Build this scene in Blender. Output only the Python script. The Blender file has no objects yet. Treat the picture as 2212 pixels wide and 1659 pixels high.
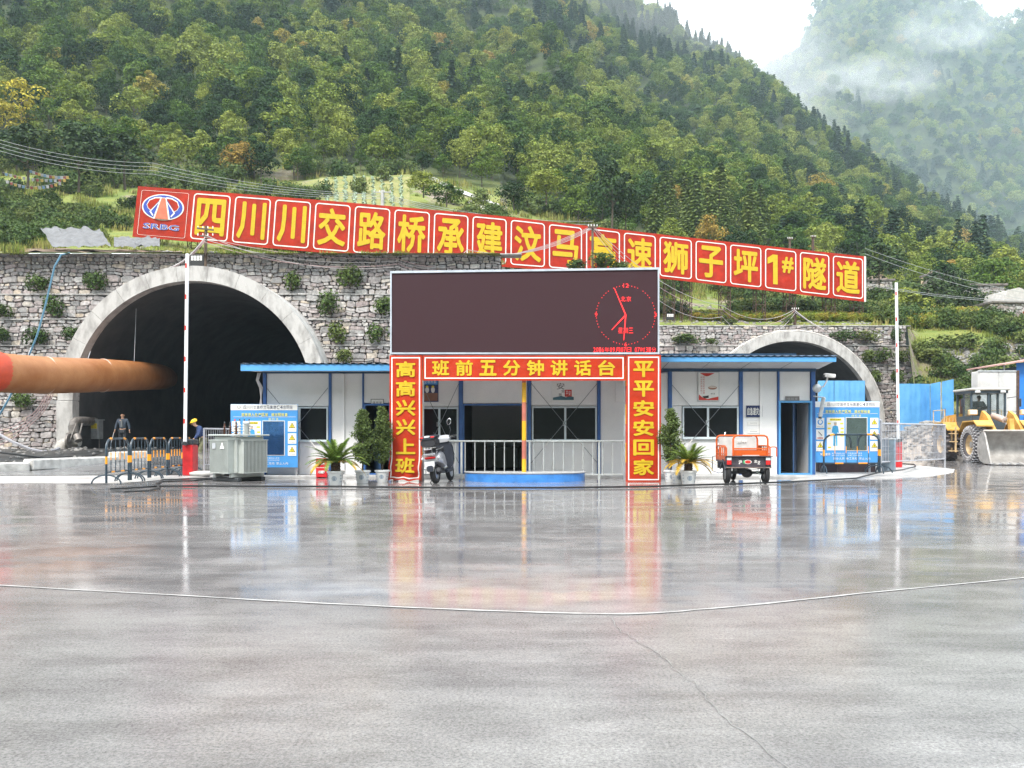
import bpy, bmesh, math, random
from mathutils import Vector, Matrix, Euler, noise
random.seed(7)
S = bpy.context.scene
COL = S.collection
# ---------------------------------------------------------------- camera
F, HZ, CX, H = 1789.0, 940.0, 1106.0, 1.13          # focal length, horizon and centre in a 2212 px wide picture; eye height in m
cam = bpy.data.objects.new('camera', bpy.data.cameras.new('camera')); COL.objects.link(cam)
cam.location = (0, 0, H); cam.rotation_euler = (math.radians(90), 0, 0)
cam.data.sensor_width = 36; cam.data.lens = 36*F/2212.0
cam.data.shift_y = (HZ-829.5)/2212.0
cam.data.clip_start = .1; cam.data.clip_end = 5000
S.camera = cam
# ---------------------------------------------------------------- sky and sun (bright overcast)
SUN_EL, SUN_ROT = math.radians(55), math.radians(200)
W = bpy.data.worlds.new('World'); S.world = W; W.use_nodes = True
nt = W.node_tree; nt.nodes.clear()
wo = nt.nodes.new('ShaderNodeOutputWorld'); bg = nt.nodes.new('ShaderNodeBackground')
sky = nt.nodes.new('ShaderNodeTexSky'); sky.sky_type = 'NISHITA'; sky.sun_disc = False
sky.sun_elevation = SUN_EL; sky.sun_rotation = SUN_ROT
tc = nt.nodes.new('ShaderNodeTexCoord'); nz = nt.nodes.new('ShaderNodeTexNoise')
nz.inputs['Scale'].default_value = 2.2; nz.inputs['Detail'].default_value = 5
mp = nt.nodes.new('ShaderNodeMapping'); mp.inputs['Scale'].default_value = (1, 1, 2.5)
cr = nt.nodes.new('ShaderNodeValToRGB')            # cloud deck: thinner and thicker cloud
cr.color_ramp.elements[0].position = .3; cr.color_ramp.elements[0].color = (8.0, 8.2, 8.5, 1)
cr.color_ramp.elements[1].position = .7; cr.color_ramp.elements[1].color = (10.4, 10.3, 10.2, 1)
mx = nt.nodes.new('ShaderNodeMix'); mx.data_type = 'RGBA'; mx.inputs[0].default_value = .93
L = nt.links.new
L(tc.outputs['Generated'], mp.inputs[0]); L(mp.outputs[0], nz.inputs['Vector']); L(nz.outputs['Fac'], cr.inputs[0])
L(sky.outputs[0], mx.inputs[6]); L(cr.outputs[0], mx.inputs[7]); L(mx.outputs[2], bg.inputs[0])
bg.inputs[1].default_value = .072
L(bg.outputs[0], wo.inputs[0])
sun = bpy.data.objects.new('sun', bpy.data.lights.new('sun', 'SUN')); COL.objects.link(sun)
sun.data.energy = 1.5; sun.data.angle = math.radians(12); sun.data.color = (1, .94, .85)
sun.rotation_euler = (math.radians(38), 0, math.radians(-25))
S.view_settings.view_transform = 'Standard'; S.view_settings.look = 'None'
S.view_settings.gamma = 1; S.view_settings.exposure = 2.0; S.view_settings.use_curve_mapping = False
S.cycles.max_bounces = 6; S.cycles.diffuse_bounces = 3; S.cycles.glossy_bounces = 3; S.cycles.transmission_bounces = 4
S.cycles.volume_bounces = 1; S.cycles.transparent_max_bounces = 8
S.cycles.use_denoising = True; S.cycles.denoising_prefilter = 'NONE'; S.cycles.denoising_input_passes = 'RGB_ALBEDO_NORMAL'; S.cycles.caustics_reflective = False; S.cycles.caustics_refractive = False

# ---------------------------------------------------------------- helpers
def at(u, v, D):                                    # a point of the place from its bearing, elevation and distance
    return Vector(((u-CX)*D/F, D, H+(HZ-v)*D/F))
def XX(u, D): return (u-CX)*D/F
def ZZ(v, D): return H+(HZ-v)*D/F
def lerp(a, b, t): return a+(b-a)*t
def itp(x, pts):
    if x <= pts[0][0]: return pts[0][1]
    for (a, b), (c, d) in zip(pts, pts[1:]):
        if x <= c: return b+(d-b)*(x-a)/(c-a)
    return pts[-1][1]
MATS = {}
def M(name, col, rough=.6, metal=0, var=.12, scale=4, bump=0, bscale=30, col2=None, lo=.35, hi=.65, spec=.5, emis=None, estr=1, stretch=None, coat=0, rnd=0, trans=0):
    if name in MATS: return MATS[name]
    m = bpy.data.materials.new(name); m.use_nodes = True; MATS[name] = m
    n = m.node_tree; p = n.nodes['Principled BSDF']; l = n.links.new
    p.inputs['Roughness'].default_value = rough; p.inputs['Metallic'].default_value = metal
    p.inputs['Specular IOR Level'].default_value = spec; p.inputs['Coat Weight'].default_value = coat
    t = n.nodes.new('ShaderNodeTexCoord'); src = t.outputs['Object']
    if stretch:
        mp = n.nodes.new('ShaderNodeMapping'); mp.inputs['Scale'].default_value = stretch; l(src, mp.inputs[0]); src = mp.outputs[0]
    nz = n.nodes.new('ShaderNodeTexNoise'); nz.inputs['Scale'].default_value = scale; nz.inputs['Detail'].default_value = 6
    nz.inputs['Roughness'].default_value = .6; l(src, nz.inputs['Vector'])
    r = n.nodes.new('ShaderNodeValToRGB'); e = r.color_ramp.elements
    c2 = col2 or [min(1, c*(1+var)) for c in col]; c1 = col if col2 else [c*(1-var) for c in col]
    e[0].position = lo; e[0].color = (*c1, 1); e[1].position = hi; e[1].color = (*c2, 1)
    l(nz.outputs['Fac'], r.inputs[0]); out = r.outputs[0]
    if rnd:
        oi = n.nodes.new('ShaderNodeObjectInfo'); hs = n.nodes.new('ShaderNodeHueSaturation')
        ma = n.nodes.new('ShaderNodeMapRange'); ma.inputs[3].default_value = 1-rnd; ma.inputs[4].default_value = 1+rnd
        l(oi.outputs['Random'], ma.inputs[0]); l(ma.outputs[0], hs.inputs['Value']); l(out, hs.inputs['Color']); out = hs.outputs[0]
    l(out, p.inputs['Base Color'])
    if bump:
        b = n.nodes.new('ShaderNodeBump'); b.inputs['Strength'].default_value = min(1, bump); b.inputs['Distance'].default_value = .02*max(1, bump)
        n2 = n.nodes.new('ShaderNodeTexNoise'); n2.inputs['Scale'].default_value = bscale; n2.inputs['Detail'].default_value = 5
        l(src, n2.inputs['Vector']); l(n2.outputs['Fac'], b.inputs['Height']); l(b.outputs[0], p.inputs['Normal'])
    if emis:
        p.inputs['Emission Color'].default_value = (*emis, 1); p.inputs['Emission Strength'].default_value = estr
    if trans: p.inputs['Transmission Weight'].default_value = trans
    return m
class MB:
    def __init__(s): s.v = []; s.f = []; s.m = []
    def add(s, vs, fs, k=0):
        o = len(s.v); s.v += [tuple(x) for x in vs]
        for f in fs: s.f.append(tuple(i+o for i in f)); s.m.append(k)
        return s
    def xf(s, mat, start=0):
        for i in range(start, len(s.v)): s.v[i] = tuple(mat @ Vector(s.v[i]))
        return s
    def box(s, c, d, k=0, rz=0, b=0, rot=None):
        x, y, z = d[0]/2, d[1]/2, d[2]/2
        R = rot if rot is not None else Matrix.Rotation(rz, 3, 'Z')
        b = min(b, x*.9, y*.9, z*.9)
        if b <= 0:
            vs = [Vector((sx*x, sy*y, sz*z)) for sz in (-1, 1) for sy in (-1, 1) for sx in (-1, 1)]
            fs = [(0, 2, 3, 1), (4, 5, 7, 6), (0, 1, 5, 4), (2, 6, 7, 3), (0, 4, 6, 2), (1, 3, 7, 5)]
        else:
            vs = []; idx = {}
            for sx in (-1, 1):
                for sy in (-1, 1):
                    for sz in (-1, 1):
                        for a in range(3):
                            q = [x-b, y-b, z-b]; q[a] = (x, y, z)[a]
                            idx[sx, sy, sz, a] = len(vs); vs.append(Vector((sx*q[0], sy*q[1], sz*q[2])))
            fs = []
            for a in range(3):
                o1, o2 = [i for i in range(3) if i != a]
                for sg in (-1, 1):
                    q = []
                    for (p, r) in ((-1, -1), (1, -1), (1, 1), (-1, 1)):
                        t = [0, 0, 0]; t[a] = sg; t[o1] = p; t[o2] = r; q.append(idx[t[0], t[1], t[2], a])
                    flip = (sg < 0) ^ (a == 1)
                    fs.append(tuple(q[::-1] if flip else q))
                for p in (-1, 1):
                    for r in (-1, 1):
                        t0 = [0, 0, 0]; t1 = [0, 0, 0]; t0[a] = -1; t1[a] = 1
                        t0[o1] = t1[o1] = p; t0[o2] = t1[o2] = r
                        q = [idx[(*t0, o1)], idx[(*t1, o1)], idx[(*t1, o2)], idx[(*t0, o2)]]
                        flip = (p*r < 0) ^ (a == 1)
                        fs.append(tuple(q if flip else q[::-1]))
            for sx in (-1, 1):
                for sy in (-1, 1):
                    for sz in (-1, 1):
                        q = [idx[sx, sy, sz, 0], idx[sx, sy, sz, 1], idx[sx, sy, sz, 2]]
                        fs.append(tuple(q if sx*sy*sz > 0 else q[::-1]))
        c = Vector(c)
        return s.add([R @ v + c for v in vs], fs, k)
    def bb(s, x0, x1, y0, y1, z0, z1, k=0, b=0):
        return s.box(((x0+x1)/2, (y0+y1)/2, (z0+z1)/2), (abs(x1-x0), abs(y1-y0), abs(z1-z0)), k, b=b)
    def tube(s, pts, r, n=8, k=0, caps=True, closed=False):
        pts = [Vector(p) for p in pts]; N = len(pts)
        rr = r if isinstance(r, (list, tuple)) else [r]*N
        vs = []; up = None
        for i, p in enumerate(pts):
            if closed: t = pts[(i+1) % N]-pts[i-1]
            else: t = pts[min(i+1, N-1)]-pts[max(i-1, 0)]
            if t.length < 1e-9: t = Vector((0, 0, 1))
            t.normalize()
            if up is None: up = Vector((0, 0, 1)) if abs(t.z) < .9 else Vector((1, 0, 0))
            a = t.cross(up)
            if a.length < 1e-6: a = t.cross(Vector((0, 1, 0)))
            a.normalize(); b = a.cross(t); b.normalize(); up = b
            for j in range(n):
                w = 2*math.pi*(j+.5)/n
                vs.append(p+(a*math.cos(w)+b*math.sin(w))*rr[i])
        fs = []
        for i in range(N if closed else N-1):
            i2 = (i+1) % N
            for j in range(n):
                j2 = (j+1) % n; fs.append((i*n+j, i*n+j2, i2*n+j2, i2*n+j))
        if caps and not closed: fs.append(tuple(range(n))[::-1]); fs.append(tuple((N-1)*n+j for j in range(n)))
        return s.add(vs, fs, k)
    def lathe(s, prof, c=(0, 0, 0), n=16, k=0, axis='Z', rot=None, capt=True):
        vs = []; N = len(prof); c = Vector(c)
        for r, z in prof:
            for j in range(n):
                w = 2*math.pi*j/n; q = Vector((r*math.cos(w), r*math.sin(w), z))
                if axis == 'Y': q = Vector((q.x, -q.z, q.y)) if False else Vector((q.x, q.z, -q.y))
                if axis == 'X': q = Vector((q.z, q.y, -q.x))
                if rot is not None: q = rot @ q
                vs.append(q+c)
        fs = [(i*n+j, i*n+(j+1) % n, (i+1)*n+(j+1) % n, (i+1)*n+j) for i in range(N-1) for j in range(n)]
        if capt: fs.append(tuple(range(n))[::-1]); fs.append(tuple((N-1)*n+j for j in range(n)))
        return s.add(vs, fs, k)
    def prism(s, poly, y0, y1, k=0):                # polygon in XZ, extruded along Y (y0 nearer)
        n = len(poly)
        a = sum(poly[i][0]*poly[(i+1) % n][1]-poly[(i+1) % n][0]*poly[i][1] for i in range(n))
        if a < 0: poly = poly[::-1]
        vs = [(x, y0, z) for x, z in poly]+[(x, y1, z) for x, z in poly]
        fs = [tuple(range(n)), tuple(range(n, 2*n))[::-1]]+[((i+1) % n, i, i+n, (i+1) % n+n) for i in range(n)]
        return s.add(vs, fs, k)
    def ell(s, c, r, n=12, k=0, rot=None):
        vs = []; m = n//2+1; c = Vector(c)
        for i in range(1, m):
            a = math.pi*i/m
            for j in range(n):
                w = 2*math.pi*j/n; q = Vector((r[0]*math.sin(a)*math.cos(w), r[1]*math.sin(a)*math.sin(w), r[2]*math.cos(a)))
                vs.append((rot @ q if rot is not None else q)+c)
        for z in (1, -1):
            q = Vector((0, 0, z*r[2])); vs.append((rot @ q if rot is not None else q)+c)
        fs = [(i*n+j, (i+1)*n+j, (i+1)*n+(j+1) % n, i*n+(j+1) % n) for i in range(m-2) for j in range(n)]
        T = (m-1)*n
        fs += [(T, j, (j+1) % n) for j in range(n)]+[(T+1, (m-2)*n+(j+1) % n, (m-2)*n+j) for j in range(n)]
        return s.add(vs, fs, k)
    def mesh(s, name, mats, smooth=True, angle=35):
        me = bpy.data.meshes.new(name); me.from_pydata(s.v, [], s.f)
        if not isinstance(mats, (list, tuple)): mats = [mats]
        for m in mats: me.materials.append(m)
        if len(mats) > 1: me.polygons.foreach_set('material_index', s.m)
        if smooth:
            me.polygons.foreach_set('use_smooth', [True]*len(me.polygons)); me.update()
            me.set_sharp_from_angle(angle=math.radians(angle))
        me.update(); return me
    def build(s, name, mats, parent=None, smooth=True, angle=35, loc=None):
        if parent is not None and loc is None:
            # vertices are given in the thing's own frame
            pass
        return obj(name, s.mesh(name, mats, smooth, angle), parent, loc)
def obj(name, me, parent=None, loc=None):
    o = bpy.data.objects.new(name, me); COL.objects.link(o)
    if parent is not None: o.parent = parent
    if loc is not None: o.location = loc
    return o
def tag(o, label=None, cat=None, group=None, kind=None):
    if label: o['label'] = label
    if cat: o['category'] = cat
    if group: o['group'] = group
    if kind: o['kind'] = kind
    return o
def thing(name, label, cat, loc=(0, 0, 0), rz=0, group=None, rot=None):
    o = bpy.data.objects.new(name, None); COL.objects.link(o); o.location = loc
    o.rotation_euler = rot or (0, 0, rz); o.empty_display_size = .2
    return tag(o, label, cat, group)
def dup(root, loc=None, rz=None, label=None, name=None, scale=None):
    r = root.copy(); COL.objects.link(r)
    if loc is not None: r.location = loc
    if rz is not None: r.rotation_euler = (0, 0, rz)
    if scale is not None: r.scale = scale
    if label: r['label'] = label
    def rec(a, b):
        for ch in a.children:
            c = ch.copy(); COL.objects.link(c); c.parent = b; rec(ch, c)
    rec(root, r); return r
# text as real lettering: each line or glyph is fitted to a box
def glyph(text, w, h, off=.02, ext=.004, fit=True):
    c = bpy.data.curves.new('txt', 'FONT'); c.body = text; c.size = 1; c.resolution_u = 2
    o = bpy.data.objects.new('txt', c); COL.objects.link(o)
    bpy.context.view_layer.update()
    me = bpy.data.meshes.new_from_object(o.evaluated_get(bpy.context.evaluated_depsgraph_get()))
    vs = [v.co.copy() for v in me.vertices]; fs = [tuple(p.vertices) for p in me.polygons]
    bpy.data.objects.remove(o); bpy.data.curves.remove(c); bpy.data.meshes.remove(me)
    if not vs: return [], []
    # bold: the strokes are thickened by overlaid copies, each a hair proud of the last
    b = off*.72; sh = [(0, 0)]
    if off > .025: sh += [(b, 0), (-b, 0), (0, b), (0, -b), (b*.7, b*.7), (-b*.7, b*.7), (b*.7, -b*.7), (-b*.7, -b*.7)]
    x0, x1 = min(v.x for v in vs)-b, max(v.x for v in vs)+b; y0, y1 = min(v.y for v in vs)-b, max(v.y for v in vs)+b
    sx = w/max(1e-6, x1-x0); sy = h/max(1e-6, y1-y0); V = []; FF = []
    for k, (dx, dy) in enumerate(sh):
        o_ = len(V); V += [((v.x+dx)*sx-(x0+x1)/2*sx, -k*.0012, (v.y+dy)*sy-(y0+y1)/2*sy) for v in vs]; FF += [tuple(i+o_ for i in f) for f in fs]
    return V, FF
GC = {}
def text(mb, s, x, y, z, w, h, k=0, off=.02, T=None):   # lettering in the XZ plane facing -Y, centred on (x, z), y = its plane
    key = (s, off)
    if key not in GC: GC[key] = glyph(s, 1, 1, off)
    vs, fs = GC[key]
    q = [Vector((x+a*w, y+b, z+c*h)) for a, b, c in vs]
    if T: q = [T(p) for p in q]
    mb.add(q, fs, k); return mb
def line(mb, s, x, y, z, w, h, k=0, off=.02, gap=.15):   # characters spread evenly over the width w
    n = len(s); cw = w/n
    for i, ch in enumerate(s):
        if ch == ' ': continue
        hh = h
        text(mb, ch, x-w/2+cw*(i+.5), y, z, cw*(1-gap), hh, k, off)
    return mb
# ================================================================ TERRAIN
def prof(u):
    P = [(-420, [(39.9, 9.9), (56, 14.6), (80, 25), (100, 34)]),
         (300, [(39.9, 9.9), (56, 14.0), (80, 23), (100, 33)]),
         (620, [(39.9, 9.9), (56, 12.6), (75, 20.5), (100, 32.2)]),
         (760, [(39.9, 9.9), (56, 12.0), (75, 21), (95, 31), (100, 31.5)]),
         (900, [(39.9, 9.9), (56, 11.5), (75, 20.5), (95, 31.0), (100, 31.8)]),
         (1082, [(39.9, 9.9), (56, 11.0), (75, 20), (100, 30.5)]),
         (1092, [(58.6, 8.9), (62, 10), (75, 18.5), (100, 29)]),
         (1430, [(58.6, 8.9), (62, 9.7), (75, 13.5), (100, 23.6)]),
         (1870, [(58.6, 8.9), (62, 9.6), (75, 12.6), (100, 18.5)]),
         (1958, [(58.6, 8.8), (62, 9.4), (75, 12.3), (100, 18)]),
         (1974, [(46, -.2), (50, 2.0), (58, 7.6), (64, 9.4), (75, 12.2), (100, 18)]),
         (2212, [(44, -.2), (50, 2.6), (58, 8.2), (66, 10), (80, 12.8), (100, 17)]),
         (2700, [(44, -.2), (50, 2.6), (58, 8.2), (66, 10), (80, 12.8), (100, 17)])]
    if u <= P[0][0]: return P[0][1][0][0], (lambda D: itp(D, P[0][1]))
    for (a, p), (b, q) in zip(P, P[1:]):
        if u <= b:
            t = (u-a)/(b-a)
            return lerp(p[0][0], q[0][0], t), (lambda D: lerp(itp(D, p), itp(D, q), t))
    return P[-1][1][0][0], (lambda D: itp(D, P[-1][1]))
C1 = [(-420, -520), (0, -420), (400, -260), (700, -100), (900, 20), (1010, 105), (1106, 135), (1220, 160), (1320, 212), (1385, 262), (1476, 298), (1560, 325), (1700, 405), (1800, 445), (1900, 505), (2000, 560), (2212, 640), (2700, 780)]
D1 = [(-420, 290), (700, 290), (1000, 265), (1320, 235), (1560, 215), (1900, 175), (2212, 150), (2700, 135)]
C2 = [(-420, -700), (700, -330), (1000, -190), (1200, -90), (1340, 8), (1400, 45), (1440, 58), (1490, 112), (1560, 132), (1650, 192), (1700, 232), (1790, 305), (1850, 340), (1950, 420), (2000, 460), (2100, 525), (2212, 585), (2700, 740)]
D2 = [(-420, 640), (1300, 600), (1700, 530), (2212, 420), (2700, 380)]
C3 = [(-420, -300), (1200, 360), (1500, 340), (1600, 238), (1700, 128), (1765, 10), (1820, -50), (1950, -60), (2050, -20), (2090, 8), (2130, 22), (2170, 36), (2212, 26), (2400, -60), (2700, -120)]
def far_z(u, D):
    _, p = prof(u); z100 = p(100)
    d1, d2, d3 = itp(u, D1), itp(u, D2), 1250
    z1, z2, z3 = ZZ(itp(u, C1), d1), ZZ(itp(u, C2), d2), ZZ(itp(u, C3), d3)
    t = (D-100)/(d1-100)
    a = lerp(z100, z1, .8*t+.2*t*t) if t < 1 else z1-.75*(D-d1)
    f2 = d1+12; g2 = ZZ(itp(u, C1)+75, f2)
    t = (D-f2)/(d2-f2)
    b = -99 if t < 0 else (lerp(g2, z2, t**.95) if t < 1 else z2-.7*(D-d2))
    f3 = 700; g3 = ZZ(itp(u, C2)+150, f3)
    t = (D-f3)/(d3-f3)
    c = -99 if t < 0 else (lerp(g3, z3, t) if t < 1 else z3-.7*(D-d3))
    return max(a, b, c, 15)
def terrain_z(x, D):
    u = CX+x*F/D
    ds, p = prof(u)
    z = p(D) if D <= 100 else far_z(u, D)
    k = max(0, min(1, (D-ds-1)/15))
    z += k*.5*noise.noise(Vector((x*.12, D*.12, 0)))
    k2 = max(0, min(1, (D-96)/70))
    if k2 > 0:
        A = 1.5+D*.016
        q = Vector((x, D, 0))
        z += k2*A*(noise.noise(q*.021)+.5*noise.noise(q*.05))
        g = 1-abs(noise.noise(Vector((x*.013+3, D*.004, 2.5))))*2
        z += k2*A*1.3*(g-.6)
    return z
us = [-420+12*i for i in range(126)]+[1083.5, 1090.5]+[1096+12*i for i in range(73)]+[1956, 1958, 1966]+[1992+12*i for i in range(55)]
us = sorted(set(us))
ts = [i/36 for i in range(37)]
rows = []
for u in us:
    ds = prof(u)[0]; c = []
    for t in ts:
        D = ds+(100-ds)*t**1.2; c.append((XX(u, D), D))
    D = 100
    while D < 1520:
        D *= 1.024; c.append((XX(u, D), D))
    rows.append(c)
nD = len(rows[0]); mb = MB()
vs = [(x, D, terrain_z(x, D)) for c in rows for x, D in c]
mb.add(vs, [(i*nD+j, (i+1)*nD+j, (i+1)*nD+j+1, i*nD+j+1) for i in range(len(us)-1) for j in range(nD-1)])
hm = bpy.data.materials.new('hillside'); hm.use_nodes = True
n = hm.node_tree; l = n.links.new; p = n.nodes['Principled BSDF']; p.inputs['Roughness'].default_value = .95
g = n.nodes.new('ShaderNodeNewGeometry')
def nzn(sc, det=8):
    z = n.nodes.new('ShaderNodeTexNoise'); z.inputs['Scale'].default_value = sc; z.inputs['Detail'].default_value = det
    z.inputs['Roughness'].default_value = .65; l(g.outputs['Position'], z.inputs['Vector']); return z.outputs['Fac']
def ramp(f, a, b, c1, c2):
    r = n.nodes.new('ShaderNodeValToRGB'); r.color_ramp.elements[0].position = a; r.color_ramp.elements[1].position = b
    r.color_ramp.elements[0].color = (*c1, 1); r.color_ramp.elements[1].color = (*c2, 1); l(f, r.inputs[0]); return r.outputs[0]
gr = ramp(nzn(.35), .35, .65, (.11, .17, .025), (.24, .25, .055))
so = ramp(nzn(1.3), .35, .65, (.16, .12, .085), (.30, .26, .21))
mm = n.nodes.new('ShaderNodeMix'); mm.data_type = 'RGBA'
l(ramp(nzn(.11), .55, .62, (0, 0, 0), (1, 1, 1)), mm.inputs[0]); l(gr, mm.inputs[6]); l(so, mm.inputs[7])
# the forest floor further up is dark litter and undergrowth
sx = n.nodes.new('ShaderNodeSeparateXYZ'); l(g.outputs['Position'], sx.inputs[0])
mr = n.nodes.new('ShaderNodeMapRange'); mr.inputs[1].default_value = 95; mr.inputs[2].default_value = 112; l(sx.outputs['Y'], mr.inputs[0])
sn = n.nodes.new('ShaderNodeSeparateXYZ'); l(g.outputs['True Normal'], sn.inputs[0])
ms_ = n.nodes.new('ShaderNodeMapRange'); ms_.inputs[1].default_value = .90; ms_.inputs[2].default_value = .80; l(sn.outputs['Z'], ms_.inputs[0])
mq = n.nodes.new('ShaderNodeMath'); mq.operation = 'MULTIPLY'; l(ms_.outputs[0], mq.inputs[0]); l(ramp(nzn(.5), .42, .52, (0, 0, 0), (1, 1, 1)), mq.inputs[1])
ml = n.nodes.new('ShaderNodeMix'); ml.data_type = 'RGBA'; l(mq.outputs[0], ml.inputs[0]); l(mm.outputs[2], ml.inputs[6]); l(so, ml.inputs[7])
m2 = n.nodes.new('ShaderNodeMix'); m2.data_type = 'RGBA'; l(mr.outputs[0], m2.inputs[0]); l(ml.outputs[2], m2.inputs[6])
l(ramp(nzn(.2), .4, .6, (.022, .032, .012), (.05, .07, .02)), m2.inputs[7]); l(m2.outputs[2], p.inputs['Base Color'])
b = n.nodes.new('ShaderNodeBump'); b.inputs['Distance'].default_value = .25; b.inputs['Strength'].default_value = .9
l(nzn(2.5), b.inputs['Height']); l(b.outputs[0], p.inputs['Normal'])
hill = mb.build('hillside', hm); tag(hill, 'steep mountainside rising behind the tunnels', kind='structure')

# ================================================================ TREES
def leafmat(name, cols, tr=.25, mixlo=.3):
    m = bpy.data.materials.new(name); m.use_nodes = True; n = m.node_tree; l = n.links.new; p = n.nodes['Principled BSDF']
    oi = n.nodes.new('ShaderNodeObjectInfo'); r = n.nodes.new('ShaderNodeValToRGB')
    el = r.color_ramp.elements
    while len(el) < len(cols): el.new(.5)
    for i, (pos, c) in enumerate(cols): el[i].position = pos; el[i].color = (*c, 1)
    l(oi.outputs['Random'], r.inputs[0])
    t = n.nodes.new('ShaderNodeNewGeometry'); hs = n.nodes.new('ShaderNodeHueSaturation')
    mr = n.nodes.new('ShaderNodeMapRange'); mr.inputs[3].default_value = .5; mr.inputs[4].default_value = 1.5
    l(t.outputs['Random Per Island'], mr.inputs[0]); l(mr.outputs[0], hs.inputs['Value']); l(r.outputs[0], hs.inputs['Color'])
    l(hs.outputs[0], p.inputs['Base Color']); p.inputs['Roughness'].default_value = .75; p.inputs['Specular IOR Level'].default_value = .25
    tl = n.nodes.new('ShaderNodeBsdfTranslucent'); l(hs.outputs[0], tl.inputs[0])
    ms = n.nodes.new('ShaderNodeMixShader'); ms.inputs[0].default_value = tr
    l(p.outputs[0], ms.inputs[1]); l(tl.outputs[0], ms.inputs[2]); l(ms.outputs[0], n.nodes['Material Output'].inputs[0])
    MATS[name] = m; return m
leaf_b = leafmat('broad_leaves', [(0, (.014, .040, .010)), (.25, (.035, .080, .014)), (.45, (.08, .145, .018)), (.65, (.15, .205, .026)), (.85, (.24, .28, .055)), (.97, (.25, .29, .05)), (1, (.34, .23, .05))])
leaf_c = leafmat('conifer_needles', [(0, (.022, .050, .030)), (.5, (.038, .075, .038)), (1, (.06, .10, .04))], .1)
leaf_y = leafmat('yellow_leaves', [(0, (.30, .26, .03)), (1, (.42, .36, .04))])
leaf_k = leafmat('larch_needles', [(0, (.11, .16, .04)), (1, (.16, .20, .05))], .2)
bark = M('bark', (.10, .08, .06), .9, var=.3, scale=6, bump=.5)
R = random.Random(11)
def card(mb, c, nrm, s, R=R, k=0, asp=1.0, quad=True):
    nrm = nrm.normalized(); a = nrm.orthogonal().normalized(); b = nrm.cross(a)
    w = R.random()*6.283; a, b = a*math.cos(w)+b*math.sin(w), b*math.cos(w)-a*math.sin(w)
    a = a*s*asp; b = b*s
    mb.add([c-a*.9-b*.2, c-b*.8+a*.2+nrm*s*.15, c+a-b*.1, c+b*.9+nrm*s*.1], [(0, 1, 2, 3)], k)
def rdir(R=R):
    z = R.uniform(-1, 1); w = R.random()*6.283; q = math.sqrt(1-z*z); return Vector((q*math.cos(w), q*math.sin(w), z))
def crown_broad(R, nl=11, nc=130, hgt=1.0, wid=.42, leaf=.026):
    mb = MB()
    for i in range(nl):
        t = (i+.5)/nl; a = i*2.4+R.random()
        zz = .34+.56*t+R.uniform(-.04, .04); rad = wid*(1-abs(t-.4)*1.0)*R.uniform(.45, .95)
        if i == nl-1: rad *= .2
        c = Vector((math.cos(a)*rad, math.sin(a)*rad, zz)); lr = R.uniform(.09, .24)*(1-.25*t)
        for j in range(nc):
            d = rdir(R)
            if d.z < -.35 and R.random() < .75: d.z = -d.z
            q = c+Vector((d.x*lr*1.15, d.y*lr*1.15, d.z*lr*.85))*R.uniform(.72, 1.05)
            card(mb, q, d+Vector((0, 0, .5))+rdir(R)*.55, leaf*R.uniform(.6, 1.3), R)
    return mb
def crown_conifer(R, n=15, wid=.2, leaf=.024):
    mb = MB()
    for i in range(n):
        t = i/n; z = .14+.84*t; r = wid*(1-t)**.85+.012; m = int(7+7*(1-t))
        for j in range(m):
            a = 6.283*j/m+R.random()*.5; rr = r*R.uniform(.75, 1.12)
            for s in range(5):
                q = (s+1)/5; c = Vector((math.cos(a)*rr*q, math.sin(a)*rr*q, z-.09*q*q*(1-t)+R.uniform(-.012, .012)))
                card(mb, c, Vector((math.cos(a)*.5, math.sin(a)*.5, 1))+rdir(R)*.5, leaf*R.uniform(.7, 1.3), R, asp=1.3)
    return mb
def trunk(R, h=.6, r=.018, limbs=6):
    mb = MB(); mb.tube([(0, 0, -.04), (.01, .005, h*.4), (.0, .01, h*.75), (.01, 0, h)], [r, r*.8, r*.55, r*.2], 6)
    for i in range(limbs):
        a = i*2.4; z = h*(.45+.5*i/limbs)
        mb.tube([(0, 0, z), (math.cos(a)*.1, math.sin(a)*.1, z+.07), (math.cos(a)*.22, math.sin(a)*.22, z+.13)], [r*.5, r*.3, r*.1], 5)
    return mb
VAR = []
for i in range(5):
    r_ = random.Random(30+i)
    VAR.append(('tree', crown_broad(r_, 12+i % 3*3, 115, wid=.38+.06*(i % 2)).mesh('crown', leaf_b, False), trunk(r_).mesh('trunk', bark)))
for i in range(3):
    r_ = random.Random(50+i)
    VAR.append(('conifer', crown_conifer(r_, wid=.17+.03*i).mesh('crown', leaf_c, False), trunk(r_, .9, .014, 0).mesh('trunk', bark)))
r_ = random.Random(61); VAR.append(('larch', crown_conifer(r_, 17, .22, .022).mesh('crown', leaf_k, False), trunk(r_, .9, .014, 0).mesh('trunk', bark)))
r_ = random.Random(62); VAR.append(('yellow', crown_broad(r_, 8, 90, leaf=.024).mesh('crown', leaf_y, False), trunk(r_).mesh('trunk', bark)))
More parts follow.
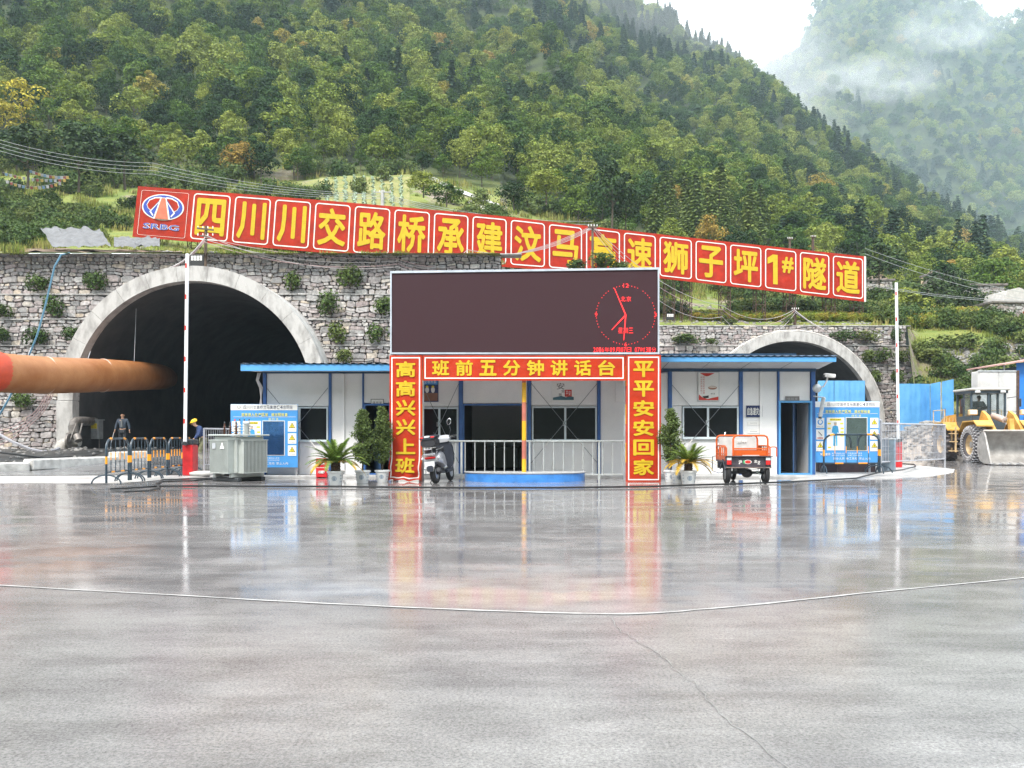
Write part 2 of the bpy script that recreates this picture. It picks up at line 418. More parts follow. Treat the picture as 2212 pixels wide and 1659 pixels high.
# where trees stand: jittered cells; those whose tops cannot be seen over nearer ground are left out
umax = {}
def vis_table():
    for u in range(-260, 2480, 10):
        best = -9; tab = []
        D = 96
        while D < 1300:
            e = (terrain_z(XX(u, D), D)-H)/D; best = max(best, e); tab.append((D, best)); D *= 1.03
        umax[u] = tab
vis_table()
def visible(u, D, z, h):
    tab = umax[int(round(u/10)*10)]; b = -9
    for d, e in tab:
        if d > D-3: break
        b = e
    return (z+h-H)/D > b-.004
def cleared(u, D):       # vegetable field and the bare track above it
    return D < 104 and 690 < u < 1175
T = []
def cells(y0, y1, c):
    y = y0
    while y < y1:
        w = 1380*y/F+10; x = -w
        while x < w:
            yield x+R.uniform(-.45, .45)*c, y+R.uniform(-.45, .45)*c, c
            x += c
        y += c
for (y0, y1, c) in ((97, 130, 3.8), (130, 210, 4.3), (210, 300, 4.9), (300, 660, 5.8), (700, 1290, 9.5)):
    for x, y, c_ in cells(y0, y1, c):
        u = CX+x*F/y
        if not -240 < u < 2460: continue
        if y < 110 and (cleared(u, y) or (900 < u < 1100) and y < 100): continue
        if y > 665 and u < 1420: continue
        if y > 300 and u < 820: continue
        z = terrain_z(x, y)
        dens = noise.noise(Vector((x*.03, y*.03, 5)))
        con = noise.noise(Vector((x*.02+9, y*.02, 1)))+R.uniform(-.35, .35)
        if c < 6.5 and dens < -.42 and R.random() < .5: continue
        h = c*1.38*R.uniform(.6, 1.4)
        if y < 112: h *= .8
        k = R.randrange(5)
        if con > (.52 if u > 1150 or y > 190 else .60) or (y > 300 and y < 660 and u > 1150 and con > .12): k = 5+R.randrange(3); h *= 1.45
        elif y < 125 and 1400 < u < 1660 and y > 98: k = 8; h *= 1.5
        if not visible(u, y, z, h): continue
        T.append((y, x, z-.15, h, k))
T.append((112, XX(45, 112), terrain_z(XX(45, 112), 112), 8.0, 9)); T.append((108, XX(20, 108), terrain_z(XX(20, 108), 108), 6.0, 9))
T.sort(key=lambda q: q[0])
inview = [q for q in T if -60 < CX+q[1]*F/q[0] < 2280]
near = set(id(q) for q in inview[:290]+[q for q in inview if q[4] == 9])
names = {'tree': ('broadleaf_tree', 'leafy green broadleaf tree at the lower edge of the mountain forest', 'broadleaf trees at the forest edge'),
         'conifer': ('conifer_tree', 'dark narrow conifer among the broadleaf trees at the lower edge of the forest', 'conifers at the forest edge'),
         'larch': ('larch_tree', 'pale green larch standing in the row of larches behind the long red banner', 'larches behind the long banner'),
         'yellow': ('yellow_tree', 'small tree with bright yellow leaves low on the mountainside', 'yellow trees on the mountainside')}
rest = []
for q in T:
    if id(q) in near:
        y, x, z, h, k = q; kd, cm, tm = VAR[k]; nm, lb, gp = names[kd]
        if k < 5:
            uu = CX+x*F/y; zone = 0 if uu < 620 else (1 if uu < 1200 else (2 if uu < 1700 else 3))
            lb = ('small ' if h < 4.6 else 'tall ' if h > 6.3 else 'mid-sized ')+['leafy green tree on the slope above the left end of the long banner', 'leafy green tree behind the field and track above the middle of the banner', 'leafy green tree behind the right half of the long banner', 'leafy green tree on the slope above the village at the right'][zone]
        t = thing(nm, lb, 'tree', (x, y, z), R.random()*6.28, gp); w = h*R.uniform(.8, 1.15) if k < 5 or k == 9 else h
        t.scale = (w, w, h); obj('crown', cm, t); obj('trunk', tm, t)
    else: rest.append(q)
# the rest of the wood, thousands of trees that read as one mass
def forest(name, label, pts):
    me = bpy.data.meshes.new(name); me.from_pydata([(x, y, z) for y, x, z, h, k in pts], [], [])
    a = me.attributes.new('kind', 'INT', 'POINT'); a.data.foreach_set('value', [q[4] for q in pts])
    a = me.attributes.new('size', 'FLOAT_VECTOR', 'POINT')
    fl = []
    for q in pts:
        w = q[3]*(R.uniform(.75, 1.15) if q[4] < 5 else 1.0); fl += [w, w, q[3]]
    a.data.foreach_set('vector', fl)
    a = me.attributes.new('turn', 'FLOAT_VECTOR', 'POINT'); fl = []
    for q in pts: fl += [R.uniform(-.06, .06), R.uniform(-.06, .06), R.random()*6.28]
    a.data.foreach_set('vector', fl)
    o = obj(name, me); tag(o, label, kind='stuff')
    ng = bpy.data.node_groups.new(name, 'GeometryNodeTree')
    ng.interface.new_socket('Geometry', in_out='INPUT', socket_type='NodeSocketGeometry')
    ng.interface.new_socket('Geometry', in_out='OUTPUT', socket_type='NodeSocketGeometry')
    N = ng.nodes; l = ng.links.new; gi = N.new('NodeGroupInput'); go = N.new('NodeGroupOutput')
    m2p = N.new('GeometryNodeMeshToPoints'); iop = N.new('GeometryNodeInstanceOnPoints'); j = N.new('GeometryNodeGeometryToInstance')
    l(gi.outputs[0], m2p.inputs[0]); l(m2p.outputs[0], iop.inputs['Points'])
    srcs = forest_src()
    jn = N.new('GeometryNodeJoinGeometry')
    for s in reversed(srcs):
        oi = N.new('GeometryNodeObjectInfo'); oi.inputs['Object'].default_value = s; oi.inputs['As Instance'].default_value = True
        l(oi.outputs['Geometry'], jn.inputs[0])
    l(jn.outputs[0], iop.inputs['Instance'])
    iop.inputs['Pick Instance'].default_value = True
    def na(nm, ty):
        x = N.new('GeometryNodeInputNamedAttribute'); x.data_type = ty; x.inputs[0].default_value = nm; return x.outputs[0]
    l(na('kind', 'INT'), iop.inputs['Instance Index']); l(na('size', 'FLOAT_VECTOR'), iop.inputs['Scale'])
    e2r = N.new('FunctionNodeEulerToRotation'); l(na('turn', 'FLOAT_VECTOR'), e2r.inputs[0]); l(e2r.outputs[0], iop.inputs['Rotation'])
    l(iop.outputs[0], go.inputs[0])
    md = o.modifiers.new('trees', 'NODES'); md.node_group = ng
    return o
SRC = []
def forest_src():
    if not SRC:
        for i, (kd, cm, tm) in enumerate(VAR): SRC.append(bpy.data.objects.new('forest_source', cm))
    return SRC
forest('forest', 'dense mixed forest covering the misty mountainsides', rest)
print('TREES', len(T), len(rest))
# ================================================================ HAZE
hz = MB().bb(-1500, 2200, -620, 1560, -6, 930).build('haze', [], None, False)
vm = bpy.data.materials.new('haze'); vm.use_nodes = True; n = vm.node_tree; n.nodes.clear()
o_ = n.nodes.new('ShaderNodeOutputMaterial'); pv = n.nodes.new('ShaderNodeVolumePrincipled')
pv.inputs['Density'].default_value = .0003; pv.inputs['Color'].default_value = (.70, .88, 1, 1); pv.inputs['Anisotropy'].default_value = .2
n.links.new(pv.outputs[0], o_.inputs['Volume']); hz.data.materials.append(vm); tag(hz, kind='stuff')
vm.cycles.homogeneous_volume = True

# unseen valley slope behind the camera, added to block the low sky
mb = MB(); vs = []; nx, ny = 60, 24
for i in range(nx+1):
    for j in range(ny+1):
        a = math.radians(lerp(185, 355, i/nx)); d = lerp(110, 560, j/ny); x, y = d*math.cos(a)*1.5, d*math.sin(a)
        e = min(1, min(i, nx-i)/8)
        z = -1.2+(.62*(d-110)*(.75+.35*noise.noise(Vector((x*.006, y*.006, 2))))+8*noise.noise(Vector((x*.03, y*.03, 1)))*min(1, j/3))*e
        vs.append((x, y, z))
mb.add(vs, [(i*(ny+1)+j, (i+1)*(ny+1)+j, (i+1)*(ny+1)+j+1, i*(ny+1)+j+1) for i in range(nx) for j in range(ny)])
tag(mb.build('unseen_valley_side', M('unseen_slope_green', (.035, .055, .02), .95, var=.4, scale=.15)), 'wooded slope on the near side of the valley', kind='structure')
# mist hanging in the valley between the ridges
def mist(c, r, dens, seed, sc=1.6, label='pale mist drifting between the ridges'):
    o = MB().ell((0, 0, 0), (1, 1, 1), 20).build('mist', [], None, False); o.location = c; o.scale = r
    m = bpy.data.materials.new('mist'); m.use_nodes = True; n = m.node_tree; n.nodes.clear(); l = n.links.new
    o_ = n.nodes.new('ShaderNodeOutputMaterial'); pv = n.nodes.new('ShaderNodeVolumePrincipled'); pv.inputs['Color'].default_value = (.95, .97, 1, 1)
    t = n.nodes.new('ShaderNodeTexCoord'); ln = n.nodes.new('ShaderNodeVectorMath'); ln.operation = 'LENGTH'; l(t.outputs['Object'], ln.inputs[0])
    fo = n.nodes.new('ShaderNodeMapRange'); fo.inputs[1].default_value = 1; fo.inputs[2].default_value = .1; fo.interpolation_type = 'SMOOTHSTEP'; l(ln.outputs['Value'], fo.inputs[0])
    nz = n.nodes.new('ShaderNodeTexNoise'); nz.inputs['Scale'].default_value = sc; nz.inputs['Detail'].default_value = 4; nz.noise_dimensions = '4D'; nz.inputs['W'].default_value = seed; l(t.outputs['Object'], nz.inputs['Vector'])
    r_ = n.nodes.new('ShaderNodeMapRange'); r_.inputs[1].default_value = .40; r_.inputs[2].default_value = .68; l(nz.outputs['Fac'], r_.inputs[0])
    a = n.nodes.new('ShaderNodeMath'); a.operation = 'MULTIPLY'; l(fo.outputs[0], a.inputs[0]); l(r_.outputs[0], a.inputs[1])
    b = n.nodes.new('ShaderNodeMath'); b.operation = 'MULTIPLY'; b.inputs[1].default_value = dens; l(a.outputs[0], b.inputs[0]); l(b.outputs[0], pv.inputs['Density'])
    l(pv.outputs[0], o_.inputs['Volume']); o.data.materials.append(m); tag(o, label, kind='stuff')
mist(at(1885, 180, 900), (95, 60, 30), .035, 1)
mist(at(2080, 50, 1000), (80, 60, 45), .016, 7)
mist(at(1655, 175, 760), (115, 80, 85), .026, 2, 1.3)
mist(at(1990, 70, 950), (70, 50, 30), .016, 3)
mist(at(1330, 30, 470), (190, 60, 60), .006, 5, 1.2)
S.cycles.volume_step_rate = 4; S.cycles.volume_max_steps = 64
# ================================================================ GROUND
def sst(t): t = max(0, min(1, t)); return t*t*(3-2*t)
def gz(x, y):
    r = .45*sst((y-25)/10)*sst((-5.5-x)/4)
    r += .05*noise.noise(Vector((x*.06, y*.06, 3)))*sst((y-24)/8)
    return r
JOINT = [(-60, 4.2), (XX(0, 6.28), 6.28), (XX(420, 5.86), 5.86), (XX(840, 5.5), 5.5), (XX(1310, 5.25), 5.25), (XX(1500, 5.37), 5.37), (XX(1850, 5.95), 5.95), (XX(2212, 6.63), 6.63), (60, 14)]
_J = []
for (a_, b_) in zip(JOINT, JOINT[1:]):
    for i in range(12 if abs(b_[0]-a_[0]) < 10 else 4): t_ = i/(12 if abs(b_[0]-a_[0]) < 10 else 4); _J.append((lerp(a_[0], b_[0], t_), lerp(a_[1], b_[1], t_)))
_J.append(JOINT[-1])
for _ in range(14): _J = [_J[0]]+[(q[0], (p_[1]+2*q[1]+r_[1])/4) if abs(q[0]) < 3.0 else q for p_, q, r_ in zip(_J, _J[1:], _J[2:])]+[_J[-1]]
JOINT = _J
def wet(name, ra, rb, ca, cb, bump, sc=.5, rl=.42, rh=.62, streak=None):
    m = bpy.data.materials.new(name); m.use_nodes = True; n = m.node_tree; l = n.links.new; p = n.nodes['Principled BSDF']
    g = n.nodes.new('ShaderNodeNewGeometry'); mp = n.nodes.new('ShaderNodeMapping'); mp.inputs['Scale'].default_value = (.55, 1, 1); l(g.outputs['Position'], mp.inputs[0])
    def N(s, d=8, rg=.62, src=None):
        z = n.nodes.new('ShaderNodeTexNoise'); z.inputs['Scale'].default_value = s; z.inputs['Detail'].default_value = d; z.inputs['Roughness'].default_value = rg
        l(src or mp.outputs[0], z.inputs['Vector']); return z.outputs['Fac']
    def RP(f, a, b, c1, c2):
        r = n.nodes.new('ShaderNodeValToRGB'); r.color_ramp.elements[0].position = a; r.color_ramp.elements[1].position = b
        r.color_ramp.elements[0].color = (*c1, 1); r.color_ramp.elements[1].color = (*c2, 1); l(f, r.inputs[0]); return r.outputs[0]
    base = RP(N(1.1, 12, .75), .33, .67, ca, cb)
    # fine aggregate speckle and darker damp stains
    mul = n.nodes.new('ShaderNodeMix'); mul.data_type = 'RGBA'; mul.blend_type = 'MULTIPLY'; mul.inputs[0].default_value = 1
    l(base, mul.inputs[6]); l(RP(N(70, 6, .9, g.outputs['Position']), .34, .60, (.42, .42, .43), (1.22, 1.21, 1.20)), mul.inputs[7])
    m3 = n.nodes.new('ShaderNodeMix'); m3.data_type = 'RGBA'; m3.blend_type = 'MULTIPLY'; m3.inputs[0].default_value = 1
    l(mul.outputs[2], m3.inputs[6]); l(RP(N(.28, 10, .6), .38, .56, (.80, .79, .80), (1, 1, 1)), m3.inputs[7])
    sc_ = n.nodes.new('ShaderNodeMapping'); sc_.inputs['Scale'].default_value = (.35, 4.5, 1); sc_.inputs['Rotation'].default_value = (0, 0, .12); l(g.outputs['Position'], sc_.inputs[0])
    m4 = n.nodes.new('ShaderNodeMix'); m4.data_type = 'RGBA'; m4.blend_type = 'MULTIPLY'; m4.inputs[0].default_value = 1
    l(m3.outputs[2], m4.inputs[6]); l(RP(N(1.6, 9, .7, sc_.outputs[0]), .36, .66, (.90, .895, .90), (1.07, 1.07, 1.07)), m4.inputs[7])
    m5 = n.nodes.new('ShaderNodeMix'); m5.data_type = 'RGBA'; m5.blend_type = 'MULTIPLY'; m5.inputs[0].default_value = 1
    l(m4.outputs[2], m5.inputs[6]); l(RP(N(2.6, 10, .65), .38, .58, (.82, .815, .82), (1.06, 1.06, 1.06)), m5.inputs[7]); l(m5.outputs[2], p.inputs['Base Color'])
    rn = RP(N(sc, 9, .62), rl, rh, (ra,)*3, (rb,)*3)
    l(rn, p.inputs['Roughness']); p.inputs['IOR'].default_value = 1.4; p.inputs['Specular IOR Level'].default_value = .55
    b = n.nodes.new('ShaderNodeBump'); b.inputs['Distance'].default_value = .004; b.inputs['Strength'].default_value = bump
    l(N(14, 6, .75, g.outputs['Position']), b.inputs['Height'])
    b2 = n.nodes.new('ShaderNodeBump'); b2.inputs['Distance'].default_value = .012; b2.inputs['Strength'].default_value = bump*.35
    l(N(1.7, 3, .5), b2.inputs['Height']); l(b.outputs[0], b2.inputs['Normal']); l(b2.outputs[0], p.inputs['Normal'])
    return m
mwet = wet('wet_concrete', .02, .16, (.22, .212, .212), (.37, .36, .357), .10, 1.5, .48, .56)
mdry = wet('damp_concrete', .04, .24, (.235, .23, .23), (.315, .31, .308), .35, 1.5, .44, .62)
def jy(x): return itp(x, JOINT)
xs = sorted(set([-400, -200, -100, -60, -40]+[-32+1.0*i for i in range(62)]+[32, 45, 70, 120, 250, 500]+[p[0] for p in JOINT]))
ys = [0, .03, .07, .12]+[.16+.012*i for i in range(40)]+[.66, .7, .75, .8, .86, .93, 1.0]
mb = MB(); vs = []
for x in xs:
    for t in ys:
        y = jy(x)-.07*(t == 0)+(61-jy(x))*t if x < 30 else jy(x)+(61-min(jy(x), 14))*t
        vs.append((x, y, gz(x, y)))
    for y in (120, 1600): vs.append((x, y, -1.0))
k = len(ys)+2
mb.add(vs, [(i*k+j, (i+1)*k+j, (i+1)*k+j+1, i*k+j+1) for i in range(len(xs)-1) for j in range(k-1)])
g1 = mb.build('ground', mwet); tag(g1, 'wet reflective concrete yard in front of the site office', kind='structure')
mb = MB(); ks = [p for p in JOINT]
mb.add([(x, y+.10, -.0015) for x, y in ks]+[(x*1.0, -30, -.0015) for x, y in ks], [(i+len(ks), i+1+len(ks), i+1, i) for i in range(len(ks)-1)])
g2 = mb.build('pavement', mdry); tag(g2, 'damp pale concrete slab in the foreground', kind='structure')
mb = MB(); mb.add([(x, y-.03, .003) for x, y in JOINT]+[(x, y+.03, .003) for x, y in JOINT], [(i, i+1, i+1+len(JOINT), i+len(JOINT)) for i in range(len(JOINT)-1)])
mj = M('joint_mortar', (.42, .41, .405), .5, var=.2, scale=9)
pts = []
for i in range(len(JOINT)-1):
    a, b = JOINT[i], JOINT[i+1]
    m_ = max(2, min(60, int(abs(b[0]-a[0])/.15)))
    pts += [(lerp(a[0], b[0], q/m_), lerp(a[1], b[1], q/m_)) for q in range(m_)]
mb = MB(); Rj = random.Random(3); vs = []
for x, y in pts:
    w = .007+.012*abs(noise.noise(Vector((x*2, 0, 0)))); o = .02*noise.noise(Vector((x*.9, 7, 0)))
    y -= .055; vs += [(x, y+o-w*1.6, .0035), (x, y+o+w*1.2, .0035)]
mb.add(vs, [(2*i, 2*i+2, 2*i+3, 2*i+1) for i in range(len(pts)-1)])
tag(mb.build('pavement_joint', mj), 'pale joint between two concrete slabs', kind='structure')
def crack(pts, w, nm='pavement_crack'):
    P = [at(u, v, H*F/(v-HZ)) for u, v in pts]; q = []; Rc = random.Random(len(pts)*7)
    for a, b in zip(P, P[1:]):
        m_ = max(2, int((b-a).length/.05))
        for i in range(m_): q.append(a.lerp(b, i/m_)+Vector((Rc.uniform(-1, 1)*.014, Rc.uniform(-1, 1)*.014, 0)))
    vs = []
    for i, p in enumerate(q):
        ww = w*Rc.uniform(.3, 1.2); vs += [(p.x-ww, p.y-ww*.3, .0045), (p.x+ww, p.y+ww*.3, .0045)]
    b = MB().add(vs, [(2*i, 2*i+1, 2*i+3, 2*i+2) for i in range(len(q)-1)])
    tag(b.build(nm, M('crack_dirt', (.20, .195, .19), .8)), 'jagged crack running across the concrete slab', kind='structure')
crack([(1310, 1327), (1345, 1365), (1430, 1420), (1470, 1460), (1510, 1480), (1520, 1510), (1560, 1545), (1610, 1590), (1690, 1645), (1760, 1720)], .003)
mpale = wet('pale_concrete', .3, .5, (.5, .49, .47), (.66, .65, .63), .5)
# pale strip on the left road, sky reflection put into its colour; right apron
def sheet(name, P, m, label, dz=.004, n=10):
    c = MB(); vs = []
    (a, b, d, e) = P
    for i in range(n+1):
        for j in range(5):
            x = lerp(lerp(a[0], b[0], i/n), lerp(e[0], d[0], i/n), j/4); y = lerp(lerp(a[1], b[1], i/n), lerp(e[1], d[1], i/n), j/4)
            vs.append((x, y, gz(x, y)+dz))
    c.add(vs, [(i*5+j, (i+1)*5+j, (i+1)*5+j+1, i*5+j+1) for i in range(n) for j in range(4)])
    return tag(c.build(name, m), label, kind='structure')
sheet('left_sky_sheen_strip', [(-24, 18.6), (-9.2, 19.4), (-8.2, 23.4), (-24, 21.6)], mpale, 'pale concrete strip beside the striped barriers')
road = wet('wet_road', .1, .3, (.16, .16, .165), (.24, .24, .24), .5)
sheet('left_road', [(-26, 21.8), (-8.2, 23.5), (-8.6, 36.5), (-26, 36.5)], road, 'wet dark road leading up into the tunnel', .006, 30)
# right apron: a low raised slab with a rounded nose
mb = MB(); ap = [(XX(u, H*F/(v-HZ)), H*F/(v-HZ)) for u, v in ((1740, 1036), (1850, 1034.5), (1935, 1031.5), (2000, 1027), (2040, 1021), (2040, 1014), (1990, 1009.5), (1850, 1007))]
mb.add([(x, y, .05) for x, y in ap]+[(lerp(11, x, 1.16), lerp(24.5, y, 1.12), -.005) for x, y in ap], [tuple(range(8))]+[(i, i+8, (i+1) % 8+8, (i+1) % 8) for i in range(8)])
tag(mb.build('apron', mpale), 'pale raised concrete apron beside the office door', kind='structure')
mb = MB()
mb.bb(-8.0, 9.4, 21.9, 26, -.1, .06, b=.02)
tag(mb.build('plinth', M('plinth_concrete', (.42, .42, .42), .5, var=.2, bump=.4)), 'low concrete plinth under the site office', kind='structure')
# kerb beside the ditch on the left
mb = MB(); K = [(-23, 22.6), (-17.5, 23.6), (-15.2, 26), (-14.2, 29.5), (-14.0, 31.4)]
for (a, b) in zip(K, K[1:]):
    z = gz(*a)
    d = Vector((b[0]-a[0], b[1]-a[1], 0)); L_ = d.length
    mb.box(((a[0]+b[0])/2, (a[1]+b[1])/2, (gz(*a)+gz(*b))/2+.1), (L_+.02, .42, .36), rz=math.atan2(d.y, d.x), b=.04)
tag(mb.build('kerb', M('kerb_concrete', (.5, .49, .47), .6, var=.25, bump=.6)), 'pale concrete kerb curving towards the tunnel', 'kerb', kind='structure')
mdirt = M('ditch_mud', (.05, .048, .045), .5, var=.4, scale=2, bump=2, bscale=9)
mb = MB(); vs = []
nx, ny = 26, 14
for i in range(nx+1):
    for j in range(ny+1):
        x = lerp(-34, -14.6, i/nx); y = lerp(lerp(24.3, 27.8, i/nx), 38.6, j/ny)
        e = min(i, nx-i, j, ny-j)
        z = gz(x, y)+.02+(.03+.10*abs(noise.noise(Vector((x*.6, y*.6, 1)))))*min(1, e/2)-.05*(e == 0)
        if i < 14: z += .2*sst((y-33)/5)
        vs.append((x, y, z))
mb.add(vs, [(i*(ny+1)+j, (i+1)*(ny+1)+j, (i+1)*(ny+1)+j+1, i*(ny+1)+j+1) for i in range(nx) for j in range(ny)])
tag(mb.build('ditch', mdirt), 'dark wet rubble and mud below the stone wall', kind='structure')

# ================================================================ STONE WALLS
sm = bpy.data.materials.new('wall_stone'); sm.use_nodes = True; n = sm.node_tree; l = n.links.new; p = n.nodes['Principled BSDF']
oi = n.nodes.new('ShaderNodeObjectInfo'); g = n.nodes.new('ShaderNodeNewGeometry')
ad = n.nodes.new('ShaderNodeMath'); ad.operation = 'ADD'; l(oi.outputs['Random'], ad.inputs[0]); l(g.outputs['Random Per Island'], ad.inputs[1])
fr = n.nodes.new('ShaderNodeMath'); fr.operation = 'FRACT'; l(ad.outputs[0], fr.inputs[0])
r = n.nodes.new('ShaderNodeValToRGB'); el = r.color_ramp.elements
cols = [(0, (.26, .255, .255)), (.2, (.36, .35, .345)), (.38, (.32, .265, .262)), (.52, (.45, .44, .435)), (.68, (.38, .32, .315)), (.82, (.51, .50, .49)), (.94, (.48, .40, .31)), (1, (.60, .58, .56))]
while len(el) < len(cols): el.new(.5)
for i, (a, c) in enumerate(cols): el[i].position = a; el[i].color = (*c, 1)
l(fr.outputs[0], r.inputs[0])
z = n.nodes.new('ShaderNodeTexNoise'); z.inputs['Scale'].default_value = 7; z.inputs['Detail'].default_value = 8; l(g.outputs['Position'], z.inputs['Vector'])
mr = n.nodes.new('ShaderNodeMapRange'); mr.inputs[1].default_value = .3; mr.inputs[2].default_value = .7; mr.inputs[3].default_value = .62; mr.inputs[4].default_value = 1.3; l(z.outputs['Fac'], mr.inputs[0])
hs = n.nodes.new('ShaderNodeHueSaturation'); l(mr.outputs[0], hs.inputs['Value']); l(r.outputs[0], hs.inputs['Color']); l(hs.outputs[0], p.inputs['Base Color'])
p.inputs['Roughness'].default_value = .75
b = n.nodes.new('ShaderNodeBump'); b.inputs['Distance'].default_value = .05; b.inputs['Strength'].default_value = .8; l(z.outputs['Fac'], b.inputs['Height']); l(b.outputs[0], p.inputs['Normal'])
mort = M('wall_mortar', (.06, .057, .055), .95, var=.5, scale=5, bump=1)
capm = M('ledge_stone', (.36, .35, .34), .8, var=.35, scale=3, bump=.6)
def stone_rows(R, x0, x1, z0, z1, hm=.34):
    out = []; z = z0
    while z < z1-.05:
        h = hm*R.uniform(.5, 1.45)
        if z+h > z1-.10: h = z1-z
        x = x0-R.random()*.4
        while x < x1:
            w = h*R.uniform(.8, 2.2)+R.uniform(0, .12)
            q = R.random()
            if q < .22 and h > .22:      # two thin stones on top of one another
                c = h*R.uniform(.35, .65); out += [(x, x+w, z, z+c), (x, x+w, z+c, z+h)]
            elif q < .30 and h > .3:     # a tall stone with small chinking beside it
                out += [(x, x+w*.7, z, z+h), (x+w*.7, x+w, z, z+h*.5), (x+w*.7, x+w, z+h*.5, z+h)]
            else: out.append((x, x+w, z, z+h))
            x += w
        z += h
    return out
def stone(mb, R, c, y, org=Vector((0, 0, 0)), gap=.013):
    x0, x1, z0, z1 = c; w, h = x1-x0, z1-z0; wob = lambda x, z: Vector((noise.noise(Vector((x*1.3, z*1.3, 1))), 0, noise.noise(Vector((x*1.3, z*1.3, 9)))))*.13
    k = min(w, h)*R.uniform(.12, .3); k2 = min(w, h)*R.uniform(.1, .32)
    P = [(x0+k, z0), (x1-k2, z0), (x1, z0+k2), (x1, z1-k), (x1-k, z1), (x0+k2, z1), (x0, z1-k2), (x0, z0+k)]
    cx, cz = (x0+x1)/2, (z0+z1)/2; dep = R.uniform(.03, .13); vs = []; ti, tj = R.uniform(-.08, .08), R.uniform(-.08, .08)
    base = []
    for px, pz in P:
        v = Vector((px+R.uniform(-1, 1)*.02, 0, pz+R.uniform(-1, 1)*.015)); v += wob(px, pz)
        d = Vector((cx, 0, cz))+wob(cx, cz)-v; v += d.normalized()*gap; base.append(v)
    cc = sum(base, Vector())/8
    for s, yy in ((1, y+.12), (1, y-dep*.45), (.84, y-dep)):
        for v in base:
            q = cc+(v-cc)*s; q.y = yy+(0 if s == 1 else (q.x-cc.x)*ti+(q.z-cc.z)*tj+R.uniform(-.012, .012)); vs.append(q-org)
    fs = [tuple(range(16, 24))]
    for r in (0, 8): fs += [(r+i, r+(i+1) % 8, r+8+(i+1) % 8, r+8+i) for i in range(8)]
    mb.add(vs, fs)
def stone_wall(name, label, x0, x1f, tiers, hole, nparts, seed, hm, view, z_bot=-.2, ltop=None):
    R = random.Random(seed); root = thing(name, label, 'stone wall', ((x0+x1f(0))/2, tiers[0][2], 0)); org = Vector(root.location)
    cells_ = []; back = MB(); caps = MB()
    for (za, zb, y) in tiers:
        x1 = x1f(zb)
        for c in stone_rows(R, x0, x1, za, zb, hm):
            cx, cz = (c[0]+c[1])/2, (c[2]+c[3])/2
            if hole(cx, cz, .25): continue
            if c[1] > x1+.05: c = (c[0], x1, c[2], c[3])
            if c[1]-c[0] < .08: continue
            cells_.append(((c[1]-c[0])*(c[3]-c[2]), c, y))
        # backing: columns that stop at the arch
        st = .6; x = x0
        while x < x1-1e-6:
            xb = min(x+st, x1); zt = zb
            zl = za
            while zl < zb and hole((x+xb)/2, zl, -.2): zl += .1
            if zl < zb: back.bb(x-org.x, xb-org.x, y+.05-org.y, y+1.3-org.y, zl-.05, zb-.02)
            x = xb
        # ledge of thin flat stones on top of the tier
        x = x0
        while x < x1:
            w = R.uniform(.4, 1.2)
            if not hole(x+w/2, zb, .25):
                caps.box((x+w/2-org.x, y+.28-org.y+R.uniform(-.02, .02), zb+R.uniform(-.01, .015)), (w-.015, .82, R.uniform(.05, .09)), b=.015)
            x += w
    vis = [c for c in cells_ if view(c[1], c[2])]; vis.sort(key=lambda q: -q[0]); big = set(id(c) for c in vis[:nparts])
    rest_ = MB()
    for c in cells_:
        if id(c) in big:
            m_ = MB(); o = Vector(((c[1][0]+c[1][1])/2, c[2], (c[1][2]+c[1][3])/2)); stone(m_, R, c[1], c[2], o)
            q = m_.build('stone', sm, root, True, 30, loc=o-org)
        else: stone(rest_, R, c[1], c[2], org)
    tag(rest_.build('small_stones', sm, root, True, 30), 'smaller rubble stones filling the wall', kind='stuff')
    back.build('mortar_backing', mort, root, False); caps.build('ledge', capm, root)
    return root
PL = dict(x=XX(415, 38.1), z=2.73, ri=5.5, ro=6.2, y=38.1)
PR = dict(x=XX(1713, 56), z=2.0, ri=5.5, ro=6.15, y=56.0)
def hole_f(P):
    def f(x, z, m):
        if z < P['z']: return abs(x-P['x']) < P['ro']-m
        return math.hypot(x-P['x'], z-P['z']) < P['ro']-m
    return f
def inv(x): return True
TL = [(-.3, 2.52, 39.2), (2.52, 4.05, 39.5), (4.05, 5.42, 39.8), (5.42, 6.72, 40.1), (6.72, 7.98, 40.4), (7.98, 10.0, 40.7)]
def viewL(c, y):
    u = CX+c[1]*F/y; v = HZ-(c[2]-H)*F/y
    return u > -20 and not (845 < u and v > 585) and not (u > 575 and v > 790)
stone_wall('stone_wall', 'stepped grey rubble stone retaining wall around the big dark tunnel mouth', -30, lambda z: -.55 if z > 8.6 else -.65, TL, hole_f(PL), 300, 5, .225, viewL)
TR_ = [(-.3, 1.0, 57.0), (1.0, 2.9, 57.3), (2.9, 4.72, 57.6), (4.72, 6.05, 57.9), (6.05, 7.4, 58.2), (7.4, 8.85, 58.6)]
def viewR(c, y):
    u = CX+c[1]*F/y; v = HZ-(c[2]-H)*F/y
    return u > 1425 and not (v > 765 and u < 1800) and v < 925
def rx(z): return itp(z, [(1.0, 30.5), (2.9, 28.6), (4.72, 28.25), (6.05, 28.1), (7.4, 28.0), (8.85, 27.85)])
stone_wall('stone_wall', 'stepped pale stone retaining wall around the smaller tunnel behind the office', -.6, rx, TR_, hole_f(PR), 260, 6, .22, viewR)
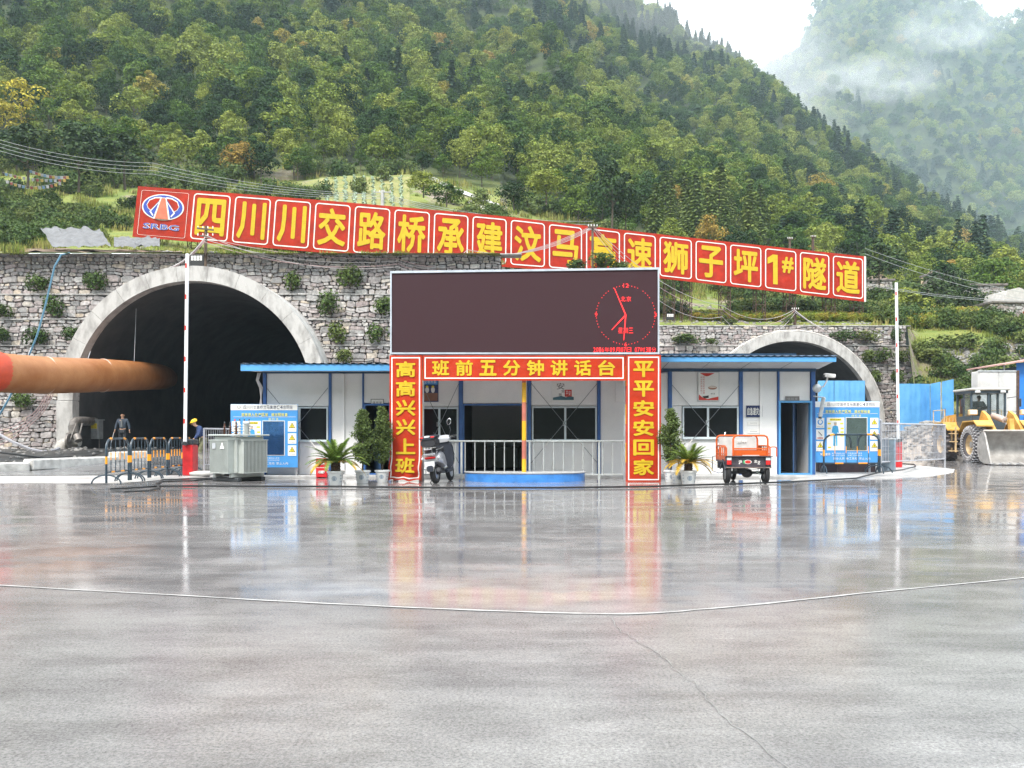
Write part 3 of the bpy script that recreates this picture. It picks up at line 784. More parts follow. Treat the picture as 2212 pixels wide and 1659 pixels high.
# the return of the near wall, running back to the far one
mb = MB(); Rq = random.Random(9)
rt = thing('stone_wall', 'short stone return wall linking the near and far retaining walls', 'stone wall', (-.6, 49, 0))
mb.bb(-.9, -.12, -7.6, 9.5, -.2, 9.5); mb.build('mortar_backing', mort, rt)
mb = MB()
for c in stone_rows(Rq, 41, 58, -.2, 9.5, .4):
    a = MB(); stone(a, Rq, c, 0); mb.add([(-y_-.1, x_-49, z_) for x_, y_, z_ in a.v], a.f)
tag(mb.build('small_stones', sm, rt, True, 30), 'rubble stones of the return wall', kind='stuff')

# ================================================================ TUNNELS
conc = M('portal_concrete', (.27, .26, .25), .75, var=.1, scale=1.5, bump=.6, bscale=6, col2=(.50, .49, .475), lo=.34, hi=.56, stretch=(1.6, 1.6, .7))
conc2 = M('barrel_concrete', (.42, .41, .40), .8, scale=1.5, bump=.5, col2=(.6, .59, .57))
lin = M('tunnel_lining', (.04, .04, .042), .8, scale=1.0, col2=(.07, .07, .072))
def arc(P, r, a0=0, a1=180, n=40): return [(P['x']+r*math.cos(math.radians(lerp(a0, a1, i/n))), P['z']+r*math.sin(math.radians(lerp(a0, a1, i/n)))) for i in range(n+1)]
def portal(P, name, label, y1, back, zb):
    org = Vector((P['x'], P['y'], 0)); t = thing(name, label, 'tunnel', org)
    ring = 13
    for i in range(ring):
        a0, a1 = 180*i/ring+.05, 180*(i+1)/ring-.05
        o, q = arc(P, P['ro'], a0, a1, 6), arc(P, P['ri'], a0, a1, 6)
        m_ = MB().prism([(x-org.x, z) for x, z in o+q[::-1]], 0, .6); m_.build('ring_segment', conc, t, True, 30)
    for s in (-1, 1):
        xa, xb = s*P['ri'], s*P['ro']
        m_ = MB().bb(xa, xb+s*.06, 0, .6, zb, P['z']-.015, b=.02); m_.build('portal_leg', conc, t)
    m_ = MB()      # outer barrel, ribbed
    yy = [.6+i*.0 for i in range(1)]
    L_ = y1-P['y']; steps = [.6]; k = 0
    while steps[-1] < L_: steps.append(steps[-1]+.14)
    vs = []; nn = 40
    for j, y in enumerate(steps):
        r = P['ro']-.03+(.05 if (j//2) % 2 else 0)
        for x, z in [(P['x']+r, zb)]+arc(P, r, 0, 180, nn)+[(P['x']-r, zb)]: vs.append((x-org.x, y, z))
    w = nn+3
    m_.add(vs, [(j*w+i, j*w+i+1, (j+1)*w+i+1, (j+1)*w+i) for j in range(len(steps)-1) for i in range(w-1)]); m_.build('barrel', conc2, t, True, 20)
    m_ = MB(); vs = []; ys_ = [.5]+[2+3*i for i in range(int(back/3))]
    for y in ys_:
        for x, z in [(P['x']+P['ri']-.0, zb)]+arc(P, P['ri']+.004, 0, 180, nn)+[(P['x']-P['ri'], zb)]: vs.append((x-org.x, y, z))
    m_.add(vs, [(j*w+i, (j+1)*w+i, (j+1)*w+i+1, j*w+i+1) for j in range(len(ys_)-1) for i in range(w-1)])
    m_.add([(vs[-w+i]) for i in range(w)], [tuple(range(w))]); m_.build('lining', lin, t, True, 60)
    return t
portal(PL, 'road_tunnel', 'wide dark road tunnel mouth with a pale concrete arch in the near wall', 41.6, 60, .3)
rp = portal(PR, 'road_tunnel', 'partly hidden tunnel mouth with a pale arch beyond the office roof', 59.4, 45, -.1)
m_ = MB()
for r, y in ((6.24, .15), (6.22, .75)):
    m_.tube([(r*math.cos(math.radians(a)), y, 2.0+r*math.sin(math.radians(a))) for a in range(-8, 189, 6)], .045, 6)
m_.build('edge_pipe', M('white_pipe', (.6, .58, .55), .5, var=.3), rp)
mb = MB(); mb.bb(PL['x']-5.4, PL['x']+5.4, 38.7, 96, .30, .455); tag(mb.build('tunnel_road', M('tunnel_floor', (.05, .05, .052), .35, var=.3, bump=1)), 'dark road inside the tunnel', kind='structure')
# ================================================================ LONG RED BANNER ON THE HILLSIDE
red = M('banner_red', (.38, .020, .004), .6, spec=.25, var=.2, scale=1.6, bump=2, bscale=2.2)
yel = M('banner_yellow', (.58, .40, .018), .6, spec=.25, var=.08)
wht = M('banner_white', (.80, .78, .76), .5, var=.05)
rust = M('rusty_steel', (.10, .06, .045), .7, .3, var=.4, scale=8)
galv = M('galvanised_steel', (.52, .54, .56), .4, .6, var=.15, scale=6)
btop = [(300, 402), (700, 433), (1080, 466), (1470, 511), (1868, 554)]; bbot = [(289, 511), (761, 551), (1080, 576), (1426, 601), (1867, 652)]
def bD(u): return lerp(56, 62, (u-300)/1568)
bb_ = thing('hillside_billboard', 'long sloping red banner with yellow characters across the hillside above the walls', 'billboard', at(1080, 576, bD(1080)))
bo = Vector(bb_.location)
edges = [(297, 405, '@'), (415, 497, '四'), (503, 582, '川'), (592, 670, '川'), (678, 757, '交'), (763, 842, '路'), (850, 929, '桥'), (935, 1013, '承'), (1018, 1096, '建'), (1101, 1178, '汶'), (1185, 1260, '马'), (1263, 1340, '高'), (1347, 1416, '速'), (1425, 1495, '狮'), (1502, 1568, '子'), (1578, 1645, '坪'), (1652, 1720, '1#'), (1728, 1792, '隧'), (1798, 1858, '道')]
cuts = [292]+[(edges[i][1]+edges[i+1][0])/2 for i in range(18)]+[1868]
def bmap(u0, u1, dy=0):
    lean0, lean1 = lerp(-6, 0, min(1, (u0-292)/900)), lerp(-6, 0, min(1, (u1-292)/900))
    tl = at(u0-lean0, itp(u0, btop), bD(u0)); bl = at(u0+lean0, itp(u0, bbot), bD(u0))
    tr = at(u1-lean1, itp(u1, btop), bD(u1)); br = at(u1+lean1, itp(u1, bbot), bD(u1))
    def T(s, t, d=0):
        q = (bl.lerp(br, s)).lerp(tl.lerp(tr, s), t)-bo; q.y += -d-dy; return q
    return T
def rrect(T, x0, x1, y0, y1, w, r, d, mb, k=0):       # rounded frame line
    def pts(x0, x1, y0, y1, r, ry):
        P = []
        for cx, cy, a0 in ((x1-r, y1-ry, 0), (x0+r, y1-ry, 90), (x0+r, y0+ry, 180), (x1-r, y0+ry, 270)):
            for i in range(4): a = math.radians(a0+30*i); P.append((cx+r*math.cos(a), cy+ry*math.sin(a)))
        return P
    A = pts(x0, x1, y0, y1, r, r*.75); B = pts(x0+w, x1-w, y0+w*.75, y1-w*.75, max(.005, r-w), max(.005, (r-w)*.75)); n = len(A)
    # long sides are split so that the line follows the cloth
    mb.add([T(a, b, d) for a, b in A]+[T(a, b, d) for a, b in B], [(i, (i+1) % n, n+(i+1) % n, n+i) for i in range(n)], k)
blue_e = M('emblem_blue', (.03, .07, .42), .5)
for i, (u0, u1, ch) in enumerate(edges):
    T = bmap(cuts[i], cuts[i+1]); m_ = MB(); N_ = 8
    vs = [T(a/N_, b/N_) for a in range(N_+1) for b in range(N_+1)]+[T(a/N_, b/N_, -.06) for a in (0, N_) for b in (0, N_)]
    m_.add(vs, [(a*(N_+1)+b, (a+1)*(N_+1)+b, (a+1)*(N_+1)+b+1, a*(N_+1)+b+1) for a in range(N_) for b in range(N_)])
    K = (N_+1)**2; c00, c01, c10, c11 = 0, N_, N_*(N_+1), N_*(N_+1)+N_
    m_.add([vs[c00], vs[c01], vs[c10], vs[c11]]+vs[K:], [(0, 1, 5, 4), (1, 3, 7, 5), (3, 2, 6, 7), (2, 0, 4, 6), (4, 5, 7, 6)])
    pn = m_.build('panel', red, bb_, True, 60)
    L_ = MB(); w = 1.0; m0 = .055
    if ch != '@':
        rrect(T, m0, 1-m0, .055, .945, .028, .09, .02, L_); L_.build('border', wht, pn)
        G = MB(); 
        if ch == '1#':
            G.add([T(a, b, .035) for a, b in ((.28, .16), (.41, .16), (.41, .82), (.28, .82))], [(0, 1, 2, 3)]); G.add([T(a, b, .037) for a, b in ((.12, .60), (.28, .66), (.34, .82), (.27, .82), (.12, .73))], [(0, 1, 2, 3, 4)])
            for s_, cx_, cy_, ww, hh in (('#', .70, .62, .34, .36),):
                vs_, fs_ = glyph(s_, 1, 1, .05); G.add([T(cx_+a*ww, cy_+c*hh, .03-b) for a, b, c in vs_], fs_)
        else:
            vs_, fs_ = GC.setdefault((ch, .038), glyph(ch, 1, 1, .038)); G.add([T(.5+a*.70, .5+c*.72, .03-b) for a, b, c in vs_], fs_)
        G.build('character', yel, pn, False)
    else:
        rrect(T, .08, .95, .05, .93, .006, .04, .02, L_); L_.build('border', wht, pn)
        def ring(cx, cy, ra, rb, sa, sb, d, a0=0, a1=360, n=40):
            g_ = MB(); V = []
            for j in range(n+1):
                a = math.radians(lerp(a0, a1, j/n)); V += [T(cx+ra*math.cos(a), cy+rb*math.sin(a), d), T(cx+sa*math.cos(a), cy+sb*math.sin(a), d)]
            g_.add(V, [(2*j, 2*j+2, 2*j+3, 2*j+1) for j in range(n)]); return g_
        cx, cy = .5, .62
        ring(cx, cy, .385, .255, .001, .001, .03).build('emblem_rim', wht, pn)
        ring(cx, cy, .36, .235, .001, .001, .045).build('emblem_disc', blue_e, pn)
        def poly(P, m, d, nm):
            g_ = MB(); g_.add([T(cx+a, cy+b, d) for a, b in P], [tuple(range(len(P)))]); g_.build(nm, m, pn, False)
        # two white-edged red lobes left and right of the road, and the road itself
        for s in (-1, 1):
            lobe = [(.04, .20), (.15, .19), (.26, .13), (.30, .03), (.27, -.04), (.22, -.08)]
            if s < 0: lobe = [(-a, b) for a, b in lobe][::-1]
            poly(lobe, wht, .055, 'emblem_edge'); poly([(a*.92+.012*s, b*.86) for a, b in lobe], red, .065, 'emblem_lobe')
            bl_ = [(.03, .17), (.235, -.10), (.17, -.19), (.10, -.06)]
            if s < 0: bl_ = [(-a, b) for a, b in bl_][::-1]
            poly(bl_, wht, .07, 'emblem_edge')
            bl2 = [(.045, .135), (.205, -.095), (.155, -.165), (.105, -.06)]
            if s < 0: bl2 = [(-a, b) for a, b in bl2][::-1]
            poly(bl2, blue_e, .08, 'emblem_arm')
        poly([(-.055, .185), (.055, .185), (.155, -.235), (-.155, -.235)][::-1], wht, .09, 'emblem_edge')
        poly([(-.035, .175), (.035, .175), (.125, -.235), (-.125, -.235)][::-1], M('emblem_salmon', (.65, .16, .09), .5), .10, 'emblem_road')
        for off, m, d, nm in ((.05, wht, .03, 'letter_edge'), (.02, blue_e, .045, 'letters')):
            vs_, fs_ = glyph('SRBG', 1, 1, off); k_ = 1.06 if off > .05 else 1
            g_ = MB(); g_.add([T(.5+a*.66*k_, .235+c*.115*k_*(1.15 if off > .05 else 1), d-b*.5) for a, b, c in vs_], fs_); g_.build(nm, m, pn, False)
# white edge strip, and the lattice frame that carries the cloth
m_ = MB(); T = bmap(1866.5, 1870.5); m_.add([T(a, b, d) for a in (0, 1) for b in (0, 1) for d in (.03, -.1)], [(0, 4, 6, 2), (1, 3, 7, 5), (4, 5, 7, 6), (0, 2, 3, 1), (2, 6, 7, 3), (0, 1, 5, 4)]); m_.build('edge_strip', wht, bb_)
def lattice(mb, p0, p1, w, n, r=.03):
    p0, p1 = Vector(p0), Vector(p1); c = [(-w, -w), (w, -w), (w, w), (-w, w)]
    for dx, dy in c: mb.tube([p0+Vector((dx, dy, 0)), p1+Vector((dx, dy, 0))], r, 4)
    for i in range(n):
        a, b = p0.lerp(p1, i/n), p0.lerp(p1, (i+1)/n)
        for j in range(4):
            q, s = c[j], c[(j+1) % 4]
            mb.tube([a+Vector((*q, 0)), b+Vector((*s, 0))], r*.6, 4); mb.tube([b+Vector((*q, 0)), b+Vector((*s, 0))], r*.6, 4)
for u in (330, 420, 520, 640, 760, 880, 1000, 1110, 1220, 1330, 1445, 1482, 1565, 1640, 1705, 1790, 1850):
    D = bD(u)+.7; x = XX(u, D); m_ = MB(); zt = ZZ(itp(u, btop), bD(u))-.3+(.55 if u in (330, 560, 1000) else 0)
    lattice(m_, (x-bo.x, D-bo.y, terrain_z(x, D)-.4), (x-bo.x, D-bo.y, zt-bo.z+bo.z), .35, 7, .035)
    m_.v = [(a, b, c-bo.z) for a, b, c in m_.v]; m_.build('lattice_support', rust, bb_)

# ================================================================ POLES AND CABLES
wood = M('weathered_wood', (.13, .095, .07), .85, var=.3, stretch=(8, 8, 1), bump=.6)
cpole = M('pole_concrete', (.45, .45, .44), .7, var=.15)
insul = M('porcelain', (.75, .75, .72), .2, var=.05)
def pole(u, vt, D, zb, label, cat='utility pole', h=None, mat_=wood, arms=1, r=.07, aw=.7, tilt=0):
    x = XX(u, D); zt = ZZ(vt, D); t = thing('utility_pole', label, cat, (x, D, zb))
    MB().tube([(0, 0, -.3), (tilt, 0, zt-zb)], [r*1.2, r], 8).build('pole', mat_, t)
    for i in range(arms):
        z = zt-zb-.18-.35*i
        m_ = MB().box((tilt, -.1, z), (aw*(1 if i == 0 else .7), .07, .07), rot=Matrix.Rotation(.12 if tilt else 0, 3, 'Y')); a = m_.build('crossarm', mat_, t)
        m_ = MB()
        for q in (-.45, -.15, .15, .45): m_.lathe([(.02, 0), (.035, .03), (.02, .06), (.03, .09), (.012, .12)], (tilt+q*aw, -.1, z+.03), 6)
        m_.build('insulators', insul, t)
    return t
pole(443, 488, 40.2, 9.4, 'thin wooden cable pole on the wall top above the big tunnel arch', arms=2, aw=.8, tilt=.05)
pole(1280, 484, 40.8 if False else 43, 9.0, 'cable pole rising behind the top edge of the LED screen', arms=1, aw=.5, r=.06)
pole(1717, 664, 58.9, 8.7, 'short rusty cable post standing on the crown of the far tunnel arch', mat_=rust, arms=1, aw=.5, r=.10)
pole(826, 411, 66, terrain_z(XX(826, 66), 66), 'grey concrete power pole beside the vegetable field', mat_=cpole, arms=1, aw=1.4, r=.13)
pole(1706, 512, 64, terrain_z(XX(1706, 64), 64), 'slim wooden power pole peeking over the banner, nearer the middle', arms=1, aw=.4, r=.08)
pole(1756, 508, 66, terrain_z(XX(1756, 66), 66), 'rusty power pole peeking over the banner above the tunnel characters', mat_=rust, arms=1, aw=.4, r=.10)
def cable(name, label, pts, r, m, sag=.0, n=24, parent=None, cat='cable', group=None):
    P = []
    for (a, b) in zip(pts, pts[1:]):
        a, b = Vector(a), Vector(b)
        for i in range(n): t = i/n; q = a.lerp(b, t); q.z -= sag*4*t*(1-t); P.append(q)
    P.append(Vector(pts[-1])); o = P[0].copy()
    m_ = MB().tube([p-o for p in P], r, 5); x = obj(name, m_.mesh(name, m), parent, o); return tag(x, label, cat, group)
cw = M('white_cable', (.42, .39, .39), .5, var=.1); cp = M('pink_cable', (.42, .29, .29), .5, var=.1); ck = M('black_cable', (.02, .02, .022), .45); cg = M('grey_wire', (.42, .44, .47), .5)
A = at(443, 512, 40); B = at(1280, 487, 43)
for i, (dz, sg) in enumerate(((0, 2.2), (-.12, 2.5), (-.25, 2.7), (.1, 1.9))):
    cable('overhead_cable', 'pale overhead cable sagging low along the stone wall top towards the LED screen pole', [A+Vector((0, 0, dz)), at(860, 558+6*i, 40.3), at(1010, 563-8*i, 41), B+Vector((0, 0, -.05*i))], .016, cw if i % 2 else cp, .35+.1*i, group='pale cables looping over the wall top')
for i in range(3):
    cable('overhead_cable', 'pink cable dropping from the wooden pole down to the tunnel arch', [A+Vector((0, 0, -.1*i)), at(365-6*i, 578+3*i, 39)], .024, cp if i else cw, .25, group='cables dropping to the tunnel arch')
for i in range(4):
    cable('overhead_cable', 'pale cable sagging from the LED screen pole towards the far arch post', [B+Vector((0, 0, -.06*i)), at(1560, 660+8*i, 54), at(1717, 668+3*i, 58.6)], .017, (cw, cp, ck, cw)[i], .8+.25*i, group='cables sagging towards the far arch')
    cable('overhead_cable', 'cable bundle running down along the far tunnel arch', [at(1717, 670+2*i, 58.6), at(1780+8*i, 712+3*i, 57)], .03, (cw, ck, cw, ck)[i], .1, group='cables on the far arch')
for i in range(4):
    cable('power_line', 'thin power line crossing the dark hillside above the banner start', [at(-40, 290+8*i, 62), at(330, 352+8*i, 64), at(826, 420+3*i, 66)], .014, cg, .5, group='power lines above the banner')
    cable('power_line', 'thin power line running down from the concrete pole behind the banner', [at(826, 418+3*i, 66), at(1280, 478+7*i, 64)], .014, cg, .6, group='power lines behind the banner')
for i, (a, b) in enumerate((((1868, 548), (2260, 655)), ((1868, 536), (2260, 640)), ((1868, 611), (2260, 648)), ((1868, 614), (2260, 652)))):
    cable('power_line', 'thin power line crossing in front of the village hillside', [at(*a, 66), at(*b, 66)], .016, cg, .4, group='power lines by the village')
hose = M('blue_hose', (.06, .16, .24), .4)
cable('water_hose', 'thin blue hose hanging down the stone wall at the left', [at(150, 546, 40.3), at(132, 550, 39.6), at(118, 575, 39.3), at(98, 660, 38.9), at(80, 725, 38.4), at(62, 768, 38.2), at(20, 860, 37.8), at(-10, 910, 37.5)], .045, hose, .02, 6, cat='hose')
for i in range(4):
    cable('loose_cable', 'pink loose cable drooping below the big air duct', [at(102+5*i, 846, 36), at(60+4*i, 900+4*i, 36.2), at(-20, 930+12*i, 36)], .02, cp, .2, 10, group='loose cables below the duct')
cable('drain_hose', 'grey hose lying on the rubble at the foot of the wall', [at(-20, 925, 34), at(40, 960, 33), at(90, 975, 33), at(128, 968, 34)], .06, M('grey_hose', (.3, .3, .33), .5), .05, 8, cat='hose')
cable('drain_hose', 'black hose looping over the mud towards the tunnel', [at(-20, 975, 31), at(100, 990, 30), at(200, 985, 31), at(250, 972, 35)], .04, ck, .0, 8, cat='hose')
# prayer flags
pf = thing('prayer_flags', 'strings of small coloured prayer flags against the dark bushes', 'prayer flags', at(5, 380, 72)); o_ = Vector(pf.location)
fc = [M('flag_'+c, q, .8) for c, q in (('white', (.35, .35, .36)), ('yellow', (.35, .25, .06)), ('blue', (.12, .2, .3)), ('red', (.22, .06, .05)), ('grey', (.25, .25, .26)))]
for a, b, sg in (((5, 372), (140, 386), .25), ((8, 388), (130, 392), .5), ((60, 366), (145, 380), .2)):
    A_, B_ = at(*a, 72), at(*b, 72); m_ = MB(); m_.tube([A_.lerp(B_, t/10)-o_-Vector((0, 0, sg*4*t/10*(1-t/10))) for t in range(11)], .01, 4); m_.build('string', cg, pf)
    for i in range(14):
        t = (i+.5)/14; q = A_.lerp(B_, t)-o_-Vector((0, 0, sg*4*t*(1-t)))
        MB().add([q, q+Vector((.26, 0, -.01)), q+Vector((.25, .03, -.26)), q+Vector((.01, .05, -.24))], [(0, 3, 2, 1)]).build('flag', fc[(i*3+int(sg*10)) % 5], pf, False)
# grey tarpaulins on the soil above the wall
tarp = M('grey_tarpaulin', (.13, .13, .135), .5, var=.2, scale=3, bump=1.5, bscale=6)
def cloth(name, label, P, m, cat='tarpaulin', amp=.12, n=14, s=1.3, th=0):
    P = [Vector(p) for p in P]; o = P[0].copy(); V = []
    for i in range(n+1):
        for j in range(n+1):
            q = P[0].lerp(P[1], i/n).lerp(P[3].lerp(P[2], i/n), j/n); q = q+Vector((0, -1, .3))*amp*noise.noise(q*s)
            V.append(q-o)
    x = obj(name, MB().add(V, [(i*(n+1)+j, (i+1)*(n+1)+j, (i+1)*(n+1)+j+1, i*(n+1)+j+1) for i in range(n) for j in range(n)]).mesh(name, m), None, o)
    return tag(x, label, cat)
def onhill(u, D, dz=.12): x = XX(u, D); return Vector((x, D, terrain_z(x, D)+dz))
soilm = M('bare_soil', (.17, .12, .08), .95, var=.35, scale=3, bump=2, bscale=5)
m_ = MB(); nn = 20; V = [onhill(lerp(40, 400, i/nn), lerp(40.3, 46, j/6), .06+.1*noise.noise(Vector((i*.7, j*.9, 4)))) for i in range(nn+1) for j in range(7)]
tag(m_.add(V, [(i*7+j, (i+1)*7+j, (i+1)*7+j+1, i*7+j+1) for i in range(nn) for j in range(6)]).build('bare_soil', soilm), 'strip of bare brown soil above the left end of the wall', kind='structure')
def tarpa(label, u0, u1, D0, D1, seed):
    n_ = 22; V = []
    for i in range(n_+1):
        for j in range(n_+1):
            a, b = i/n_, j/n_; q = onhill(lerp(u0, u1, a)+(-25 if u0 < 200 else 0)*b, lerp(D0, D1, b), .30+.9*(b if u0 < 200 else b*.5)); q.z += .16*noise.noise(Vector((a*6, b*5, seed)))+.10*noise.noise(Vector((a*14, b*4, seed))); V.append(q)
    o_ = V[0].copy(); x = obj('tarpaulin', MB().add([v-o_ for v in V], [(i*(n_+1)+j, (i+1)*(n_+1)+j, (i+1)*(n_+1)+j+1, i*(n_+1)+j+1) for i in range(n_) for j in range(n_)]).mesh('tarpaulin', tarp), None, o_); tag(x, label, 'tarpaulin')
tarpa('grey tarpaulin draped over the soil at the left end of the wall top', 112, 240, 40.8, 44, 1); tarpa('second crumpled tarpaulin beside the first, nearer the tunnel arch', 246, 345, 40.9, 43, 2)
# ================================================================ BIG AIR DUCT
duct_b = M('duct_fabric', (.31, .105, .025), .55, scale=1.0, bump=.6, bscale=3, col2=(.42, .18, .065)); duct_o = M('duct_orange', (.50, .05, .010), .5, var=.1)
D0 = thing('air_duct', 'fat beige fabric air duct with an orange end running into the dark tunnel', 'air duct', at(-60, 800, 28))
def tub(pts, rr, m, nm, par, n=28):
    o = Vector(par.location); MB().tube([Vector(p)-o for p in pts], rr, n).build(nm, m, par)
tub([at(-260, 780, 27), at(-130, 788, 27.6), at(-90, 797, 27.8), at(-50, 800, 28.1), at(-12, 803, 28.55), at(-7, 804, 28.65)], [.74, .74, .74, .74, .74, .70], duct_o, 'orange_sleeve', D0)
path = [at(-9, 804, 28.6), at(12, 806, 29), at(40, 808, 29.6), at(100, 811, 31), at(170, 811, 33), at(240, 811, 36), at(300, 812, 40), at(345, 814, 46), at(372, 818, 54), at(390, 822, 64)]
P2 = []
for a, b in zip(path, path[1:]):
    for i in range(6): P2.append(a.lerp(b, i/6))
tub(P2, [.69+.004*math.sin(i*1.57) for i in range(len(P2))], duct_b, 'fabric_tube', D0)
for u, v, D in ((222, 811, 35.1), (100, 811, 31)):
    c = at(u, v, D); m_ = MB(); o = Vector(D0.location); d = Vector((.5, .85, 0)).normalized()
    m_.tube([c-o-d*.03, c-o+d*.03], .715, 28); m_.build('clamp_ring', M('pale_band', (.6, .42, .33), .6), D0)
for u, v, D in ((60, 809, 30), (190, 811, 33.6), (290, 812, 39)):
    c = at(u, v, D)-Vector(D0.location); MB().tube([c+Vector((0, 0, .68)), c+Vector((0, .2, 3.2 if D > 38.4 else 1.0))], .012, 4).build('hanger', cg, D0)
# pipe with valve and flange at the left jamb of the tunnel
pst = M('pipe_steel', (.22, .20, .185), .55, .4, var=.3, scale=4)
t = thing('water_pipe', 'grey steel pipe elbows with a valve at the left side of the tunnel mouth', 'pipe', at(135, 965, 36.8)); o = Vector(t.location)
MB().tube([at(*q)-o for q in ((330, 916, 52), (220, 910, 42), (176, 910, 38), (166, 910, 37.4), (160, 914, 37.2), (158, 922, 37), (160, 935, 37), (166, 950, 37))], .21, 14).build('upper_pipe', pst, t)
MB().tube([at(*q)-o for q in ((172, 954, 37), (160, 954, 37), (146, 955, 36.9), (136, 960, 36.9), (131, 970, 36.8), (128, 985, 36.8))], [.22, .22, .24, .27, .28, .28], 14).build('lower_elbow', M('pale_pipe', (.42, .40, .37), .5, var=.2), t)
MB().tube([at(158, 934, 37)-o, at(159, 938, 37)-o], .3, 14).build('flange', pst, t)
MB().tube([at(148, 952, 36.7)-o, at(152, 952, 36.7)-o], .33, 14).build('flange', pst, t)
MB().tube([at(166, 940, 36.6)-o, at(170, 952, 36.5)-o], .16, 12).build('valve', pst, t)
for a, b in (((165, 915), (150, 955)), ((178, 914), (168, 955))): MB().tube([at(*a, 36.8)-o, at(*b, 36.6)-o], .035, 6).build('strut', pst, t)
# electric cabinet inside the mouth
t = thing('electric_cabinet', 'small grey electric cabinet with a yellow warning sticker just inside the tunnel', 'cabinet', at(199, 964, 40)); 
MB().bb(-.42, .42, -.25, .25, .35, 1.25, b=.02).build('body', M('cabinet_grey', (.30, .31, .31), .5, var=.2), t)
MB().bb(-.34, -.08, -.27, -.252, .4, 1.2, b=.005).build('door_panel', M('cabinet_pale', (.5, .5, .48), .5), t)
MB().bb(-.47, .47, -.31, .3, 1.252, 1.30, b=.01).build('rain_hood', M('cabinet_grey', (.30, .31, .31), .5), t)
MB().bb(.08, .36, -.27, -.253, .85, 1.1).build('warning_sticker', M('sticker_yellow', (.75, .6, .04), .5), t)
mk = MB(); line(mk, '当心触电', .22, -.274, 1.03, .24, .05); line(mk, '禁止合闸', .22, -.274, .92, .24, .05); mk.build('sticker_text', ck, t, False)
for s in (-.35, .35): MB().tube([(s, 0, -.1), (s, 0, .36)], .03, 6).build('leg', pst, t)
# plants on the ledges
shm = leafmat('shrub_leaves', [(0, (.045, .085, .022)), (.5, (.08, .125, .032)), (1, (.14, .17, .045))], .2)
grs = leafmat('grass_blades', [(0, (.14, .19, .035)), (.5, (.22, .26, .06)), (1, (.32, .28, .10))], .3)
def shrub_mesh(seed, n=420, leaf=.055, flat=.8):
    R = random.Random(seed); m_ = MB()
    for i in range(6):
        a = R.random()*6.28; e = R.uniform(.35, .9); m_.tube([(0, 0, 0), (math.cos(a)*.15, math.sin(a)*.15, e*.4), (math.cos(a)*.35, math.sin(a)*.35, e*.8)], [.02, .014, .005], 4, 1)
    cs = [(R.uniform(-.25, .25), R.uniform(-.25, .25), R.uniform(.3, .75), R.uniform(.2, .34)) for _ in range(8)]
    for i in range(n):
        c = cs[i % 8]; d = rdir(R); q = Vector((c[0], c[1], c[2]*flat))+d*c[3]*R.uniform(.6, 1.1); q.z = max(.03, q.z)
        card(m_, q, d+rdir(R)*.7+Vector((0, 0, .4)), leaf*R.uniform(.6, 1.3), R, 0)
    return m_
SH = [shrub_mesh(70+i, 420+60*i).mesh('shrub', [shm, bark], False) for i in range(4)]
def shrub(u, v, D, w, label, h=None, gp=None, k=None, z=None, mat_=None):
    x = XX(u, D); o = obj('shrub', SH[R.randrange(4) if k is None else k], None, (x, D, ZZ(v, D) if z is None else z)); o.rotation_euler[2] = R.random()*6.28
    o.scale = (w, w, h or w*R.uniform(.95, 1.15)); return tag(o, label, 'shrub', gp)
# (bearing, foot, ledge depth, width) of the shrubs on the near wall
WL = [(82, 628, 40.3, 1.15, 'bushy shrub on the top ledge between the wall corner and the blue hose'), (207, 626, 40.3, 1.25, 'shrub on the top ledge of the near wall right of the blue hose'),
      (112, 684, 39.95, 1.2, 'dark shrub on the second ledge crossed by the blue hose'), (5, 684, 39.95, .9, 'shrub at the very end of the second ledge, leftmost in the picture'),
      (80, 744, 39.65, 1.15, 'shrub on the third ledge just above the fat air duct'), (0, 738, 39.65, 1.0, 'dark shrub on the third ledge at the picture edge'),
      (158, 735, 39.65, 1.0, 'light green shrub tucked beside the tunnel arch on the third ledge'), (628, 625, 40.3, 1.0, 'small thin shrub on the top ledge right of the big arch'),
      (757, 620, 40.3, 1.45, 'largest round shrub on the top ledge between arch and LED screen'), (713, 681, 39.95, 1.3, 'round dark shrub on the second ledge midway between arch and screen'),
      (828, 679, 39.95, 1.1, 'shrub on the second ledge touching the LED screen edge'), (725, 742, 39.65, 1.15, 'dense shrub on the third ledge just above the office roof'),
      (817, 742, 39.65, 1.2, 'shrub on the third ledge beside the lower corner of the LED screen'), (742, 783, 39.35, .9, 'low light shrub half hidden by the office roof edge'), (50, 880, 38.9, 1.0, 'dark shrub in the shade under the air duct')]
for u, v, D, w, lb in WL: shrub(u, v, D, w, lb, gp='shrubs on the ledges of the near wall')
WR = [(1480, 741, 58.0, 2.1, .9, 'broad low bush on the upper ledge right of the LED screen'), (1535, 744, 58, 1.1, .6, 'small yellowish bush on the upper ledge beside the broad low bush'), (1820, 738, 58.0, 2.0, 1.0, 'wide olive bush on the upper ledge right of the far arch crown'), (1873, 738, 58.0, 1.9, 1.0, 'second wide olive bush on the upper ledge near the white barrier pole'),
      (1938, 738, 58, .9, 1.3, 'narrow dark shrub on the upper ledge behind the white barrier pole'), (1878, 783, 57.7, 1.2, 1.3, 'shrub on the middle ledge closest to the far arch'), (1908, 783, 57.7, 1.3, 1.3, 'shrub on the middle ledge just left of the white barrier pole'), (1948, 783, 57.7, 1.0, 1.2, 'shrub on the middle ledge at the wall end'),
      (1893, 826, 57.4, 1.2, 1.2, 'shrub on the lower ledge beside the far arch'), (1942, 826, 57.4, 1.1, 1.2, 'shrub on the lower ledge above the blue hoarding'), (1700, 700, 58.5, 1, .6, 'weed tuft beside the cable post on the far arch'), (1575, 700, 59, 1.2, .5, 'low weed clump on the top of the far wall')]
for u, v, D, w, h, lb in WR: shrub(u, v, D, w, lb, h, gp='shrubs on the ledges of the far wall')
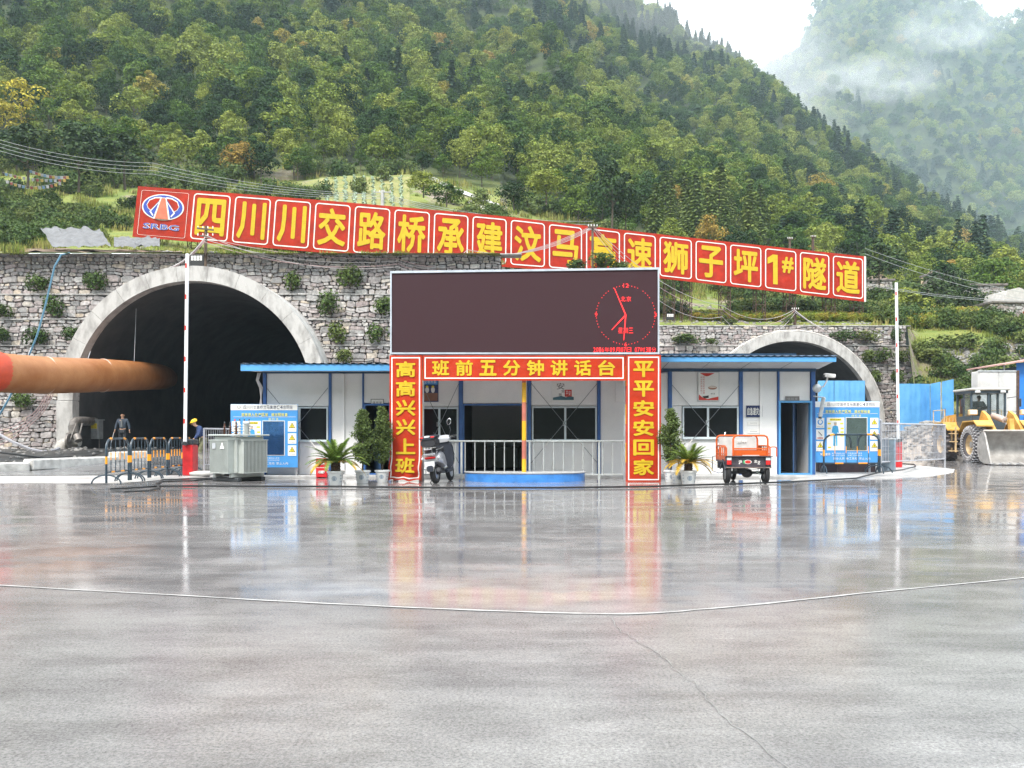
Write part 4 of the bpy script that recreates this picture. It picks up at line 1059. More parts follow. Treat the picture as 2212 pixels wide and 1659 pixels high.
for u, v, D, w, h, lb in ((1300, 570, 42.5, 1.9, 1.15, 'big green weedy bush growing behind the LED screen top edge'), (1250, 572, 42.7, 1.3, .8, 'dry yellowish weeds behind the LED screen top edge'), (1345, 574, 42.6, 1.1, .6, 'small weeds at the right of the bush behind the LED screen')):
    s_ = shrub(u, v, D, w, lb, h, z=ZZ(580, D)-.1)
# bank that carries those weeds (top of the near wall's return)
mb = MB().bb(-.5, 7.2, 42.2, 44, -.2, ZZ(581, 42.6)-.05, b=.3); tag(mb.build('earth_bank', M('bank_soil', (.16, .13, .10), .95, var=.3, bump=2)), 'earth bank behind the LED screen', 'earth bank')
# grass, bushes and scrub on the near hillside: nobody could count them
def scatter(name, label, pts, srcs, cat=None):
    global SRC
    old = SRC[:]; SRC[:] = srcs; o = forest(name, label, pts); SRC[:] = old; return o
def tuft(seed, h=.28, n=34):
    R = random.Random(seed); m_ = MB()
    for i in range(n):
        a = R.random()*6.28; r = R.random()*.4; b = Vector((math.cos(a)*r, math.sin(a)*r, 0)); d = Vector((R.uniform(-.4, .4), R.uniform(-.4, .4), 1))*h*R.uniform(.5, 1.2); w = Vector((-d.y, d.x, 0)).normalized()*.022 if d.xy.length > .01 else Vector((.02, 0, 0))
        m_.add([b-w, b+w, b+d*.6+w*.8, b+d, b+d*.6-w*.8], [(0, 1, 2, 3, 4)])
    return m_
srcs = [bpy.data.objects.new('grass_source', m) for m in (tuft(1).mesh('tuft', grs, False), tuft(2, .38, 26).mesh('tuft', grs, False), SH[0], SH[2])]
pts = []
for i in range(11000):
    u = R.uniform(-150, 2360); ds = prof(u)[0]; D = ds+.2+(103-ds)*R.random()**1.25; x = XX(u, D)
    if 690 < u < 880 and 62 < D < 96 and R.random() < .93: continue
    if 1400 < u < 1980 and D < 63 and R.random() < .7: continue
    d = noise.noise(Vector((x*.16, D*.16, 7)))
    if d < -.12 or (890 < u < 1150 and 80 < D < 99 and R.random() < .85): continue
    if u > 1985 and D < 60 and R.random() < .25: continue
    k = R.choice((0, 0, 1)) if d < .14 or D < 44 else R.choice((0, 1, 2, 3, 2))
    s = R.uniform(.7, 1.5)*(1 if k < 2 else 1.3)*(1+max(0, D-60)*.02)
    
    if 50 < u < 390 and D < 45: continue
    if 270 < u < 1890 and D < bD(u)+1.5: k = min(k, 1); s *= .55
    pts.append((D, x, terrain_z(x, D)-.05, s if k < 2 else s*.9, k))
gx = scatter('ground_cover', 'grass and weeds covering the near hillside', pts, srcs)
# ================================================================ SITE OFFICE
DO = 22.46
def ox(u, D=DO): return XX(u, D)
def oz(v, D=DO): return ZZ(v, D)
pan = M('office_panel', (.74, .75, .76), .42, scale=.9, bump=.2, bscale=2.2, col2=(.84, .84, .83))
blu = M('blue_paint_steel', (.035, .115, .33), .4, var=.15, scale=5)
lbl = M('light_blue_sheet', (.10, .34, .66), .35, var=.1, scale=1.5)
dbl = M('dark_blue_sheet', (.012, .05, .11), .45, var=.2)
sof = M('soffit_grey', (.48, .49, .50), .5, var=.08)
fra = M('window_frame_white', (.62, .70, .74), .4, var=.05)
gls = M('dark_glass', (.010, .011, .014), .08, var=.1, spec=.3)
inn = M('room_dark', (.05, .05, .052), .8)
ob = thing('site_office', 'long single storey white panel office with blue posts and a light blue roof edge', 'office building', (0, DO, 0)); 
def P_(name, u0, u1, v0, v1, y0, y1, m, par=ob, b=0, org=(0, DO, 0)):
    return MB().bb(ox(u0)-org[0], ox(u1)-org[0], y0, y1, oz(v1), oz(v0), b=b).build(name, m, par)
G_ = .8
for (u0, u1, v0, v1) in [(576, 711, 806, 878), (576, 586, 878, 954), (576, 645, 954, 1029), (646, 711, 954, 1029), (576, 576.5, 0, 0),
        (716, 742, 806, 1029), (743, 783, 806, 1029), (786, 845, 806, 871), (846, 911, 806, 1029), (912, 992, 806, 879), (912, 992, 954, 1029),
        (1000, 1139, 806, 872), (1133, 1139, 873, 1029), (1147, 1290, 806, 877), (1147, 1290, 953, 1029), (1297, 1370, 806, 1029), (1373, 1443, 806, 1029),
        (1451, 1596, 800, 877), (1451, 1473, 877, 948), (1451, 1596, 948, 1029), (1604, 1642, 800, 1029), (1644, 1679, 800, 1029), (1684, 1750, 800, 866)]:
    if v1: P_('wall_panel', u0+G_/2, u1-G_/2, v0, v1-.6, 0, .07, pan, b=.006)
for u0, u1 in ((569, 576), (710.5, 716.5), (783, 786), (991, 1000), (1139, 1147), (1290, 1297), (1370, 1373), (1443, 1451), (1596, 1604), (1679, 1683), (1751, 1760)):
    P_('post', u0, u1, 802 if u0 < 1400 else 798, 1029.5, -.05, .075, blu, b=.008)
P_('top_beam', 568, 1000, 800, 807, -.07, .09, dbl); P_('top_beam', 1430, 1761, 796, 803, -.07, .09, dbl); P_('top_beam', 1000.5, 1429.5, 799, 806, -.07, .09, dbl)
P_('base_rail', 569, 1001, 1024, 1030, -.03, .06, sof); P_('base_rail', 1134, 1683, 1024, 1030, -.03, .06, sof)
MB().bb(ox(742)-.035, ox(742)+.035, -.06, 0, .15, oz(808)).build('conduit', pan, ob); MB().bb(ox(1643)-.03, ox(1643)+.03, -.05, 0, .95, oz(802)).build('conduit', pan, ob)
MB().bb(ox(1643)-.07, ox(1643)+.08, -.09, 0, .86, 1.03, b=.01).build('socket_box', pan, ob)
# sides, back, floor, ceiling of the shell (the rooms are dark inside)
mb = MB(); xl, xr = ox(570), ox(1759)
mb.bb(xl, xl+.07, .08, 4.6, 0, 2.8); mb.bb(xr-.07, xr, .08, 4.6, 0, 2.85); mb.bb(xl, xr, 4.6, 4.67, 0, 2.85); mb.build('outer_wall', pan, ob)
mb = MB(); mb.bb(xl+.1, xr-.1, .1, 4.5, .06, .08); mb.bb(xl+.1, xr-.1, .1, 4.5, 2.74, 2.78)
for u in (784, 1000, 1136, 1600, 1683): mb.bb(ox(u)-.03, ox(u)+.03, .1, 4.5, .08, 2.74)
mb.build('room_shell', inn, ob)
def window(u0, u1, v0, v1, mull, nm='window'):
    w = MB(); f = 3.2
    w.bb(ox(u0), ox(u1), -.035, .05, oz(v0+f), oz(v0)); w.bb(ox(u0), ox(u1), -.04, .05, oz(v1), oz(v1-f))
    for a in (u0, u1-f): w.bb(ox(a), ox(a+f), -.034, .05, oz(v1-f), oz(v0+f))
    o_ = w.build('window', fra, ob)
    for m_ in mull: MB().bb(ox(m_-2.2), ox(m_+2.2), -.03, .04, oz(v1-f), oz(v0+f)).build('mullion', fra, o_)
    b = [u0+f]+[q for m_ in mull for q in (m_-2.2, m_+2.2)]+[u1-f]
    for i in range(0, len(b), 2): MB().bb(ox(b[i]), ox(b[i+1]), .0+.012*(i//2 % 2), .012+.012*(i//2 % 2), oz(v1-f), oz(v0+f)).build('pane', gls, o_)
    MB().bb(ox(u0-1), ox(u1+1), -.07, .0, oz(v1+1.6), oz(v1+.1)).build('sill', fra, o_)
    for m_ in mull: MB().bb(ox(m_-5), ox(m_-3.6), -.05, -.035, oz((v0+v1)/2+5), oz((v0+v1)/2-5)).build('latch', galv, o_)
window(587, 709, 879, 953, [647]); window(912, 990, 880, 953, [949]); window(1149, 1289, 878, 952, [1221]); window(1474, 1595, 878, 947, [1529])
# doors
def door(u0, u1, v0, leaf, name='door'):
    m_ = MB(); m_.bb(ox(u0), ox(u0+4), -.06, .10, .06, oz(v0)); m_.bb(ox(u1-4), ox(u1), -.06, .10, .06, oz(v0)); m_.bb(ox(u0+4), ox(u1-4), -.06, .10, oz(v0+4), oz(v0)); m_.bb(ox(u0+4), ox(u1-4), -.05, .1, .06, .10)
    d = m_.build(name, lbl if u0 > 1600 else blu, ob)
    if leaf:
        x0 = ox(u1-5) if leaf > 0 else ox(u0+5); w = ox(u1-5)-ox(u0+5)
        m_ = MB().box((x0-leaf*.22, .5, oz(v0+4)/2+.05), (w, .04, oz(v0+6)-.1), rz=leaf*1.15, b=.004); l_ = m_.build('door_leaf', M('door_blue', (.03, .07, .15), .4), d)
    return d
door(786, 845, 872, -1); door(1681, 1753, 866, 1)
m_ = MB(); m_.bb(ox(1000.2), ox(1003), -.04, .1, .06, oz(873)); m_.bb(ox(1130), ox(1133), -.04, .1, .06, oz(873)); m_.bb(ox(1003), ox(1130), -.04, .1, oz(876), oz(872.4)); m_.build('door_frame', blu, ob)
# a desk and shelf seen dimly through the open middle bay
mb = MB(); mb.bb(ox(1040), ox(1128), 2.6, 3.2, .75, .8); mb.bb(ox(1042), ox(1046), 2.6, 3.2, .08, .75); mb.bb(ox(1120), ox(1124), 2.6, 3.2, .08, .75); mb.build('desk', M('desk_wood', (.10, .09, .08), .6), ob)
# wind braces with turnbuckles
bra = M('brace_rod', (.22, .24, .26), .4, .5)
for ua, ub, vt in ((577, 710, 838), (912, 991, 830), (1147, 1290, 828), (1451, 1596, 832)):
    for (a, b) in ((ua, ub), (ub, ua)):
        p, q = Vector((ox(a), -.06-(.02 if a > b else 0), oz(vt))), Vector((ox(b), -.06-(.02 if a > b else 0), oz(1000)))
        r_ = MB().tube([p, q], .0075, 6).build('brace_rod', bra, ob); MB().tube([p.lerp(q, .70), p.lerp(q, .80)], .016, 6).build('turnbuckle', wht, r_)
# roofs: light blue fascia, grey soffit, blue ribbed sheets
def roof(x0, x1, zf0, zf1, ym, zr, zw, nm):
    r_ = MB().bb(x0, x1, -1.20, -1.16, zf0, zf1, b=.008).build(nm, lbl, ob)
    m_ = MB(); n = int((x1-x0)/.98)
    for i in range(n):
        a, b = lerp(x0, x1, i/n)+.01, lerp(x0, x1, (i+1)/n)-.01
        MB().add([(a, -1.15, zf0+.03), (b, -1.15, zf0+.03), (b, .02, zw), (a, .02, zw)], [(0, 1, 2, 3)]).build('soffit_panel', sof, r_)
    m_ = MB(); n = int((x1-x0)/.1)
    P = []
    for i in range(n+1):
        x = lerp(x0-.02, x1+.02, i/n); h = .035 if i % 2 else 0
        P += [(x, -1.24, zf1+.005+h), (x, ym, zr+h), (x, 4.9, zf1+.005+h)]
    m_.add(P, [(3*i, 3*i+3, 3*i+4, 3*i+1) for i in range(n)]+[(3*i+1, 3*i+4, 3*i+5, 3*i+2) for i in range(n)])
    m_.build('roof_sheet', dbl, r_, False)
    MB().bb(x0-.03, x1+.03, ym-.12, ym+.12, zr+.03, zr+.07).build('ridge_cap', dbl, r_)
D_ = DO-1.18
roof(XX(520, D_), XX(1000, D_), ZZ(801.5, D_), ZZ(787, D_), 2.0, 3.12, oz(803), 'roof'); roof(XX(1000.5, D_), XX(1806, D_), ZZ(782, D_), ZZ(771, D_), 2.0, 3.46, oz(797), 'roof')
m_ = MB()
for i in range(5): m_.tube([(ox(566)-.02*i, -.12, oz(806)), (ox(562)-.015*i, -.14, oz(822)), (ox(570)-.02*i, -.12, oz(838)), (ox(563)+.03*i, -.12, oz(880+7*i))], .012, 5)
m_.build('wire_bundle', cw, ob)
# notices and posters
def board(name, label, cat, u0, u1, v0, v1, D, m, th=.02, loc_z=None):
    t = thing(name, label, cat, (XX((u0+u1)/2, D), D, ZZ((v0+v1)/2, D))); w, h = XX(u1, D)-XX(u0, D), ZZ(v0, D)-ZZ(v1, D)
    MB().bb(-w/2, w/2, 0, th, -h/2, h/2, b=.003).build('board', m, t); return t, w, h
navy = M('navy_print', (.015, .03, .11), .4); whp = M('white_print', (.78, .78, .76), .45, var=.03); blk = M('black_print', (.02, .02, .02), .5); rdp = M('red_print', (.55, .03, .02), .45); ylp = M('yellow_print', (.8, .66, .04), .45); blp = M('blue_print', (.07, .30, .68), .4, var=.05); gyp = M('grey_print', (.4, .4, .4), .5)
D_ = DO-.03
t, w, h = board('shelter_sign', 'white on navy sign with four or five bold characters beside the office window', 'sign', 1612, 1647, 876, 901, D_, navy)
g = MB(); line(g, '应急避灾点', 0, -.004, 0, w*.92, h*.66, off=.04, gap=.06); g.build('lettering', whp, t, False)
t, w, h = board('door_plaque', 'small grey plaque above the open blue framed door', 'plaque', 1697, 1727, 856, 867, D_, M('plaque_grey', (.18, .17, .17), .4)); g = MB(); line(g, '值班室', 0, -.004, 0, w*.8, h*.5); g.build('lettering', gyp, t, False)
t, w, h = board('door_plaque', 'small white framed plaque above the door behind the potted trees', 'plaque', 801, 829, 862, 874, D_, whp); g = MB(); line(g, '值班室', 0, -.004, -.02, w*.75, h*.4); g.build('lettering', blk, t, False)
for a, b, c, d in ((801, 829, 862, 863), (801, 829, 873, 874), (801, 802, 863, 873), (828, 829, 863, 873)): MB().bb(XX(a, D_)-t.location.x, XX(b, D_)-t.location.x, -.006, 0, ZZ(d, D_)-t.location.z, ZZ(c, D_)-t.location.z).build('rim', blk, t)
t, w, h = board('wall_poster', 'framed white poster with a tea bowl and a red foot above the right office window', 'poster', 1507, 1554, 803, 867, D_, galv)
MB().bb(-w*.46, w*.46, -.008, 0, -h*.47, h*.47).build('paper', whp, t)
g = MB(); g.prism([(-w*.40, h*.455), (w*.28, h*.455), (w*.02, h*.36), (-w*.08, h*.345), (-w*.18, h*.36)], -.012, -.009); g.build('red_scroll', rdp, t)
g = MB(); g.prism([(-w*.45, -h*.46), (w*.45, -h*.46), (w*.45, -h*.34), (w*.2, -h*.38), (-w*.05, -h*.42), (-w*.3, -h*.36), (-w*.45, -h*.26)], -.012, -.009); g.build('red_foot', rdp, t)
g = MB(); g.prism([(-w*.28, -h*.33), (w*.0, -h*.30), (w*.0, -h*.38), (-w*.2, -h*.40)], -.016, -.013); line(g, '安全', w*.2, -.012, -h*.24, w*.22, h*.05); g.build('ink', blk, t, False)
g = MB(); g.ell((w*.18, -.012, -h*.04), (w*.20, .004, h*.065), 16); g.build('tea_bowl', M('bowl_brown', (.35, .18, .12), .5), t)
g = MB(); g.ell((w*.18, -.017, -h*.02), (w*.17, .004, h*.03), 16); g.build('tea', M('bowl_pale', (.7, .62, .55), .5), t)
g = MB()
for i in range(8): text(g, '安全生产责任在心'[i], -w*.33, -.012, h*.31-i*h*.075, w*.085, h*.055)
for i in range(8): text(g, '预防为主综合治理'[i], -w*.22, -.012, h*.31-i*h*.075, w*.085, h*.055)
g.build('lettering', rdp, t, False)
t, w, h = board('wall_poster', 'white ink painting poster with black brush characters and a red seal behind the railing', 'poster', 1192, 1242, 803, 868, D_, whp)
g = MB(); line(g, '安', -w*.12, -.006, h*.02, w*.4, h*.22); line(g, '全', -w*.02, -.006, -h*.14, w*.2, h*.1); line(g, '第', -w*.14, -.006, -h*.26, w*.18, h*.09); g.build('brush_characters', blk, t, False)
MB().bb(w*.06, w*.36, -.006, 0, -h*.33, -h*.10).build('red_seal', rdp, t); g = MB(); line(g, '平安', w*.21, -.009, -h*.215, w*.24, h*.16); g.build('seal_characters', whp, t, False)
g = MB(); g.prism([(-w*.45, -h*.44), (w*.45, -h*.44), (w*.45, -h*.34), (w*.3, -h*.31), (w*.1, -h*.35), (-w*.1, -h*.30), (-w*.25, -h*.33), (-w*.45, -h*.36)], -.006, -.001); g.build('painted_hills', M('teal_ink', (.05, .14, .18), .6), t)
t, w, h = board('wall_poster', 'dark blue safety poster with two helmeted figures, partly hidden by the red column', 'poster', 905, 947, 800, 868, D_, navy)
MB().bb(-w*.46, w*.46, -.005, 0, h*.05, h*.3).build('title_band', blp, t); g = MB(); line(g, '安全等大事', 0, -.008, h*.14, w*.8, h*.12); g.build('lettering', whp, t, False)
g = MB(); g.bb(-w*.46, w*.46, -.005, 0, -h*.47, -h*.22); g.build('brick_field', M('brick_brown', (.24, .12, .08), .7), t)
for x in (-.08, .22):
    g = MB(); g.ell((w*x, -.008, -h*.12), (w*.10, .006, h*.10), 10); g.build('figure', whp, t); MB().ell((w*x, -.012, -h*.02), (w*.07, .006, h*.035), 10).build('yellow_helmet', ylp, t)
t, w, h = board('wall_notice', 'plain white framed notice at the right end of the gate opening', 'notice', 1330, 1372, 826, 868, D_, pan)
for u, v, w_, h_, lb in ((726, 905, 12, 3, 'single faint line'), (726, 935, 12, 26, 'lower')): pass
for u, v in ((1628, 914), (1628, 932), (1628, 948)):
    t, w, h = board('paper_notice', {914: 'upper', 932: 'middle', 948: 'lowest'}[v]+' small white paper notice on the panel under the navy sign', 'notice', u-13, u+13, v-4, v+4, D_+.018, whp, .004)
    g = MB(); g.bb(-w*.3, w*.3, -.002, 0, -.006, .006); g.build('print_line', gyp, t)
# cctv camera and lamps on the office corner
t = thing('cctv_camera', 'white surveillance camera on an arm at the right corner of the office', 'camera', (ox(1757), DO-.1, oz(838)))
MB().tube([(0, 0, 0), (.02, -.12, -.02), (.16, -.2, .02), (.24, -.22, .16), (.26, -.22, .26)], .022, 8).build('arm', wht, t)
MB().box((.30, -.26, .31), (.30, .12, .10), rot=Matrix.Rotation(.12, 3, 'Y'), b=.02).build('housing', wht, t); MB().tube([(.12, -.27, .30), (.155, -.27, .30)], .04, 10).build('lens', blk, t)
MB().lathe([(.02, 0), (.11, .01), (.12, .05), (.10, .09), (.03, .12)], (-.02, -.18, -.03), 16, rot=Matrix.Rotation(math.pi/2, 3, 'X')).build('dome_lamp', galv, t)
t = thing('cctv_camera', 'grey bullet camera hanging below the office corner, pointing down', 'camera', (ox(1768), DO-.1, oz(880)))
MB().box((.02, -.1, .0), (.10, .1, .56), rot=Matrix.Rotation(.18, 3, 'Y'), b=.03).build('housing', galv, t); MB().tube([(-.16, .05, .3), (.06, -.1, .26)], .015, 6).build('arm', galv, t); MB().tube([(-.03, -.1, -.27), (-.035, -.1, -.31)], .045, 10).build('lens', blk, t)
def flood(u, v, D, s, lb, zl):
    t = thing('floodlight', lb, 'floodlight', at(u, v, D)); MB().bb(-s/2, s/2, 0, .1, -s*.42, s*.42, b=.02).build('housing', blk, t)
    for i in range(4):
        for j in range(2): MB().bb(-s*.42+i*s*.215, -s*.42+i*s*.215+s*.17, -.012, -.001, -s*.02+j*s*.19, s*.14+j*s*.19).build('led_cell', wht, t)
    MB().tube([(0, .06, -zl), (0, .06, -s*.3)], .025, 6).build('stem', rust, t)
flood(425, 562, 38.6, .62, 'black LED floodlight on the crown of the big tunnel arch', .45)
flood(1448, 684, 58.5, .55, 'small black LED floodlight on the top of the far wall beside the screen', .5)

# ================================================================ GATE WITH LED SCREEN
DG = 20.2
def gxx(u): return XX(u, DG)
def gzz(v): return ZZ(v, DG)
gt = thing('speech_gate', 'gate of red slogan banners carrying a wide LED screen in front of the office', 'gate', (0, DG, 0))
scr = M('led_screen_dark', (.040, .016, .021), .6, spec=.25, var=.04, scale=60)
m_ = MB().prism([(gxx(846), gzz(762)), (gxx(1421), gzz(762)), (gxx(1421), gzz(582)), (gxx(846), gzz(590))], 0, .30); sc_ = m_.build('led_screen', scr, gt)
ledf = M('screen_frame', (.50, .55, .62), .4, .3)
for P in ([(843, 765), (1424, 765), (1424, 761.6), (843, 761.6)], [(843, 590.6), (1424, 582.6), (1424, 578), (843, 586)], [(843, 761.5), (846.4, 761.5), (846.4, 590.6), (843, 590.7)], [(1420.6, 761.5), (1424, 761.5), (1424, 582.7), (1420.6, 582.7)]):
    MB().prism([(gxx(a), gzz(b)) for a, b in P], -.03, .34).build('screen_frame', ledf, sc_)
ledr = M('led_red', (.3, .01, .01), .5, emis=(1, .03, .035), estr=.55)
ccx, ccz, cr_ = gxx(1351.5), gzz(680.5), gxx(1416)-gxx(1351.5)
g = MB()
for i in range(60):
    if i % 15 == 0 or i % 5 == 0: continue
    a = math.radians(6*i); x, z = ccx+cr_*.985*math.sin(a), ccz+cr_*.985*math.cos(a); g.bb(x-.008, x+.008, -.012, -.002, z-.008, z+.008)
g.build('clock_dots', ledr, sc_, False)
def hand(ang, ln, w, nm):
    a = math.radians(ang); d = Vector((math.sin(a), 0, math.cos(a))); q = Vector((d.z, 0, -d.x))*w; c = Vector((ccx, -.014, ccz))
    MB().add([c-q, c+q, c+d*ln+q*.5, c+d*ln-q*.5], [(0, 1, 2, 3)]).build(nm, ledr, sc_, False)
hand(337, .71, .016, 'clock_hand'); hand(223, .50, .018, 'clock_hand'); hand(184.5, .62, .016, 'clock_hand')
g = MB()
for s_, u, v, w, h in (('12', 1352, 617, 12, 9), ('3', 1415.5, 680, 6, 9), ('6', 1351.5, 744, 6, 9), ('9', 1287.5, 680, 6, 9)): text(g, s_, gxx(u), -.014, gzz(v), w/88.5, h/88.5, off=.02)
line(g, '北京', gxx(1352), -.014, gzz(646), 24/88.5, 11/88.5, off=.01); line(g, '星期三', gxx(1351.5), -.014, gzz(714), 34/88.5, 12/88.5, off=.01)
g.build('clock_lettering', ledr, sc_, False)
g = MB(); s_ = '2016年09月07日 07时31分'; wd = [2 if ord(c) > 255 else 1 for c in s_]; tot = sum(wd); x = gxx(1281); W_ = (1418-1281)/88.5
for c, k_ in zip(s_, wd):
    cw_ = W_*k_/tot
    if c != ' ': text(g, c, x+cw_/2, -.014, gzz(755.5), cw_*.84, 10.5/88.5, off=.015)
    x += cw_
g.build('date_lettering', ledr, sc_, False)
# banners of the gate
red2 = M('gate_banner_red', (.43, .028, .004), .5, spec=.3, var=.18, scale=1.4, bump=1.6, bscale=2.6)
def gban(name, u0, u1, v0, v1, chars, vert, wr=.012, crumple=False, label=None):
    x0, x1, z0, z1 = gxx(u0), gxx(u1), gzz(v1), gzz(v0)
    def T(s, t, d=0):
        x, z = lerp(x0, x1, s), lerp(z0, z1, t)
        y = -.05-d+wr*noise.noise(Vector((x*1.2, z*1.6, 4)))*1.5
        if crumple:
            k = max(0, 1-t/.2); y += k*(.09*noise.noise(Vector((x*6, z*5, 1)))-.03); x += k*.10*noise.noise(Vector((z*4, 3, 1)))-.03*k; z += k*.06*noise.noise(Vector((x*5, z*3, 9)))
        return Vector((x, y, z))
    nx, nz_ = (6, 60) if vert else (60, 6)
    if crumple: nx = 12
    m_ = MB(); m_.add([T(i/nx, j/nz_) for i in range(nx+1) for j in range(nz_+1)], [(i*(nz_+1)+j, (i+1)*(nz_+1)+j, (i+1)*(nz_+1)+j+1, i*(nz_+1)+j+1) for i in range(nx) for j in range(nz_)])
    b_ = m_.build(name, red2, gt, True, 60)
    if label: b_['label'] = label
    L_ = MB(); W_, H_ = x1-x0, z1-z0; e = .045; t_ = .028
    def strip(a, b, c, d, n):                  # s range a..b, t range c..d in fractions
        for i in range(n):
            if b-a > d-c: s0, s1 = lerp(a, b, i/n), lerp(a, b, (i+1)/n); L_.add([T(s0, c, .006), T(s1, c, .006), T(s1, d, .006), T(s0, d, .006)], [(0, 1, 2, 3)])
            else: t0, t1 = lerp(c, d, i/n), lerp(c, d, (i+1)/n); L_.add([T(a, t0, .006), T(b, t0, .006), T(b, t1, .006), T(a, t1, .006)], [(0, 1, 2, 3)])
    es, et, ws, wt = e/W_, e/H_, t_/W_, t_/H_
    strip(es, es+ws, et, 1-et, 60 if vert else 6); strip(1-es-ws, 1-es, et, 1-et, 60 if vert else 6); strip(es+ws, 1-es-ws, et, et+wt, 10 if vert else 60); strip(es+ws, 1-es-ws, 1-et-wt, 1-et, 10 if vert else 60)
    L_.build('border', wht, b_, False)
    n = len(chars)
    for i, ch in enumerate(chars):
        vs_, fs_ = glyph(ch, 1, 1, .045); g_ = MB()
        if vert: c_, s_w, s_h = (.5, lerp(.965, .04, (i+.5)/n)), .60, .765/n
        else: c_, s_w, s_h = (lerp(.03, .965, (i+.5)/n), .5), .68/n, .62
        V = [T(c_[0]+a*s_w, c_[1]+c*s_h, (.011 if not crumple else .02)-b*.4) for a, b, c in vs_]; g_.add(V, fs_); g_.build('character', yel, b_, False)
    return b_
gban('left_banner', 842, 912, 768, 1037, '高高兴兴上班', True, crumple=True); gban('top_banner', 913.5, 1350.5, 768, 822.5, '班前五分钟讲话台', False); gban('right_banner', 1352, 1427, 767, 1041, '平平安安回家', True)
str_y = M('pipe_yellow', (.75, .42, .02), .4, var=.1); str_p = M('pipe_pink', (.48, .15, .11), .5, var=.15)
def striped(x, y, z0, z1, r, seg=.46, k0=0):
    t0 = z0; k = k0; root = None
    while t0 < z1:
        t1 = min(z1, t0+seg*(1 if k % 2 else 1.05)); m_ = MB().tube([(x, y, t0), (x, y, t1)], r, 14)
        if root is None: root = m_.build('striped_post', str_p if k % 2 else str_y, gt)
        else: m_.build('stripe', str_p if k % 2 else str_y, root)
        t0 = t1; k += 1
striped(gxx(1132.5), .35, .06, gzz(800), .055)
for u in (850, 907, 1357, 1421): striped(gxx(u), .16, 0, gzz(765), .045, k0=1)
for u in (850, 907, 1357, 1421):
    m_ = MB(); m_.tube([(gxx(u), .5, 0), (gxx(u), .5, gzz(600))], .05, 8); m_.build('rear_post', galv, gt)
m_ = MB()
for z in (gzz(766), gzz(690), gzz(615)): m_.tube([(gxx(846), .48, z), (gxx(1421), .48, z)], .04, 6)
m_.tube([(gxx(1424), .45, gzz(640)), (gxx(1441), 2.0, gzz(775))], .035, 6); m_.build('rear_frame', M('dark_frame', (.05, .055, .06), .5), gt)
# railing and half-round blue stage
rl = M('railing_paint', (.55, .58, .58), .35, .3, var=.1)
rg = thing('railing', 'pale metal railing across the gate opening in front of the office wall', 'railing', (0, 21.2, 0)); s84 = 21.2
MB().bb(XX(913, s84), XX(1350, s84), -.03, .03, .955, 1.0, b=.01).build('top_rail', rl, rg)
MB().bb(XX(913, s84), XX(1350, s84), -.02, .02, .10, .14, b=.005).build('bottom_rail', rl, rg)
for i in range(21):
    u = 920+21.2*i
    if abs(u-1143) < 5: continue
    MB().tube([(XX(u, s84), 0, .14), (XX(u, s84), 0, .956)], .013, 6).build('baluster', rl, rg)
for u in (997, 1144, 1294): MB().bb(XX(u, s84)-.025, XX(u, s84)+.025, -.024, .024, .0, .954).build('post', rl, rg)
mb = MB(); n = 40; R0 = []; x0, x1 = XX(1002, 20.4), XX(1266, 20.4)
for i in range(n+1):
    t_ = i/n; x = lerp(x0, x1, t_); y = 20.75-1.0*math.sin(math.pi*t_)**.42; R0.append((x, y))
V = [(x, y, .19) for x, y in R0]+[(x, y, 0) for x, y in R0]+[(x1, 21.1, .19), (x0, 21.1, .19), (x1, 21.1, 0), (x0, 21.1, 0)]; a = len(R0)
st = thing('blue_stage', 'low blue half-round speech stage in front of the office', 'stage', ((x0+x1)/2, 20.75, 0)); o = Vector(st.location)
stb = M('stage_blue', (.05, .22, .60), .35, var=.2, scale=3, bump=.3)
MB().add([Vector(v)-o for v in V], [(i, i+1+a, i+1) if False else (i, a+i, a+i+1, i+1) for i in range(n)]+[(n, a+n, 2*a+2, 2*a), (0, 2*a+1, 2*a+3, a)]).build('riser', stb, st)
MB().add([Vector((x, y, .19))-o for x, y in R0]+[Vector((x1, 21.1, .19))-o, Vector((x0, 21.1, .19))-o]+[Vector(((x-o.x)*1.015+o.x, y-.02, .215))-o for x, y in R0]+[Vector((x1+.03, 21.1, .215))-o, Vector((x0-.03, 21.1, .215))-o], [tuple(range(a+2, 2*a+4))]+[(i, (i+1) % (a+2), (i+1) % (a+2)+a+2, i+a+2) for i in range(a+2)]).build('top_slab', M('stage_top', (.45, .46, .47), .4, var=.15), st)
# a small green tag hanging behind the scooter
cable('key_tag_string', 'thin dark string hanging from the railing beside the left banner', [at(922, 955, 21.1), at(922, 972, 21.1)], .006, ck, 0, 2, cat='string')
o_ = MB().bb(-.03, .03, 0, .015, -.30, 0, b=.006).build('hanging_tag', M('teal_plastic', (.10, .45, .38), .4)); o_.location = at(921, 972, 21.08); tag(o_, 'small teal plastic tag hanging on a string from the railing', 'tag')
